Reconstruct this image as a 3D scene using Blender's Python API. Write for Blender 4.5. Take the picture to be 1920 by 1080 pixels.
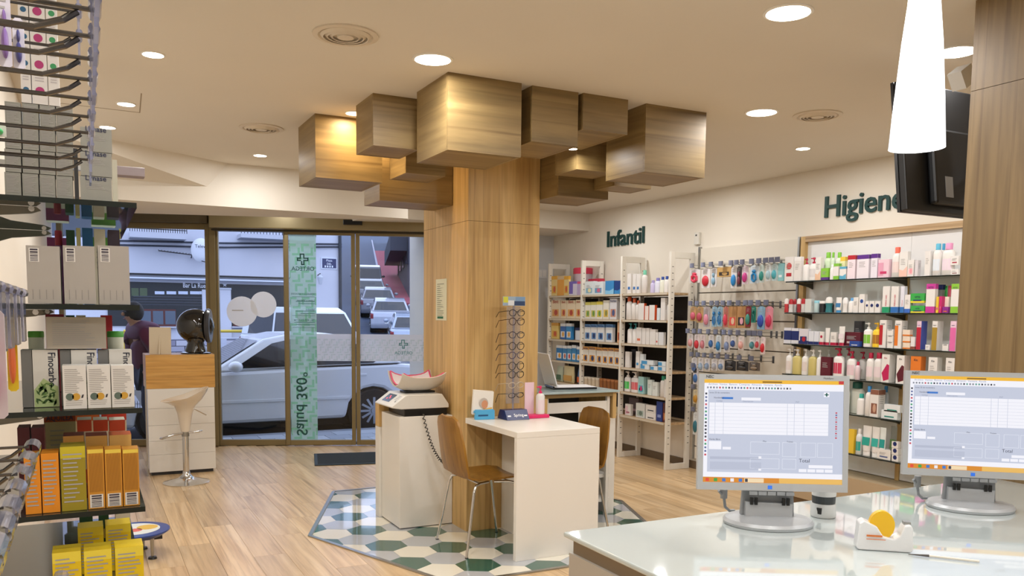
import bpy, math, random
import numpy as np
from mathutils import Vector, Matrix

for o in list(bpy.data.objects):
    bpy.data.objects.remove(o)
SC = bpy.context.scene
COL = SC.collection
random.seed(7)

# ------------------------------------------------------------------ camera
FPX, YAW, PITCH, ROLL, YPP, EYE = 1548.438, -0.4755805, 0.0886005, 0.0109169, 726.93, 1.47
def _rot():
    cy, sy = math.cos(YAW), math.sin(YAW); Rz = np.array([[cy, sy, 0], [-sy, cy, 0], [0, 0, 1]])
    M = np.array([[1, 0, 0], [0, 0, -1], [0, 1, 0.]])
    cp, sp = math.cos(PITCH), math.sin(PITCH); Rx = np.array([[1, 0, 0], [0, cp, -sp], [0, sp, cp]])
    cr, sr = math.cos(ROLL), math.sin(ROLL); Rr = np.array([[cr, -sr, 0], [sr, cr, 0], [0, 0, 1]])
    return Rr @ Rx @ M @ Rz
CR = _rot()
cd = bpy.data.cameras.new('camera'); cam = bpy.data.objects.new('camera', cd); COL.objects.link(cam)
cd.sensor_width = 36; cd.lens = FPX / 1920 * 36; cd.shift_y = (YPP - 540) / 1920; cd.clip_start = .02; cd.clip_end = 600
mw = Matrix.Identity(4)
for i in range(3):
    mw[i][0] = CR[0][i]; mw[i][1] = -CR[1][i]; mw[i][2] = -CR[2][i]
mw[2][3] = EYE
cam.matrix_world = mw
SC.camera = cam

# ------------------------------------------------------------------ world, exposure
w = bpy.data.worlds.new('world'); SC.world = w; w.use_nodes = True
bg = w.node_tree.nodes['Background']; bg.inputs[0].default_value = (.6, .68, 1, 1); bg.inputs[1].default_value = 1.65
vs = SC.view_settings
vs.view_transform = 'Standard'; vs.look = 'None'; vs.gamma = 1; vs.use_curve_mapping = False; vs.exposure = 0.5
LAMP_BIG, LAMP_SMALL = 8.0, 4.5

# measuring helpers: where a sight line of the photograph meets a known plane of the room
def ray(x, y): return CR.T @ np.array([(x - 960) / FPX, (y - YPP) / FPX, 1.])
def onz(x, y, z):
    d = ray(x, y); t = (z - EYE) / d[2]; return (d[0] * t, d[1] * t, z)
def onx(x, y, X):
    d = ray(x, y); t = X / d[0]; return (X, d[1] * t, EYE + d[2] * t)
def ony(x, y, Y):
    d = ray(x, y); t = Y / d[1]; return (d[0] * t, Y, EYE + d[2] * t)
def proj(X, Y, Z):
    c = CR @ np.array([X, Y, Z - EYE]); return 960 + FPX * c[0] / c[2], YPP + FPX * c[1] / c[2]
def ztop(X, Y, py):
    lo, hi = -4., 8.
    for _ in range(40):
        m = (lo + hi) / 2
        if proj(X, Y, m)[1] > py: lo = m
        else: hi = m
    return lo

# ------------------------------------------------------------------ materials
def lin(h):
    h = h.lstrip('#'); c = [int(h[i:i + 2], 16) / 255 for i in (0, 2, 4)]
    return tuple(x / 12.92 if x <= .04045 else ((x + .055) / 1.055) ** 2.4 for x in c) + (1,)
MC = {}
def newmat(name):
    m = bpy.data.materials.new(name); m.use_nodes = True
    return m, m.node_tree, m.node_tree.nodes['Principled BSDF']
def M(hexc, rough=.5, metal=0., emit=0., trans=0., coat=0.):
    k = (hexc, rough, metal, emit, trans, coat)
    if k in MC: return MC[k]
    m, nt, b = newmat('paint_' + hexc.strip('#'))
    c = lin(hexc); b.inputs['Base Color'].default_value = c
    b.inputs['Roughness'].default_value = rough; b.inputs['Metallic'].default_value = metal
    b.inputs['Coat Weight'].default_value = coat
    if emit: b.inputs['Emission Color'].default_value = c; b.inputs['Emission Strength'].default_value = emit
    if trans: b.inputs['Transmission Weight'].default_value = trans
    MC[k] = m; return m
def thin(name, hexc, opac, rough=.05, spec=1.0):
    """thin sheet: part see-through, part body colour, with a reflecting surface"""
    k = ('thin', name)
    if k in MC: return MC[k]
    m, nt, b = newmat(name); N = nt.nodes; L = nt.links; N.remove(b)
    out = N['Material Output']; t = N.new('ShaderNodeBsdfTransparent'); d = N.new('ShaderNodeBsdfDiffuse')
    tl = N.new('ShaderNodeBsdfTranslucent'); g = N.new('ShaderNodeBsdfGlossy'); f = N.new('ShaderNodeFresnel')
    a = N.new('ShaderNodeMixShader'); a2 = N.new('ShaderNodeMixShader'); b2 = N.new('ShaderNodeMixShader')
    d.inputs[0].default_value = lin(hexc); tl.inputs[0].default_value = lin(hexc)
    c = lin(hexc); t.inputs[0].default_value = tuple(.6 + .4 * x for x in c[:3]) + (1,)
    a2.inputs[0].default_value = .45; L.new(d.outputs[0], a2.inputs[1]); L.new(tl.outputs[0], a2.inputs[2])
    a.inputs[0].default_value = opac; L.new(t.outputs[0], a.inputs[1]); L.new(a2.outputs[0], a.inputs[2])
    g.inputs['Roughness'].default_value = rough; f.inputs[0].default_value = 1.45
    mu = N.new('ShaderNodeMath'); mu.operation = 'MULTIPLY'; mu.inputs[1].default_value = spec
    L.new(f.outputs[0], mu.inputs[0]); L.new(mu.outputs[0], b2.inputs[0])
    L.new(a.outputs[0], b2.inputs[1]); L.new(g.outputs[0], b2.inputs[2]); L.new(b2.outputs[0], out.inputs[0])
    MC[k] = m; return m
def wood(name, c1, c2, c3, axis='z', scale=1., rough=.45, byobj=False):
    m, nt, b = newmat(name); N = nt.nodes; L = nt.links
    tc = N.new('ShaderNodeTexCoord'); mp = N.new('ShaderNodeMapping')
    s = {'x': (.55, 9, 9), 'y': (9, .55, 9), 'z': (9, 9, .55)}[axis]
    mp.inputs['Scale'].default_value = [v * scale for v in s]
    src = tc.outputs['Object']
    if byobj:
        oi = N.new('ShaderNodeObjectInfo'); ad = N.new('ShaderNodeVectorMath'); ad.operation = 'ADD'
        sc = N.new('ShaderNodeVectorMath'); sc.operation = 'SCALE'; sc.inputs['Scale'].default_value = 37
        cb = N.new('ShaderNodeCombineXYZ')
        for i in range(3): L.new(oi.outputs['Random'], cb.inputs[i])
        L.new(cb.outputs[0], sc.inputs[0]); L.new(src, ad.inputs[0]); L.new(sc.outputs[0], ad.inputs[1]); src = ad.outputs[0]
    L.new(src, mp.inputs[0])
    n1 = N.new('ShaderNodeTexNoise'); n1.inputs['Scale'].default_value = 1.3; n1.inputs['Detail'].default_value = 5; n1.inputs['Distortion'].default_value = 1.6
    n2 = N.new('ShaderNodeTexNoise'); n2.inputs['Scale'].default_value = 7; n2.inputs['Detail'].default_value = 4
    L.new(mp.outputs[0], n1.inputs[0]); L.new(mp.outputs[0], n2.inputs[0])
    r = N.new('ShaderNodeValToRGB'); e = r.color_ramp.elements
    e[0].position = .3; e[0].color = lin(c1); e[1].position = .7; e[1].color = lin(c3)
    x = r.color_ramp.elements.new(.5); x.color = lin(c2)
    L.new(n1.outputs[0], r.inputs[0])
    mx = N.new('ShaderNodeMix'); mx.data_type = 'RGBA'; mx.blend_type = 'MULTIPLY'; mx.inputs[0].default_value = .35
    r2 = N.new('ShaderNodeValToRGB'); r2.color_ramp.elements[0].position = .3; r2.color_ramp.elements[0].color = (.55, .5, .45, 1); r2.color_ramp.elements[1].position = .55; r2.color_ramp.elements[1].color = (1, 1, 1, 1)
    L.new(n2.outputs[0], r2.inputs[0]); L.new(r.outputs[0], mx.inputs[6]); L.new(r2.outputs[0], mx.inputs[7])
    # a few knots
    kn = N.new('ShaderNodeTexVoronoi'); kn.inputs['Scale'].default_value = .8
    L.new(mp.outputs[0], kn.inputs['Vector'])
    kr = N.new('ShaderNodeValToRGB'); kr.color_ramp.elements[0].position = .03; kr.color_ramp.elements[0].color = (.45, .35, .25, 1); kr.color_ramp.elements[1].position = .12; kr.color_ramp.elements[1].color = (1, 1, 1, 1)
    L.new(kn.outputs['Distance'], kr.inputs[0])
    mk = N.new('ShaderNodeMix'); mk.data_type = 'RGBA'; mk.blend_type = 'MULTIPLY'; mk.inputs[0].default_value = .6
    L.new(mx.outputs[2], mk.inputs[6]); L.new(kr.outputs[0], mk.inputs[7])
    last = mk.outputs[2]
    # fine dark grain lines
    mp3 = N.new('ShaderNodeMapping'); mp3.inputs['Scale'].default_value = [v * scale * (5 if v > 1 else 1.2) for v in s]; L.new(src, mp3.inputs[0])
    n3 = N.new('ShaderNodeTexNoise'); n3.inputs['Scale'].default_value = 1.1; n3.inputs['Detail'].default_value = 6; n3.inputs['Roughness'].default_value = .65; L.new(mp3.outputs[0], n3.inputs[0])
    r3 = N.new('ShaderNodeValToRGB'); r3.color_ramp.elements[0].position = .30; r3.color_ramp.elements[0].color = (.5, .42, .34, 1); r3.color_ramp.elements[1].position = .46; r3.color_ramp.elements[1].color = (1, 1, 1, 1)
    L.new(n3.outputs[0], r3.inputs[0]); mg = N.new('ShaderNodeMix'); mg.data_type = 'RGBA'; mg.blend_type = 'MULTIPLY'; mg.inputs[0].default_value = .75
    L.new(last, mg.inputs[6]); L.new(r3.outputs[0], mg.inputs[7]); last = mg.outputs[2]
    if byobj:
        hs = N.new('ShaderNodeHueSaturation'); mr = N.new('ShaderNodeMapRange')
        mr.inputs[3].default_value = .86; mr.inputs[4].default_value = 1.12
        L.new(oi.outputs['Random'], mr.inputs[0]); L.new(mr.outputs[0], hs.inputs['Value']); L.new(last, hs.inputs['Color']); last = hs.outputs[0]
    L.new(last, b.inputs['Base Color']); b.inputs['Roughness'].default_value = rough
    bp = N.new('ShaderNodeBump'); bp.inputs['Strength'].default_value = .06; bp.inputs['Distance'].default_value = .002
    L.new(n2.outputs[0], bp.inputs['Height']); L.new(bp.outputs[0], b.inputs['Normal'])
    return m
def plaster(name, hexc, rough=.8, bump=.08, scale=60, var=.04):
    m, nt, b = newmat(name); N = nt.nodes; L = nt.links
    tc = N.new('ShaderNodeTexCoord'); n = N.new('ShaderNodeTexNoise'); n.inputs['Scale'].default_value = scale; n.inputs['Detail'].default_value = 3
    n2 = N.new('ShaderNodeTexNoise'); n2.inputs['Scale'].default_value = 1.2
    L.new(tc.outputs['Object'], n.inputs[0]); L.new(tc.outputs['Object'], n2.inputs[0])
    hs = N.new('ShaderNodeHueSaturation'); hs.inputs['Color'].default_value = lin(hexc)
    mr = N.new('ShaderNodeMapRange'); mr.inputs[3].default_value = 1 - var; mr.inputs[4].default_value = 1 + var
    L.new(n2.outputs[0], mr.inputs[0]); L.new(mr.outputs[0], hs.inputs['Value']); L.new(hs.outputs[0], b.inputs['Base Color'])
    bp = N.new('ShaderNodeBump'); bp.inputs['Strength'].default_value = bump; bp.inputs['Distance'].default_value = .003
    L.new(n.outputs[0], bp.inputs['Height']); L.new(bp.outputs[0], b.inputs['Normal']); b.inputs['Roughness'].default_value = rough
    return m
OAK_Z = wood('oak_upright_lit', '#bd985e', '#ceaa6e', '#d8b67c', 'z', .6)  # oak lightened in colour to stand in for light on the column
OAK_X = wood('oak_across_shaded', '#74603c', '#8a7248', '#9c8456', 'x', .6)  # darker copy of the oak, carrying the ceiling cubes' shade in its colour
OAK_Y = wood('oak_side_shaded', '#74603c', '#8a7248', '#9c8456', 'y', .6)  # same darkened oak with turned grain, for the shaded cube sides
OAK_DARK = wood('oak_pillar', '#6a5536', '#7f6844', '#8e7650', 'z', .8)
OAK_BAR = wood('oak_bar', '#bd8a45', '#cf9c52', '#dcae68', 'x', .8, .35)
PLYW = wood('chair_ply', '#7c5418', '#8f6420', '#9c702c', 'z', .7, .3)
BOARD = wood('shelf_board', '#a98a62', '#bfa078', '#cdb08a', 'y', 1.)
PLANK = wood('floor_plank', '#c4a276', '#d6b68a', '#e4c8a0', 'y', .7, .3, True)
WHITE = plaster('white_lacquer', '#e6e2da', .3, .0)
WALLM = plaster('wall_paint', '#e6dfd2', .8)
CEILM = plaster('ceiling_paint', '#ded7cb', .9)
CHROME = M('#d8d8d8', .12, 1.); STEEL = M('#a8a8a6', .3, 1.); BLACK = M('#0c0c0e', .3); DARK = M('#2a2a2c', .5)
BRONZE = M('#8a7a55', .4, .45)
GLASS = thin('pane_glass', '#eef6f4', .0, .01, .55)
SHELFGLASS = thin('shelf_glass', '#cfe3da', .10, .02, 1.3)
CLEAR = thin('clear_plastic', '#c9cde8', .32, .08, 1.2)
BAG = thin('clear_bag', '#dcdce4', .22, .1, 1.5)

# ------------------------------------------------------------------ text outlines (flat lettering)
TXT = {}
def textmesh(s, bold=0.0):
    k = (s, bold)
    if k in TXT: return TXT[k]
    c = bpy.data.curves.new('lettering', 'FONT'); c.body = s; c.size = 1; c.offset = bold; c.resolution_u = 3
    o = bpy.data.objects.new('lettering', c); COL.objects.link(o)
    dg = bpy.context.evaluated_depsgraph_get(); me = o.evaluated_get(dg).to_mesh()
    v = [(p.co.x, p.co.y) for p in me.vertices]; f = [tuple(p.vertices) for p in me.polygons]
    o.evaluated_get(dg).to_mesh_clear(); bpy.data.objects.remove(o); bpy.data.curves.remove(c)
    xs = [p[0] for p in v] or [0]; x0, x1 = min(xs), max(xs)
    TXT[k] = ([((p[0] - x0), p[1]) for p in v], f, x1 - x0); return TXT[k]

# ------------------------------------------------------------------ mesh builder
class MB:
    def __init__(s): s.v = []; s.f = []; s.mi = []; s.ms = []
    def mat(s, m):
        if m not in s.ms: s.ms.append(m)
        return s.ms.index(m)
    def add(s, vs, fs, m):
        n = len(s.v); s.v += [tuple(map(float, p)) for p in vs]; i = s.mat(m)
        for f in fs: s.f.append(tuple(n + j for j in f)); s.mi.append(i)
        return s
    def box(s, x0, x1, y0, y1, z0, z1, m, sides=None):
        vs = [(x0, y0, z0), (x1, y0, z0), (x1, y1, z0), (x0, y1, z0), (x0, y0, z1), (x1, y0, z1), (x1, y1, z1), (x0, y1, z1)]
        fs = [(3, 2, 1, 0), (4, 5, 6, 7), (0, 1, 5, 4), (1, 2, 6, 5), (2, 3, 7, 6), (3, 0, 4, 7)]
        if sides is None: return s.add(vs, fs, m)
        n = len(s.v); s.v += vs; i = s.mat(m); j = s.mat(sides)
        for k, f in enumerate(fs): s.f.append(tuple(n + q for q in f)); s.mi.append(i if k < 2 else j)
        return s
    def obox(s, c, ax, ay, az, m):
        """box with centre c and half-axis vectors"""
        c, ax, ay, az = map(Vector, (c, ax, ay, az)); vs = []
        for k in (-1, 1):
            for i, j in ((-1, -1), (1, -1), (1, 1), (-1, 1)): vs.append(c + ax * i + ay * j + az * k)
        return s.add(vs, [(3, 2, 1, 0), (4, 5, 6, 7), (0, 1, 5, 4), (1, 2, 6, 5), (2, 3, 7, 6), (3, 0, 4, 7)], m)
    def poly(s, pts, m): return s.add(pts, [tuple(range(len(pts)))], m)
    def prism(s, pts, a, b, m, axis='z', cap=None):
        n = len(pts)
        def P(p, t): return {'z': (p[0], p[1], t), 'y': (p[0], t, p[1]), 'x': (t, p[0], p[1])}[axis]
        vs = [P(p, a) for p in pts] + [P(p, b) for p in pts]
        s.add(vs, [(i, (i + 1) % n, n + (i + 1) % n, n + i) for i in range(n)], m)
        k = len(s.v) - 2 * n; c = s.mat(cap or m)
        s.f += [tuple(k + i for i in reversed(range(n))), tuple(k + n + i for i in range(n))]; s.mi += [c, c]
        return s
    def cyl(s, p0, p1, r0, r1, m, n=12, caps=True):
        p0, p1 = Vector(p0), Vector(p1); d = (p1 - p0).normalized()
        a = d.orthogonal().normalized(); b = d.cross(a); vs = []
        for p, r in ((p0, r0), (p1, r1)):
            for i in range(n):
                t = 2 * math.pi * i / n; vs.append(p + a * (r * math.cos(t)) + b * (r * math.sin(t)))
        fs = [(i, (i + 1) % n, n + (i + 1) % n, n + i) for i in range(n)]
        if caps: fs += [tuple(reversed(range(n))), tuple(range(n, 2 * n))]
        return s.add(vs, fs, m)
    def lathe(s, prof, m, n=14, c=(0, 0, 0), sx=1, sy=1, mats=None, axis='z'):
        k = len(s.v); 
        for r, z in prof:
            for i in range(n):
                t = 2 * math.pi * i / n; x, y = r * sx * math.cos(t), r * sy * math.sin(t)
                p = (x, y, z) if axis == 'z' else ((x, -z, y) if axis == 'y' else (z, x, y))
                s.v.append((c[0] + p[0], c[1] + p[1], c[2] + p[2]))
        for j in range(len(prof) - 1):
            q = s.mat(mats[j] if mats else m)
            for i in range(n):
                s.f.append((k + j * n + i, k + j * n + (i + 1) % n, k + (j + 1) * n + (i + 1) % n, k + (j + 1) * n + i)); s.mi.append(q)
        s.f.append(tuple(k + i for i in reversed(range(n)))); s.mi.append(s.mat(mats[0] if mats else m))
        s.f.append(tuple(k + (len(prof) - 1) * n + i for i in range(n))); s.mi.append(s.mat(mats[-1] if mats else m))
        return s
    def tube(s, pts, r, m, n=8):
        pts = [Vector(p) for p in pts]; k = len(s.v); L = len(pts); up = None; i0 = s.mat(m)
        for j, p in enumerate(pts):
            d = ((pts[min(j + 1, L - 1)] - pts[max(j - 1, 0)])).normalized()
            if up is None: up = d.orthogonal().normalized()
            up = (up - d * up.dot(d)); up = up.normalized() if up.length > 1e-6 else d.orthogonal().normalized(); b = d.cross(up)
            rr = r[j] if isinstance(r, (list, tuple)) else r
            for i in range(n):
                t = 2 * math.pi * i / n; s.v.append(tuple(p + up * (rr * math.cos(t)) + b * (rr * math.sin(t))))
        for j in range(L - 1):
            for i in range(n): s.f.append((k + j * n + i, k + j * n + (i + 1) % n, k + (j + 1) * n + (i + 1) % n, k + (j + 1) * n + i)); s.mi.append(i0)
        s.f.append(tuple(k + i for i in reversed(range(n)))); s.f.append(tuple(k + (L - 1) * n + i for i in range(n))); s.mi += [i0, i0]
        return s
    def ell(s, c, r, m, n=12, k=8, z0=-1., z1=1.):
        a0, a1 = math.asin(z0), math.asin(z1); pr = []
        for j in range(k + 1):
            a = a0 + (a1 - a0) * j / k; pr.append((max(math.cos(a), 1e-3), math.sin(a) * r[2]))
        return s.lathe(pr, m, n, c, r[0], r[1])
    def text(s, t, o, u, v, h, m, align='l', bold=0.0, maxw=None):
        vs, fs, wd = textmesh(t, bold); o, u, v = Vector(o), Vector(u).normalized(), Vector(v).normalized()
        hx = h
        if maxw and wd * h > maxw: hx = maxw / wd
        dx = {'l': 0, 'c': -wd / 2, 'r': -wd}[align]
        return s.add([o + u * ((p[0] + dx) * hx) + v * (p[1] * h) for p in vs], fs, m)
    def mesh(s, name, smooth=None):
        me = bpy.data.meshes.new(name); me.from_pydata(s.v, [], s.f)
        for m in s.ms: me.materials.append(m)
        me.polygons.foreach_set('material_index', s.mi); me.update()
        if smooth is not None:
            me.polygons.foreach_set('use_smooth', [True] * len(me.polygons)); me.set_sharp_from_angle(angle=math.radians(smooth))
        return me
    def build(s, name, parent=None, smooth=None, loc=(0, 0, 0), rz=0, bevel=0):
        o = bpy.data.objects.new(name, s.mesh(name, smooth)); COL.objects.link(o); o.parent = parent; o.location = loc; o.rotation_euler = (0, 0, rz)
        if bevel:
            b = o.modifiers.new('edge', 'BEVEL'); b.width = bevel; b.segments = 2; b.limit_method = 'ANGLE'
        return o
def tag(o, label=None, cat=None, group=None, kind=None):
    if label: o['label'] = label
    if cat: o['category'] = cat
    if group: o['group'] = group
    if kind: o['kind'] = kind
    return o
def thing(name, label, cat, loc=(0, 0, 0), rz=0, group=None):
    o = bpy.data.objects.new(name, None); COL.objects.link(o); o.location = loc; o.rotation_euler = (0, 0, rz)
    o.empty_display_size = .1
    return tag(o, label, cat, group)
def copy_tree(o, parent=None):
    c = o.copy(); COL.objects.link(c); c.parent = parent
    for ch in list(o.children): copy_tree(ch, c)
    return c
def struct(o): o['kind'] = 'structure'; return o

# ================================================================== THE ROOM
CZ = 2.64
FD = (1.256, 9.46); FX, FY = .9273, -.3743; FRZ = math.atan2(FY, FX)
def facy(x): return FD[1] + (x - FD[0]) * FY / FX if x < 3.42 else 9.0
XL, XR, YB = -.3, 5.2, -3.0
fl = MB(); fl.prism([(XL, YB), (XR, YB), (XR, 9.0), (3.42, 9.0), (3.42, facy(3.41)), (XL, facy(XL))], -.12, -.007, M('#a88660', .7))
floor = struct(fl.build('floor'))
# planks run along y
PWD, PLN = .192, 1.285
plank_mesh = {}
nx = 0; x = XL
while x < XR - .01:
    y = YB + .3 + (nx * .43) % PLN - PLN; x1 = min(x + PWD, XR)
    while True:
        ya, yb = max(y, 1.2), min(y + PLN, min(facy(x), facy(x1)) - .005)
        if y > 9.2: break
        if yb - ya > .05:
            corners = [(x, ya), (x1, ya), (x1, yb), (x, yb)]
            inside = all(1.45 < c[0] < 3.55 and 4.5 < c[1] < 6.2 for c in corners)
            if not inside:
                k = (round(x1 - x, 3), round(yb - ya, 3))
                if k not in plank_mesh:
                    w_, l_ = k; b = MB(); e = .0005; t = .001
                    lo = [(e, e, -.0065), (w_ - e, e, -.0065), (w_ - e, l_ - e, -.0065), (e, l_ - e, -.0065)]
                    mi = [(p[0], p[1], -t) for p in lo]
                    hi = [(2 * e, 2 * e, 0), (w_ - 2 * e, 2 * e, 0), (w_ - 2 * e, l_ - 2 * e, 0), (2 * e, l_ - 2 * e, 0)]
                    fs = [(8, 9, 10, 11)]
                    for a in (0, 4): fs += [(a + i, a + (i + 1) % 4, a + 4 + (i + 1) % 4, a + 4 + i) for i in range(4)]
                    b.add(lo + mi + hi, fs, PLANK); plank_mesh[k] = b.mesh('plank')
                o = bpy.data.objects.new('plank', plank_mesh[k]); COL.objects.link(o); o.parent = floor; o.location = (x, ya, 0)
        y += PLN
    nx += 1; x += PWD
b = MB(); b.box(XL, XR, YB, 1.2, -.0065, 0, PLANK); b.build('plank_field', floor)['kind'] = 'stuff'

# hexagon tile carpet round the column
ZONE = [(1.265, 5.34), (1.735, 4.045), (3.265, 4.045), (3.735, 5.34), (3.235, 6.61), (1.765, 6.61)]
def clip(poly, zone):
    out = poly
    for i in range(len(zone)):
        a, c = zone[i], zone[(i + 1) % len(zone)]; inp = out; out = []
        def side(p): return (c[0] - a[0]) * (p[1] - a[1]) - (c[1] - a[1]) * (p[0] - a[0])
        for j in range(len(inp)):
            p, q = inp[j], inp[(j + 1) % len(inp)]; sp, sq = side(p), side(q)
            if sp >= 0: out.append(p)
            if sp * sq < 0:
                t = sp / (sp - sq); out.append((p[0] + (q[0] - p[0]) * t, p[1] + (q[1] - p[1]) * t))
        if not out: return []
    return out
b = MB(); b.prism(ZONE, -.006, .0022, M('#a9a9a6', .8)); b.build('tile_bed', floor)
TCOL = [M('#17564a', .12, coat=.5), M('#aeb2b6', .12, coat=.5), M('#e4dfcf', .12, coat=.5)]
A = .237; Rr = A / math.sqrt(3) - .001
ctr = (2.5, 5.33)
inner = [(ctr[0] + (p[0] - ctr[0]) * .985, ctr[1] + (p[1] - ctr[1]) * .985) for p in ZONE]
hexfull = {}
for i in range(-12, 14):
    for j in range(-3, 14):
        cx, cy = 2.0 + A * i + A / 2 * j, 4.292 + A * math.sqrt(3) / 2 * j
        pts = [(cx + Rr * math.cos(math.radians(30 + 60 * k)), cy + Rr * math.sin(math.radians(30 + 60 * k))) for k in range(6)]
        pc = clip(pts, inner)
        if len(pc) < 3: continue
        full = len(pc) == 6 and all(abs(pc[k][0] - pts[k][0]) < 1e-6 for k in range(6)); ci = (i - j) % 3
        if full and ci in hexfull: me = hexfull[ci]
        else:
            q = MB(); q.prism([(p[0] - cx, p[1] - cy) for p in pc], 0, .003, TCOL[ci]); me = q.mesh('hexagon_tile')
            if full: hexfull[ci] = me
        o = bpy.data.objects.new('hexagon_tile', me); COL.objects.link(o); o.parent = floor; o.location = (cx, cy, .0015)
for k in range(6):
    p, q = Vector(ZONE[k] + (0,)), Vector(ZONE[(k + 1) % 6] + (0,)); d = (q - p).normalized(); n = Vector((-d.y, d.x, 0))
    b = MB(); b.obox((p + q) / 2 + Vector((0, 0, .003)), (q - p) / 2, n * .013, (0, 0, .005), STEEL); b.build('metal_edge_strip', floor)

# ceiling, walls
b = MB(); b.prism([(XL - .15, YB - .1), (XR + .15, YB - .1), (XR + .15, 9.15), (3.42, 9.15), (3.42, facy(3.41) + .12), (XL - .15, facy(XL) + .15)], CZ, CZ + .12, CEILM); struct(b.build('ceiling'))
b = MB(); b.box(XR, XR + .15, YB - .1, 9.15, -.12, CZ, WALLM); struct(b.build('wall_right'))
b = MB(); b.box(XL - .15, XL, YB - .1, facy(XL) + .2, -.12, CZ, WALLM); struct(b.build('wall_left'))
b = MB(); b.box(XL, XR, YB - .1, YB, -.12, CZ, WALLM); struct(b.build('wall_rear'))
b = MB(); b.box(3.42, XR, 9.0, 9.15, -.12, CZ, plaster('wall_paint_daylit', '#cfd2d8', .8)); b.box(3.36, 3.42, facy(3.36) - .05, 9.15, -.12, CZ, WALLM); struct(b.build('wall_back'))  # bluish cast of daylight is mixed into the back wall's colour
b = MB(); b.box(XR - .012, XR, YB, 9.0, 0, .075, M('#6b5a44', .5)); struct(b.build('baseboard_right'))
zr = 2.44
b = MB(); b.box(2.55, XR, 8.2, 9.0, zr, CZ, CEILM); struct(b.build('soffit_right'))
pa, pb = onz(403, 404, 2.3), onz(794, 414.5, 2.3)
sl = (pb[1] - pa[1]) / (pb[0] - pa[0])
b = MB(); b.prism([(XL, 6.99), (2.55, 6.99), (2.55, pa[1] + (2.55 - pa[0]) * sl), (XL, pa[1] + (XL - pa[0]) * sl)], 2.3, CZ, CEILM); struct(b.build('soffit_left'))
b = MB(); Aw, Bw, Cw, Dw = (1.044, 6.99, CZ), (.878, 6.99, 2.447), (XL, 6.99, 2.455), (XL, 6.15, CZ)
b.add([Aw, Bw, Cw, Dw], [(3, 2, 1), (3, 1, 0)], CEILM); struct(b.build('ceiling_slope'))
# access hatch outline on the ceiling
b = MB(); h0 = onz(265, 175, CZ); h1 = onz(262, 211, CZ); h2 = onz(110, 193, CZ)
for p, q in ((h0, h1), (h1, h2)):
    p, q = Vector(p), Vector(q); d = (q - p); n = Vector((-d.y, d.x, 0)).normalized()
    b.obox((p + q) / 2 - Vector((0, 0, .0005)), d / 2, n * .003, (0, 0, .001), M('#9a8c78', .9))
tag(b.build('access_hatch'), 'thin access hatch outline in the plaster ceiling', 'hatch')

# ------------------------------------------------------------------ shop front (local x along the glass, -y indoors)
LOC = (FD[0], FD[1], 0)
def fpt(px, py, off=0.):
    """(s, z) on the glass plane"""
    r = ray(px, py); nrm = (-FY, FX); t = (nrm[0] * FD[0] + nrm[1] * FD[1] + off) / (nrm[0] * r[0] + nrm[1] * r[1])
    X, Y, Z = r[0] * t, r[1] * t, EYE + r[2] * t
    return (X - FD[0]) * FX + (Y - FD[1]) * FY, Z
def glazed(name, s0, s1, z0, z1, y, st, bot, top, label=None):
    o = bpy.data.objects.new(name, None); COL.objects.link(o); o.location = LOC; o.rotation_euler = (0, 0, FRZ); struct(o); o.empty_display_size = .1
    def bar(n, a, c, e, f): q = MB(); q.box(a, c, y - .025, y + .025, e, f, BRONZE); q.build(n, o, bevel=.003)
    bar('stile', s0, s0 + st, z0, z1); bar('stile', s1 - st, s1, z0, z1)
    bar('bottom_rail', s0 + st, s1 - st, z0, z0 + bot); bar('top_rail', s0 + st, s1 - st, z1 - top, z1)
    q = MB(); q.box(s0 + st, s1 - st, y - .003, y + .003, z0 + bot, z1 - top, GLASS); q.build('pane', o)
    return o
W1 = glazed('window_1', -1.62, -.05, .0, 2.40, 0, .05, .07, .06)
W2 = glazed('window_2', .015, .745, .0, 2.40, 0, .022, .065, .07)
D1 = glazed('door_1', .745, 1.495, .012, 2.345, -.06, .042, .055, .045)
D2 = glazed('door_2', 1.503, 2.29, .012, 2.345, -.06, .042, .055, .045)
def fbox(name, s0, s1, y0, y1, z0, z1, m, par=None, bevel=.004):
    q = MB(); q.box(s0, s1, y0, y1, z0, z1, m); o = q.build(name, par, bevel=bevel)
    if not par: o.location = LOC; o.rotation_euler = (0, 0, FRZ)
    return o
struct(fbox('trim_1', -.05, .015, -.05, .05, 0, 2.42, BRONZE))
struct(fbox('trim_2', 2.29, 2.35, -.06, .06, 0, 2.5, BRONZE))
HB = M('#8f805c', .35, .35)
hd = struct(fbox('trim_3', -.01, 2.35, -.2, .02, 2.345, 2.50, HB, bevel=.012))
struct(fbox('trim_4', -1.62, -.05, -.1, .02, 2.40, 2.52, M('#5c5138', .5)))
fbox('head_wall', -1.62, 2.35, .02, .12, 2.40, CZ + .05, WALLM)['kind'] = 'structure'
fbox('door_track', -.01, 2.35, -.1, .02, 2.325, 2.345, M('#3c3626', .5), None)['kind'] = 'structure'
s_, z_ = fpt(665, 419)
q = fbox('motion_sensor', s_ - .1, s_ + .1, -.225, -.2, 2.40, 2.452, BLACK); tag(q, 'small black motion sensor on the bronze door header', 'sensor')
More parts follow.
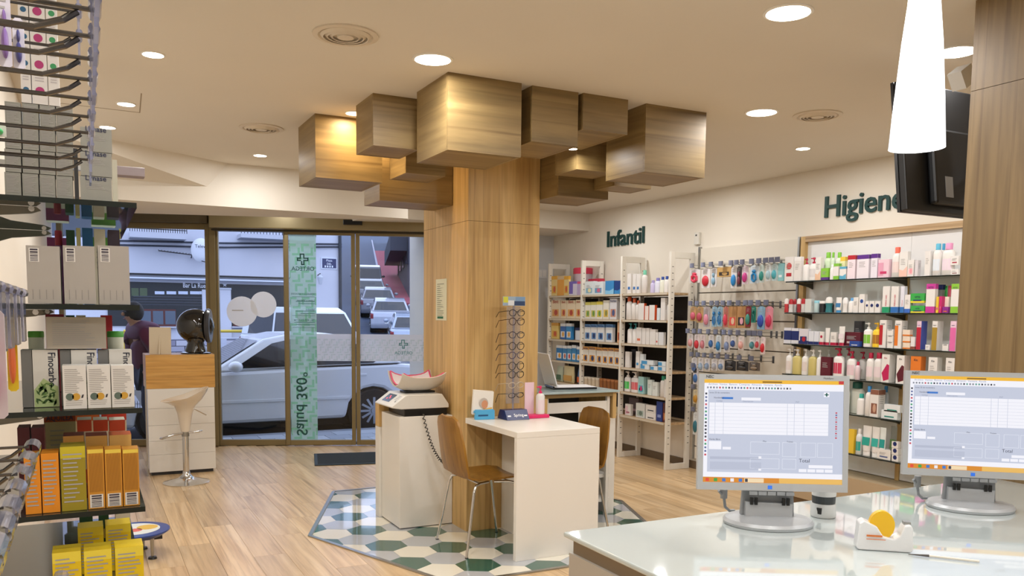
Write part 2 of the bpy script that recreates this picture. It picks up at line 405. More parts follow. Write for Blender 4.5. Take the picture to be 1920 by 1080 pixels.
# stickers on the glass
STK = thin('sticker_green', '#cdeae6', .6, .3, .4); STK2 = thin('sticker_light', '#b4ecc8', .4, .3, .0); FROST = thin('sticker_frost', '#eef2fa', .8, .4, .3)
FROST2 = thin('sticker_frost_green', '#dff0ea', .12, .4, .0); INK = M('#175048', .6); INK2 = M('#5d8f92', .6)
def sticker(name, par, build, label=None):
    q = MB(); build(q); o = q.build(name, par)
    if label: o['label'] = label
    return o
yi = -.065
def pluses(q, s0, s1, z0, z1, m, y, c):
    rnd = random.Random(4); nz = int((z1 - z0) / (3.4 * c)); nxx = max(1, int((s1 - s0) / (3.2 * c)))
    for r in range(nz):
        for k in range(nxx + 1):
            cx = s0 + (k + .5 * (r % 2)) * 3.3 * c + 1.2 * c; cz = z0 + (r + .5) * 3.4 * c
            for (a, e, f, g) in ((-1.5, -.9, -.5, 1.5), (-.9, .5, .9, 1.5), (.9, 1.5, -1.5, .5), (-.5, .9, -1.5, -.9)):
                u0, u1 = max(cx + a * c, s0), min(cx + e * c, s1); v0, v1 = max(cz + f * c, z0), min(cz + g * c, z1)
                if u1 - u0 > .003 and v1 - v0 > .003: q.poly([(u0, y, v0), (u1, y, v0), (u1, y, v1), (u0, y, v1)], m)
def strip(q):
    q.box(.795, 1.078, yi - .001, yi, .07, 2.3, STK); pluses(q, .795, 1.078, .07, 2.3, STK2, yi - .0016, .042)
def cross(q, cx, cz, r, m, y):
    t = r * .2
    for (a, e, f, g) in ((-1, -.3, -.3, -.3 + .22), (-1, -.78, -.3, .3), (-1, -.3, .08, .3), (-.52, -.3, .08, 1), (-.52, .3, .78, 1), (.08, .3, .3, 1), (.08, 1, .08, .3), (.78, 1, -.3, .3), (.3, 1, -.3, -.08), (.08, .3, -1, -.08), (-.3, .3, -1, -.78), (-.3, -.08, -1, -.3)):
        q.poly([(cx + a * r, y, cz + f * r), (cx + e * r, y, cz + f * r), (cx + e * r, y, cz + g * r), (cx + a * r, y, cz + g * r)], m)
sticker('vinyl_strip', D1, strip, 'pale green translucent vinyl strip with cross pattern')
def words(q):
    y = yi - .0022; U = (-1, 0, 0); V = (0, 0, 1); cx = .937
    cross(q, cx, fpt(569, 487)[1], .062, INK, y)
    q.text('ORTEGA', (cx, y, fpt(569, 508)[1]), U, V, .062, INK, 'c', .01)
    q.text('Salud 360°', (.985 - .13, y, .12), (0, 0, 1), (1, 0, 0), .165, INK, 'l', .012)
    for i, (t, py) in enumerate((('HORARIOS Y SERVICIOS', 550), ('Lunes a Viernes', 562), ('Sábados', 579), ('TEL. 920 22 32 34', 599))):
        q.text(t, (1.06, y, fpt(569, py + 3)[1]), U, V, .026 if i == 0 else .03, INK, 'l', .004, .25)
    for py, wd in ((566, .2), (570, .17), (584, .2), (588, .15), (605, .22), (609, .2)): z = fpt(569, py)[1]; q.box(1.06 - wd, 1.06, y - .0004, y, z, z + .008, INK2)
    for py in (557, 592, 614): z = fpt(569, py)[1]; q.box(.82, 1.06, y - .0004, y, z, z + .003, INK)
sticker('vinyl_lettering', D1, words, 'dark green mirrored lettering and cross emblem')
def band(s0, s1):
    def f(q):
        q.box(s0, s1, yi - .001, yi - .0002, .94, 1.235, FROST); pluses(q, s0, s1, .94, 1.235, FROST2, yi - .0016, .024)
    return f
sticker('frosted_band', D1, band(1.078, 1.453), 'frosted band with cross pattern'); b2 = sticker('frosted_band', D2, band(1.545, 2.248), 'frosted band with cross pattern')
def w2(q):
    s, z = fpt(757, 645); cross(q, s, z, .05, INK2, yi - .0022); q.text('ORTEGA', (s, yi - .0022, fpt(757, 664)[1]), (-1, 0, 0), (0, 0, 1), .05, INK2, 'c', .008)
sticker('band_lettering', D2, w2)
DISC = thin('sticker_white', '#ffffff', .97, .4, .4)
def discs(q):
    for px, py, r in ((454, 584, .163), (494, 571, .14)):
        s, z = fpt(px, py); q.lathe([(r, 0), (r, .001)], DISC, 28, (s, -.006 - .0012 * (px > 480), z), axis='y')
    s, z = fpt(446, 583); q.box(s - .06, s + .06, -.0088, -.0083, z, z + .012, M('#c4beb6', .7))
sticker('disc_sticker', W2, discs, 'two overlapping matt white discs stuck on the glass')

# entrance mat
m0, m1, m2 = onz(590, 874, 0), onz(594, 850, 0), onz(712, 870, 0)
b = MB(); p0 = Vector(m0); u = Vector((m2[0] - m0[0], m2[1] - m0[1], 0)).normalized(); v = Vector((-u.y, u.x, 0))
b.obox(p0 + u * .6 + v * .33 + Vector((0, 0, .006)), u * .6, v * .33, (0, 0, .006), M('#23323a', .6))
mt = tag(b.build('door_mat', bevel=.004), 'dark charcoal rubber-edged door mat in front of the sliding doors', 'mat')
b = MB(); b.obox(p0 + u * .6 + v * .33 + Vector((0, 0, .0125)), u * .57, v * .30, (0, 0, .0012), plaster('mat_pile', '#1b2326', .95, .6, 300)); b.build('mat_pile', mt)

# ------------------------------------------------------------------ column, pillar, ceiling cubes
def panelled(name, label, x0, x1, y0, y1, zs, m, faces):
    t = thing(name, label, 'column', ((x0 + x1) / 2, (y0 + y1) / 2, 0)); cx, cy = (x0 + x1) / 2, (y0 + y1) / 2
    q = MB(); q.box(x0 + .018 - cx, x1 - .018 - cx, y0 + .018 - cy, y1 - .018 - cy, 0, CZ, M('#4a3820', .8)); q.build('core', t)
    for z0, z1 in zip(zs[:-1], zs[1:]):
        for fc in faces:
            q = MB(); e = .001
            if fc == 'f': q.box(x0 - cx, x1 - cx, y0 - cy, y0 + .018 - cy, z0 + e, z1 - e, m)
            if fc == 'b': q.box(x0 - cx, x1 - cx, y1 - .018 - cy, y1 - cy, z0 + e, z1 - e, m)
            if fc == 'l': q.box(x0 - cx, x0 + .0178 - cx, y0 + .0182 - cy, y1 - .0182 - cy, z0 + e, z1 - e, m)
            if fc == 'r': q.box(x1 - .0178 - cx, x1 - cx, y0 + .0182 - cy, y1 - .0182 - cy, z0 + e, z1 - e, m)
            q.build('panel', t)
    return t
panelled('column', 'square oak-panelled column standing on the hexagon tiles under the cubes', 2.24, 2.772, 5.0, 5.8, [0.001, 2.078, CZ], OAK_Z, 'fblr')
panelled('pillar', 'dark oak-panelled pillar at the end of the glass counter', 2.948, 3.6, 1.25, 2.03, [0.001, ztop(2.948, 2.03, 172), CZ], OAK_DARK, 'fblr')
CUBES = [(1.6, 2.005, 3.822, 4.247, 2.27, 'largest oak cube, its corner facing the glass counter'), (1.4, 1.66, 4.378, 4.69, 2.367, 'small oak cube between the largest cube and the spotlit cube'),
    (1.24, 1.652, 4.987, 5.42, 2.27, 'oak cube brightly lit by the warm spot on its front'), (1.714, 1.968, 4.736, 5.03, 2.3, 'small oak cube tucked against the column beside the warm spot'),
    (1.722, 2.235, 5.252, 5.59, 2.2, 'low dark oak cube behind, touching the column toward the doors'), (2.071, 2.348, 3.83, 4.23, 2.36, 'oak cube next to the largest cube on the wall side'),
    (2.374, 2.66, 3.822, 4.30, 2.453, 'shallow oak cube with a small spot set in its underside'), (2.791, 3.217, 3.836, 4.224, 2.27, 'big oak cube at the end nearest the Higiene wall'),
    (2.67, 2.95, 4.358, 4.62, 2.35, 'small shaded oak cube behind the shallow cube'), (2.776, 3.167, 4.76, 5.16, 2.25, 'low oak cube against the wall side of the column'),
    (3.04, 3.33, 4.5, 4.74, 2.30, 'little oak cube peeping out behind the big end cube')]
for x0, x1, y0, y1, zb, lab in CUBES:
    cx, cy = (x0 + x1) / 2, (y0 + y1) / 2; t = .018
    root = thing('ceiling_cube', lab + ', fixed to ceiling', 'cube', (cx, cy, zb), 0, 'oak cubes clustered on the ceiling around the column')
    hx, hy, hz = (x1 - x0) / 2, (y1 - y0) / 2, CZ - zb
    for a, c, d, e in ((-hx, hx, -hy, -hy + t), (-hx, hx, hy - t, hy), (-hx, -hx + t, -hy + t + .0005, hy - t - .0005), (hx - t, hx, -hy + t + .0005, hy - t - .0005)):
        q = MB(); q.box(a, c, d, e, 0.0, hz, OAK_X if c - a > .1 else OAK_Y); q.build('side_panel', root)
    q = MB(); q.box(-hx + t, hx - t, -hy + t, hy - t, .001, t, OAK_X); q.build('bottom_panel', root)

# ------------------------------------------------------------------ lamps and vents
def downlight(x, y, r, power, color, label, z=CZ, warm=False):
    t = thing('downlight', label, 'light', (x, y, z), 0, 'recessed ceiling lights')
    q = MB(); q.lathe([(r * 1.12, 0), (r * 1.12, -.004), (r, -.006), (r, 0)], M('#f0ede6', .4), 28); q.build('trim_ring', t, 40)
    q = MB(); q.lathe([(r * .98, -.0045), (r * .98, -.0055)], M('#fff6e4' if not warm else '#ffd79a', .5, emit=9 if r > .06 else 12), 28); q.build('diffuser', t)
    l = bpy.data.lights.new('lamp', 'AREA'); l.shape = 'DISK'; l.size = r * 1.9; l.energy = power; l.color = color
    lo = bpy.data.objects.new('lamp', l); COL.objects.link(lo); lo.parent = t; lo.location = (0, 0, -.012)
NW = (.98, .97, .97); CW = (.98, .98, .98)
for x, y, lab in ((1.46, 3.67, 'beside the largest oak cube'), (3.48, 3.67, 'between the big end cube and the Higiene letters'), (2.44, 2.45, 'above the back edge of the glass counter'), (3.43, 2.44, 'behind the pendant lamp by the television'), (1.46, 2.45, 'between the counter and the left shelving')):
    downlight(x, y, .084, LAMP_BIG, NW, 'large round recessed ceiling light ' + lab)
for x, y in ((1.46, 1.1), (3.0, .6), (1.46, -.6), (3.43, -.9), (.3, 1.2), (.3, -.8), (4.4, .8)):
    downlight(x, y, .084, LAMP_BIG, NW, 'large round recessed light in the ceiling behind the glass counter')
for x, y, lab in ((.31, 4.23, 'between the access hatch and the larger vent'), (.24, 5.3, 'inside the access hatch outline'), (.3, 3.1, 'straight above the left glass shelves'), (.16, 6.02, 'just past the access hatch, by the grey cartons')):
    downlight(x, y, .046, LAMP_SMALL, CW, 'small round ceiling spot ' + lab)
for x, y in ((4.46, 4.29), (4.46, 5.75), (4.46, 7.2), (4.46, 3.0)):
    downlight(x, y, .046, LAMP_SMALL * 1.3, CW, 'small round ceiling spot washing the product wall')
downlight(1.44, 4.86, .05, LAMP_SMALL * .8, (1, .76, .45), 'warm small spot between two oak cubes', warm=True)
downlight(1.69, 5.2, .04, LAMP_SMALL * .5, (1, .76, .45), 'warm small spot beside the spotlit oak cube', warm=True)
x, y, z = onz(1074, 278, 2.4525); downlight(x, y, .026, LAMP_SMALL * .35, CW, 'tiny spot recessed in the underside of a shallow oak cube', z=2.4525)
for x, y in ((2.9, 6.6), (3.9, 6.3), (1.2, 6.5), (1.6, 8.5), (2.7, 8.2)):  # doorway pair, unseen behind the soffit, added to brighten the entrance and stickers
    downlight(x, y, .046, LAMP_SMALL * 1.2, CW, 'small round ceiling spot between the oak cubes and the doors, doorway pair added for light')
def vent(x, y, r, lab):
    t = thing('air_vent', 'round white ceiling air vent with concentric rings ' + lab, 'vent', (x, y, CZ), 0, 'round ceiling air vents')
    vm = M('#d8ccba', .5)
    q = MB(); q.lathe([(r, 0), (r, -.006), (r * .84, -.009), (r * .80, -.002)], vm, 32); q.build('outer_ring', t, 40)
    q = MB(); q.lathe([(r * .8, -.0015), (r * .8, -.001)], M('#3a332a', .9), 32); q.build('dark_throat', t)
    for k in (.68, .54, .40):
        q = MB(); n = 32; pr = [(r * (k + .07), -.003), (r * (k + .085), -.006), (r * k, -.016), (r * (k - .015), -.013)]; q.lathe(pr, vm, n)
        q.f = q.f[:-2]; q.mi = q.mi[:-2]; q.build('ring', t, 40)
    q = MB(); q.lathe([(r * .27, -.006), (r * .25, -.014), (r * .05, -.016)], vm, 24); q.build('centre_disc', t, 40)
for p, lab in (((648, 65), 'in front of the oak cubes'), ((490, 240), 'near the spotlit cube and the soffit'), ((1533, 216), 'near the product wall')):
    x, y, z = onz(*p, CZ); vent(x, y, .138, lab)

# ================================================================== FURNITURE
def plain(name, label, cat, build, loc=(0, 0, 0), rz=0, group=None, smooth=None, bevel=0):
    q = MB(); build(q); return tag(q.build(name, None, smooth, loc, rz, bevel), label, cat, group)
def part(par, name, build, smooth=None, bevel=0, label=None):
    q = MB(); build(q); o = q.build(name, par, smooth, bevel=bevel)
    if label: o['label'] = label
    return o

# consultation table in front of the column
TX0, TX1, TY0, TY1, TZ = 2.226, 2.803, 4.25, 4.995, .78
t = thing('consultation_table', 'white consultation table pushed against the oak column', 'table', (2.515, 4.62, .0045))
ox, oy = 2.515, 4.62
part(t, 'table_top', lambda q: q.box(TX0 - ox, TX1 - ox, TY0 - oy, TY1 - oy, TZ - .04, TZ - .0045, WHITE), bevel=.0015)
part(t, 'end_panel', lambda q: q.box(TX0 - ox, TX1 - ox, TY0 - oy + .0005, TY0 + .035 - oy, 0, TZ - .0405, WHITE), bevel=.0015)
part(t, 'centre_panel', lambda q: q.box(2.5 - ox, 2.53 - ox, TY0 + .036 - oy, TY1 - oy, 0, TZ - .0405, WHITE))
# cabinet with the scale
CX0, CX1, CY0, CY1, CBZ = 1.852, 2.237, 5.24, 5.62, .772
t = thing('pedestal_cabinet', 'white pedestal cabinet carrying the baby scale beside the column', 'cabinet', ((CX0 + CX1) / 2, (CY0 + CY1) / 2, .0045))
hx, hy = (CX1 - CX0) / 2, (CY1 - CY0) / 2
part(t, 'body', lambda q: q.box(-hx, hx, -hy + .012, hy, .008, CBZ - .0045, WHITE), bevel=.0015)
part(t, 'front_panel', lambda q: q.box(-hx + .001, hx, -hy, -hy + .011, .006, CBZ - .0055, WHITE), bevel=.001)
part(t, 'plinth', lambda q: q.box(-hx + .01, hx, -hy + .015, hy, 0, .008, DARK))
t = thing('rear_cabinet', 'narrow white cabinet with an oak upper half behind the scale pedestal', 'cabinet', (2.037, 5.668, .0045))
part(t, 'body', lambda q: q.box(-.203, .2, -.043, .043, 0, .655, WHITE), bevel=.0015)
part(t, 'upper_block', lambda q: q.box(-.203, .2, -.043, .043, .656, .83, OAK_Z), bevel=.0015)

# baby scale
Y = CY0 + .03; zs = CBZ
def fx(px, py): p = ony(px, py, Y); return p[0], p[2]
sc = thing('baby_scale', 'white digital baby scale with a curved tray on the pedestal cabinet', 'scale', (2.04, 5.43, zs + .001)); ox, oy = 2.04, 5.43
part(sc, 'base', lambda q: q.box(1.895 - ox, 2.205 - ox, CY0 + .02 - oy, CY1 - .03 - oy, 0, .05, BLACK), bevel=.004)
SCW = M('#dcd9d2', .35)
def body(q):
    y0, y1 = CY0 + .012 - oy, CY1 - .01 - oy
    pr = [(1.80 - ox, .062), (1.80 - ox, .07), (1.905 - ox, .146), (2.165 - ox, .146), (2.215 - ox, .075), (2.215 - ox, .05), (1.87 - ox, .05)]
    q.prism(pr, y0, y1, SCW, 'y')
bd = part(sc, 'body', body, bevel=.004)
def disp(q):
    a = Vector((1.80 - ox, 0, .07)); c = Vector((1.905 - ox, 0, .146)); d = (c - a); n = Vector((-d.z, 0, d.x)).normalized()
    def P(u, y, h=.001): p = a + d * u + n * h; return (p.x, y - oy, p.z)
    y0, y1 = CY0 + .15, CY0 + .30
    q.poly([P(.25, y0), P(.25, y1), P(.85, y1), P(.85, y0)], M('#17171c', .15))
    for k, uu in ((0, .5), (1, .62), (2, .42)): q.poly([P(uu, y0 + .05 + .02 * k, .0016), P(uu, y0 + .07 + .02 * k, .0016), P(uu + .1, y0 + .07 + .02 * k, .0016), P(uu + .1, y0 + .05 + .02 * k, .0016)], M('#c03040', .4, emit=1.5))
    q.poly([P(.35, CY0 + .05), P(.35, CY0 + .065), P(.45, CY0 + .065), P(.45, CY0 + .05)], BLACK)
    for k in range(4): q.poly([P(.5 + .1 * k, CY0 + .05), P(.5 + .1 * k, CY0 + .11), P(.53 + .1 * k, CY0 + .11), P(.53 + .1 * k, CY0 + .05)], M('#9a9aa0', .6))
part(bd, 'display', disp)
def shell(q, r, th, x0, x1, m, zc, a0=-1.05, a1=1.05, n=14, lip=0.):
    vs = []; k = 9
    for j in range(k + 1):
        x = x0 + (x1 - x0) * j / k; e = .035 * (abs(2 * j / k - 1)) ** 3
        for rr in (r, r - th):
            for i in range(n + 1):
                a = a0 + (a1 - a0) * i / n; vs.append((x, rr * math.sin(a), zc - rr * math.cos(a) + e))
    fs = []; W = 2 * (n + 1)
    for j in range(k):
        for i in range(n):
            for o in (0, n + 1): fs.append((j * W + o + i, (j + 1) * W + o + i, (j + 1) * W + o + i + 1, j * W + o + i + 1))
        for i in (0, n): fs.append((j * W + i, (j + 1) * W + i, (j + 1) * W + n + 1 + i, j * W + n + 1 + i))
    for i in range(n):
        for j in (0, k): fs.append((j * W + i, j * W + i + 1, j * W + n + 1 + i + 1, j * W + n + 1 + i))
    q.add(vs, fs, m)
part(sc, 'tray', lambda q: shell(q, .17, .008, 1.885 - ox, 2.205 - ox, M('#d9d4cc', .4), .325, -1.15, 1.15), 40)
pad = part(sc, 'pad', lambda q: shell(q, .161, .006, 1.90 - ox, 2.19 - ox, M('#eae2e4', .8), .325, -1.1, 1.1), 40)
def rim(q):
    for s in (-1, 1):
        a = 1.1 * s
        q.tube([(1.90 + .29 * j / 9 - ox, .158 * math.sin(a), .325 - .158 * math.cos(a) + .035 * abs(2 * j / 9 - 1) ** 3) for j in range(10)], .006, M('#e0567a', .6), 6)
    for x, e in ((1.90, .035), (2.19, .035)):
        q.tube([(x - ox, .158 * math.sin(a), .325 - .158 * math.cos(a) + e) for a in [(-1.1 + 2.2 * i / 12) for i in range(13)]], .006, M('#e0567a', .6), 6)
part(pad, 'pink_rim', rim, 60)
part(sc, 'neck', lambda q: q.box(-.1, .12, -.06, .06, .1465, .16, BLACK), bevel=.004)
def cord(q):
    pts = []; P0 = Vector(ony(793, 777, CY0 - .012)); P1 = Vector(ony(820, 868, CY0 - .06)); P2 = Vector(ony(851, 869, CY0 - .1))
    n = 150
    for i in range(n + 1):
        u = i / n
        c = P0 * (1 - u) ** 2 + (P1 + Vector((-.01, 0, -.07))) * (2 * u * (1 - u)) + P2 * u * u
        a = u * 2 * math.pi * 24; tt = Vector((.5, 0, -1)) if u < .6 else Vector((1, 0, .2)); tt.normalize(); s1 = Vector((0, 1, 0)); s2 = tt.cross(s1)
        pts.append(c + s1 * (.0085 * math.cos(a)) + s2 * (.0085 * math.sin(a)))
    q.tube(pts, .0032, BLACK, 5)
tag(part(None, 'coiled_cord', cord, 60), 'black coiled cord hanging from the baby scale in front of the pedestal', 'cord')

# chairs
def make_chair(label):
    t = thing('bentwood_chair', label, 'chair', (0, 0, 0), 0, 'oak shell chairs at the consultation table')
    def seat(q):
        n = 8; vs = []
        pr = [(-.17, .455, .19), (-.12, .447, .2), (0, .445, .205), (.12, .449, .2), (.19, .44, .185), (.205, .425, .175)]
        for x, z, hw in pr:
            for dz in (0, .011):
                for i in range(n + 1):
                    y = hw * (2 * i / n - 1); vs.append((x, y, z + dz + .012 * (2 * i / n - 1) ** 2))
        W = 2 * (n + 1); fs = []
        for j in range(len(pr) - 1):
            for i in range(n):
                for o in (0, n + 1): fs.append((j * W + o + i, j * W + o + i + 1, (j + 1) * W + o + i + 1, (j + 1) * W + o + i))
            for i in (0, n): fs.append((j * W + i, (j + 1) * W + i, (j + 1) * W + n + 1 + i, j * W + n + 1 + i))
        for i in range(n):
            for j in (0, len(pr) - 1): fs.append((j * W + i, j * W + i + 1, j * W + n + 1 + i + 1, j * W + n + 1 + i))
        q.add(vs, fs, PLYW)
    part(t, 'seat', seat, 40)
    def back(q):
        n = 8; vs = []
        pr = [(-.165, .458, .19), (-.2, .475, .195), (-.215, .53, .2), (-.235, .66, .195), (-.255, .78, .175), (-.262, .82, .15), (-.266, .838, .09)]
        for x, z, hw in pr:
            for dx in (0, .012):
                for i in range(n + 1):
                    y = hw * (2 * i / n - 1); vs.append((x + dx + .014 * (2 * i / n - 1) ** 2, y, z + (.006 if dx else 0)))
        W = 2 * (n + 1); fs = []
        for j in range(len(pr) - 1):
            for i in range(n):
                for o in (0, n + 1): fs.append((j * W + o + i, j * W + o + i + 1, (j + 1) * W + o + i + 1, (j + 1) * W + o + i))
            for i in (0, n): fs.append((j * W + i, (j + 1) * W + i, (j + 1) * W + n + 1 + i, j * W + n + 1 + i))
        for i in range(n):
            for j in (0, len(pr) - 1): fs.append((j * W + i, j * W + i + 1, j * W + n + 1 + i + 1, j * W + n + 1 + i))
        q.add(vs, fs, PLYW)
    part(t, 'backrest', back, 40)
    for sx, sy in ((-1, -1), (-1, 1), (1, -1), (1, 1)):
        def leg(q):
            f = (.215 * sx, .235 * sy, .005); q.tube([(0.02 * sx, .12 * sy, .43), (.10 * sx, .165 * sy, .433), (.135 * sx, .185 * sy, .425), (.15 * sx, .195 * sy, .39), f], .0085, CHROME, 8)
            q.cyl(f, (f[0], f[1], 0), .011, .011, DARK, 8)
        part(t, 'leg', leg, 60)
    part(t, 'frame', lambda q: (q.tube([(-.1, -.15, .433), (-.1, .15, .433)], .007, CHROME, 6), q.tube([(.1, -.15, .433), (.1, .15, .433)], .007, CHROME, 6)))
    return t
ch = make_chair('oak shell chair with chrome legs beside the baby scale pedestal'); ch.location = (2.205, 4.67, .0045)
c2 = copy_tree(ch); c2['label'] = 'oak shell chair with chrome legs tucked under the standing desk side of the table'; c2.location = (2.81, 4.68, .0045); c2.rotation_euler = (0, 0, math.pi)

# standing desk on the wall side of the column
t = thing('standing_desk', 'tall desk with frosted glass top, oak apron and white sides beside the column', 'desk', (3.1, 5.2, .0045)); ox, oy = 3.1, 5.2
part(t, 'glass_top', lambda q: q.box(2.776 - ox, 3.42 - ox, 4.935 - oy, 5.46 - oy, .914, .9275, M('#a9bcbc', .12)), bevel=.002)
part(t, 'apron', lambda q: (q.box(2.806 - ox, 3.375 - ox, 4.955 - oy, 4.973 - oy, .885, .913, OAK_X), q.box(2.806 - ox, 2.83 - ox, 4.955 - oy, 4.973 - oy, .5, .885, OAK_Z)))
part(t, 'oak_side', lambda q: q.box(3.375 - ox, 3.405 - ox, 4.955 - oy, 5.44 - oy, .722, .913, OAK_Z))
part(t, 'side_panel', lambda q: q.box(3.40 - ox, 3.452 - ox, 5.03 - oy, 5.44 - oy, 0, .7215, WHITE))
part(t, 'post', lambda q: q.box(3.34 - ox, 3.362 - ox, 4.975 - oy, 5.0 - oy, 0, .884, WHITE)); part(t, 'post', lambda q: q.box(2.832 - ox, 2.85 - ox, 4.975 - oy, 5.0 - oy, 0, .884, WHITE))
part(t, 'drawer_front', lambda q: q.box(2.851 - ox, 3.339 - ox, 4.976 - oy, 4.992 - oy, .775, .85, WHITE), bevel=.001)
part(t, 'back_panel', lambda q: q.box(2.80 - ox, 3.374 - ox, 5.42 - oy, 5.44 - oy, .1, .913, M('#26282a', .6)))
for z in (.10, .28): part(t, 'shelf', lambda q: q.box(2.83 - ox, 3.399 - ox, 5.01 - oy, 5.40 - oy, z, z + .025, WHITE))
t = thing('laptop', 'open white laptop on the glass-topped standing desk', 'laptop', (3.17, 5.2, .932), math.radians(-12)); LW = M('#e4e4e6', .35)
part(t, 'keyboard_deck', lambda q: q.prism([(-.165, -.115), (.16, -.115), (.16, .115), (-.165, .115)], .001, .017, M('#18181a', .4), cap=LW), bevel=.003)
def lid(q):
    c = Vector((-.185, .02, .14)); q.obox(c, (0, .15, 0), Vector((-.035, 0, .118)), Vector((.004, 0, .0012)), LW)
part(t, 'lid', lid, bevel=.002); part(t, 'hinge', lambda q: q.cyl((-.168, -.1, .016), (-.168, .1, .016), .008, .008, BLACK, 8))

# things on the consultation table
lt = thing('leaflet_holder', 'cardboard leaflet dispenser with a portrait photo on the white table', 'leaflet holder', (2.305, 4.86, TZ + .001), math.radians(-8)); lt.scale = (1.5, 1, 1.08)
def lh(q):
    q.prism([(-.045, 0), (.045, 0), (.035, .07), (-.035, .07)], 0, .055, M('#4fa9d8', .5)); q.box(-.043, .043, .012, .06, .05, .06, M('#4fa9d8', .5))
part(lt, 'tray', lh); 
def lf(q):
    q.obox((-.004, .035, .10), (.046, 0, -.006), (.0, .012, .002), (.006, .012, .072), M('#e8e4dc', .6))
part(lt, 'leaflet', lf)
def pic(q):
    def P(u, v): return (-.004 + u * .046 + v * .006, .0195 + v * .012 - .0025, .10 - u * .006 + v * .072)
    q.poly([P(-.9, -.9), P(.9, -.9), P(.9, -.45), P(-.9, -.7)], M('#58b0dc', .5)); q.poly([P(-.9, -.7), P(.9, -.45), P(.9, -.3), P(-.2, -.6)], M('#e0b050', .5))
    q.poly([P(.05 + .45 * math.cos(a), .0 + .42 * math.sin(a)) for a in [k * math.pi / 6 for k in range(12)]], M('#b9b0a8', .7))
    def P2(u, v): p = P(u, v); return (p[0], p[1] - .0006, p[2])
    q.poly([P2(.15 + .32 * math.cos(a), -.12 + .36 * math.sin(a)) for a in [k * math.pi / 6 for k in range(12)]], M('#c98d68', .7))
    q.box(-.03, .015, -.0007, -.0003, .02, .03, M('#1d4f7c', .6))
part(lt, 'portrait_print', pic)
gs = thing('glasses_display', 'clear display stand of reading glasses with a navy base on the table', 'display stand', (2.5, 4.84, TZ + .001)); NAVY = M('#16235e', .35)
gb = part(gs, 'base', lambda q: q.prism([(-.085, 0), (-.045, .062), (.03, .062), (.06, .004), (.06, 0)], -.082, .082, NAVY, 'x'))
def gpatch(q, s):
    n = Vector((0, -.062, .040)).normalized(); U = Vector((1, 0, 0)); V = Vector((0, .040, .062)).normalized(); o = Vector((0, -.0716, .0208)) + n * .0008
    q.poly([o + U * (s - .012), o + U * (s + .012), o + U * (s + .012) + V * .01, o + U * (s - .012) + V * .01], M('#f2f2f4', .5))
def gtxt(q):
    n = Vector((0, -.062, .040)).normalized(); U = Vector((1, 0, 0)); V = Vector((0, .040, .062)).normalized(); o = Vector((0, -.0716, .0208)) + n * .0008
    q.text('Spring', o + U * -.025, U, V, .03, M('#f2f2f4', .5), 'l', .012, .07)
part(gb, 'lettering', gtxt)
part(gb, 'white_patch', lambda q: gpatch(q, -.06)); part(gb, 'white_patch', lambda q: gpatch(q, .06))
part(gs, 'pole', lambda q: (q.box(-.006, .006, -.003, .003, .06, .745, CLEAR), q.box(-.05, .05, .003, .006, .10, .74, BAG)))
hdr = part(gs, 'header_card', lambda q: q.box(-.082, .082, -.004, 0, .745, .805, M('#9db3c8', .4)))
def hp(q):
    for u0, u1, v0, v1, c in ((-.08, -.045, .765, .803, '#d8d84a'), (-.045, .0, .747, .78, '#dfe4ea'), (0, .08, .747, .775, '#33486e'), (.01, .08, .776, .803, '#7fa0c4')): q.poly([(u0, -.0047, v0), (u1, -.0047, v0), (u1, -.0047, v1), (u0, -.0047, v1)], M(c, .4))
part(hdr, 'photo_print', hp)
def glasses(i, z, c, wide, drop):
    m = M(c, .25); q = MB(); r = .026
    for s in (-1, 1):
        pts = [(s * .036 + r * 1.15 * math.cos(a), -.02, z + r * wide * math.sin(a)) for a in [k * math.pi / 7 for k in range(15)]]; q.tube(pts, .0026, m, 5)
        q.tube([(s * .066, -.02, z + .012), (s * .072, .0, z + .012), (s * .078, .07, z + .004), (s * .076, .10, z - drop)], .0022, m, 5)
    q.tube([(-.008, -.02, z + .006), (0, -.022, z + .01), (.008, -.02, z + .006)], .002, m, 5)
    o = q.build('spectacles', None, 60); o.location = (2.5, 4.825, TZ + .001); o.rotation_euler = (0, 0, math.radians(14))
    return o
GZ = [587, 603, 628, 649, 666, 686, 702, 722, 741]
GD = [('thin black-framed', '#141214', .8), ('brown tortoise', '#3a2018', .9), ('slim navy', '#1d2238', .8), ('black oval', '#17171a', .95), ('purple-grey', '#3c3450', .85), ('matt black round', '#111113', 1.), ('heavy black', '#0e0e10', .9), ('rimless pale gold', '#b8a890', .7), ('low black half-rim', '#1c1a1a', .6)]
ORD = ['top', 'second', 'third', 'fourth', 'fifth', 'sixth', 'seventh', 'eighth', 'lowest']
for i, (py, (d, c, wd)) in enumerate(zip(GZ, GD)):
    z = ztop(2.5, 4.82, py) - TZ
    tag(glasses(i, z, c, wd, .03 + .012 * (i % 3)), d + ' reading glasses, ' + ORD[i] + ' pair on the display stand', 'glasses', 'reading glasses on the display stand')
pp = thing('lotion_display', 'magenta tray with a price card standing on the white table', 'display', (2.675, 4.83, TZ + .001)); MAG = M('#e0286a', .4)
part(pp, 'tray', lambda q: q.box(-.085, .075, -.045, .05, 0, .022, MAG), bevel=.002)
part(pp, 'card', lambda q: q.box(-.075, -.005, .03, .034, .022, .235, M('#e8c9d4', .6)))

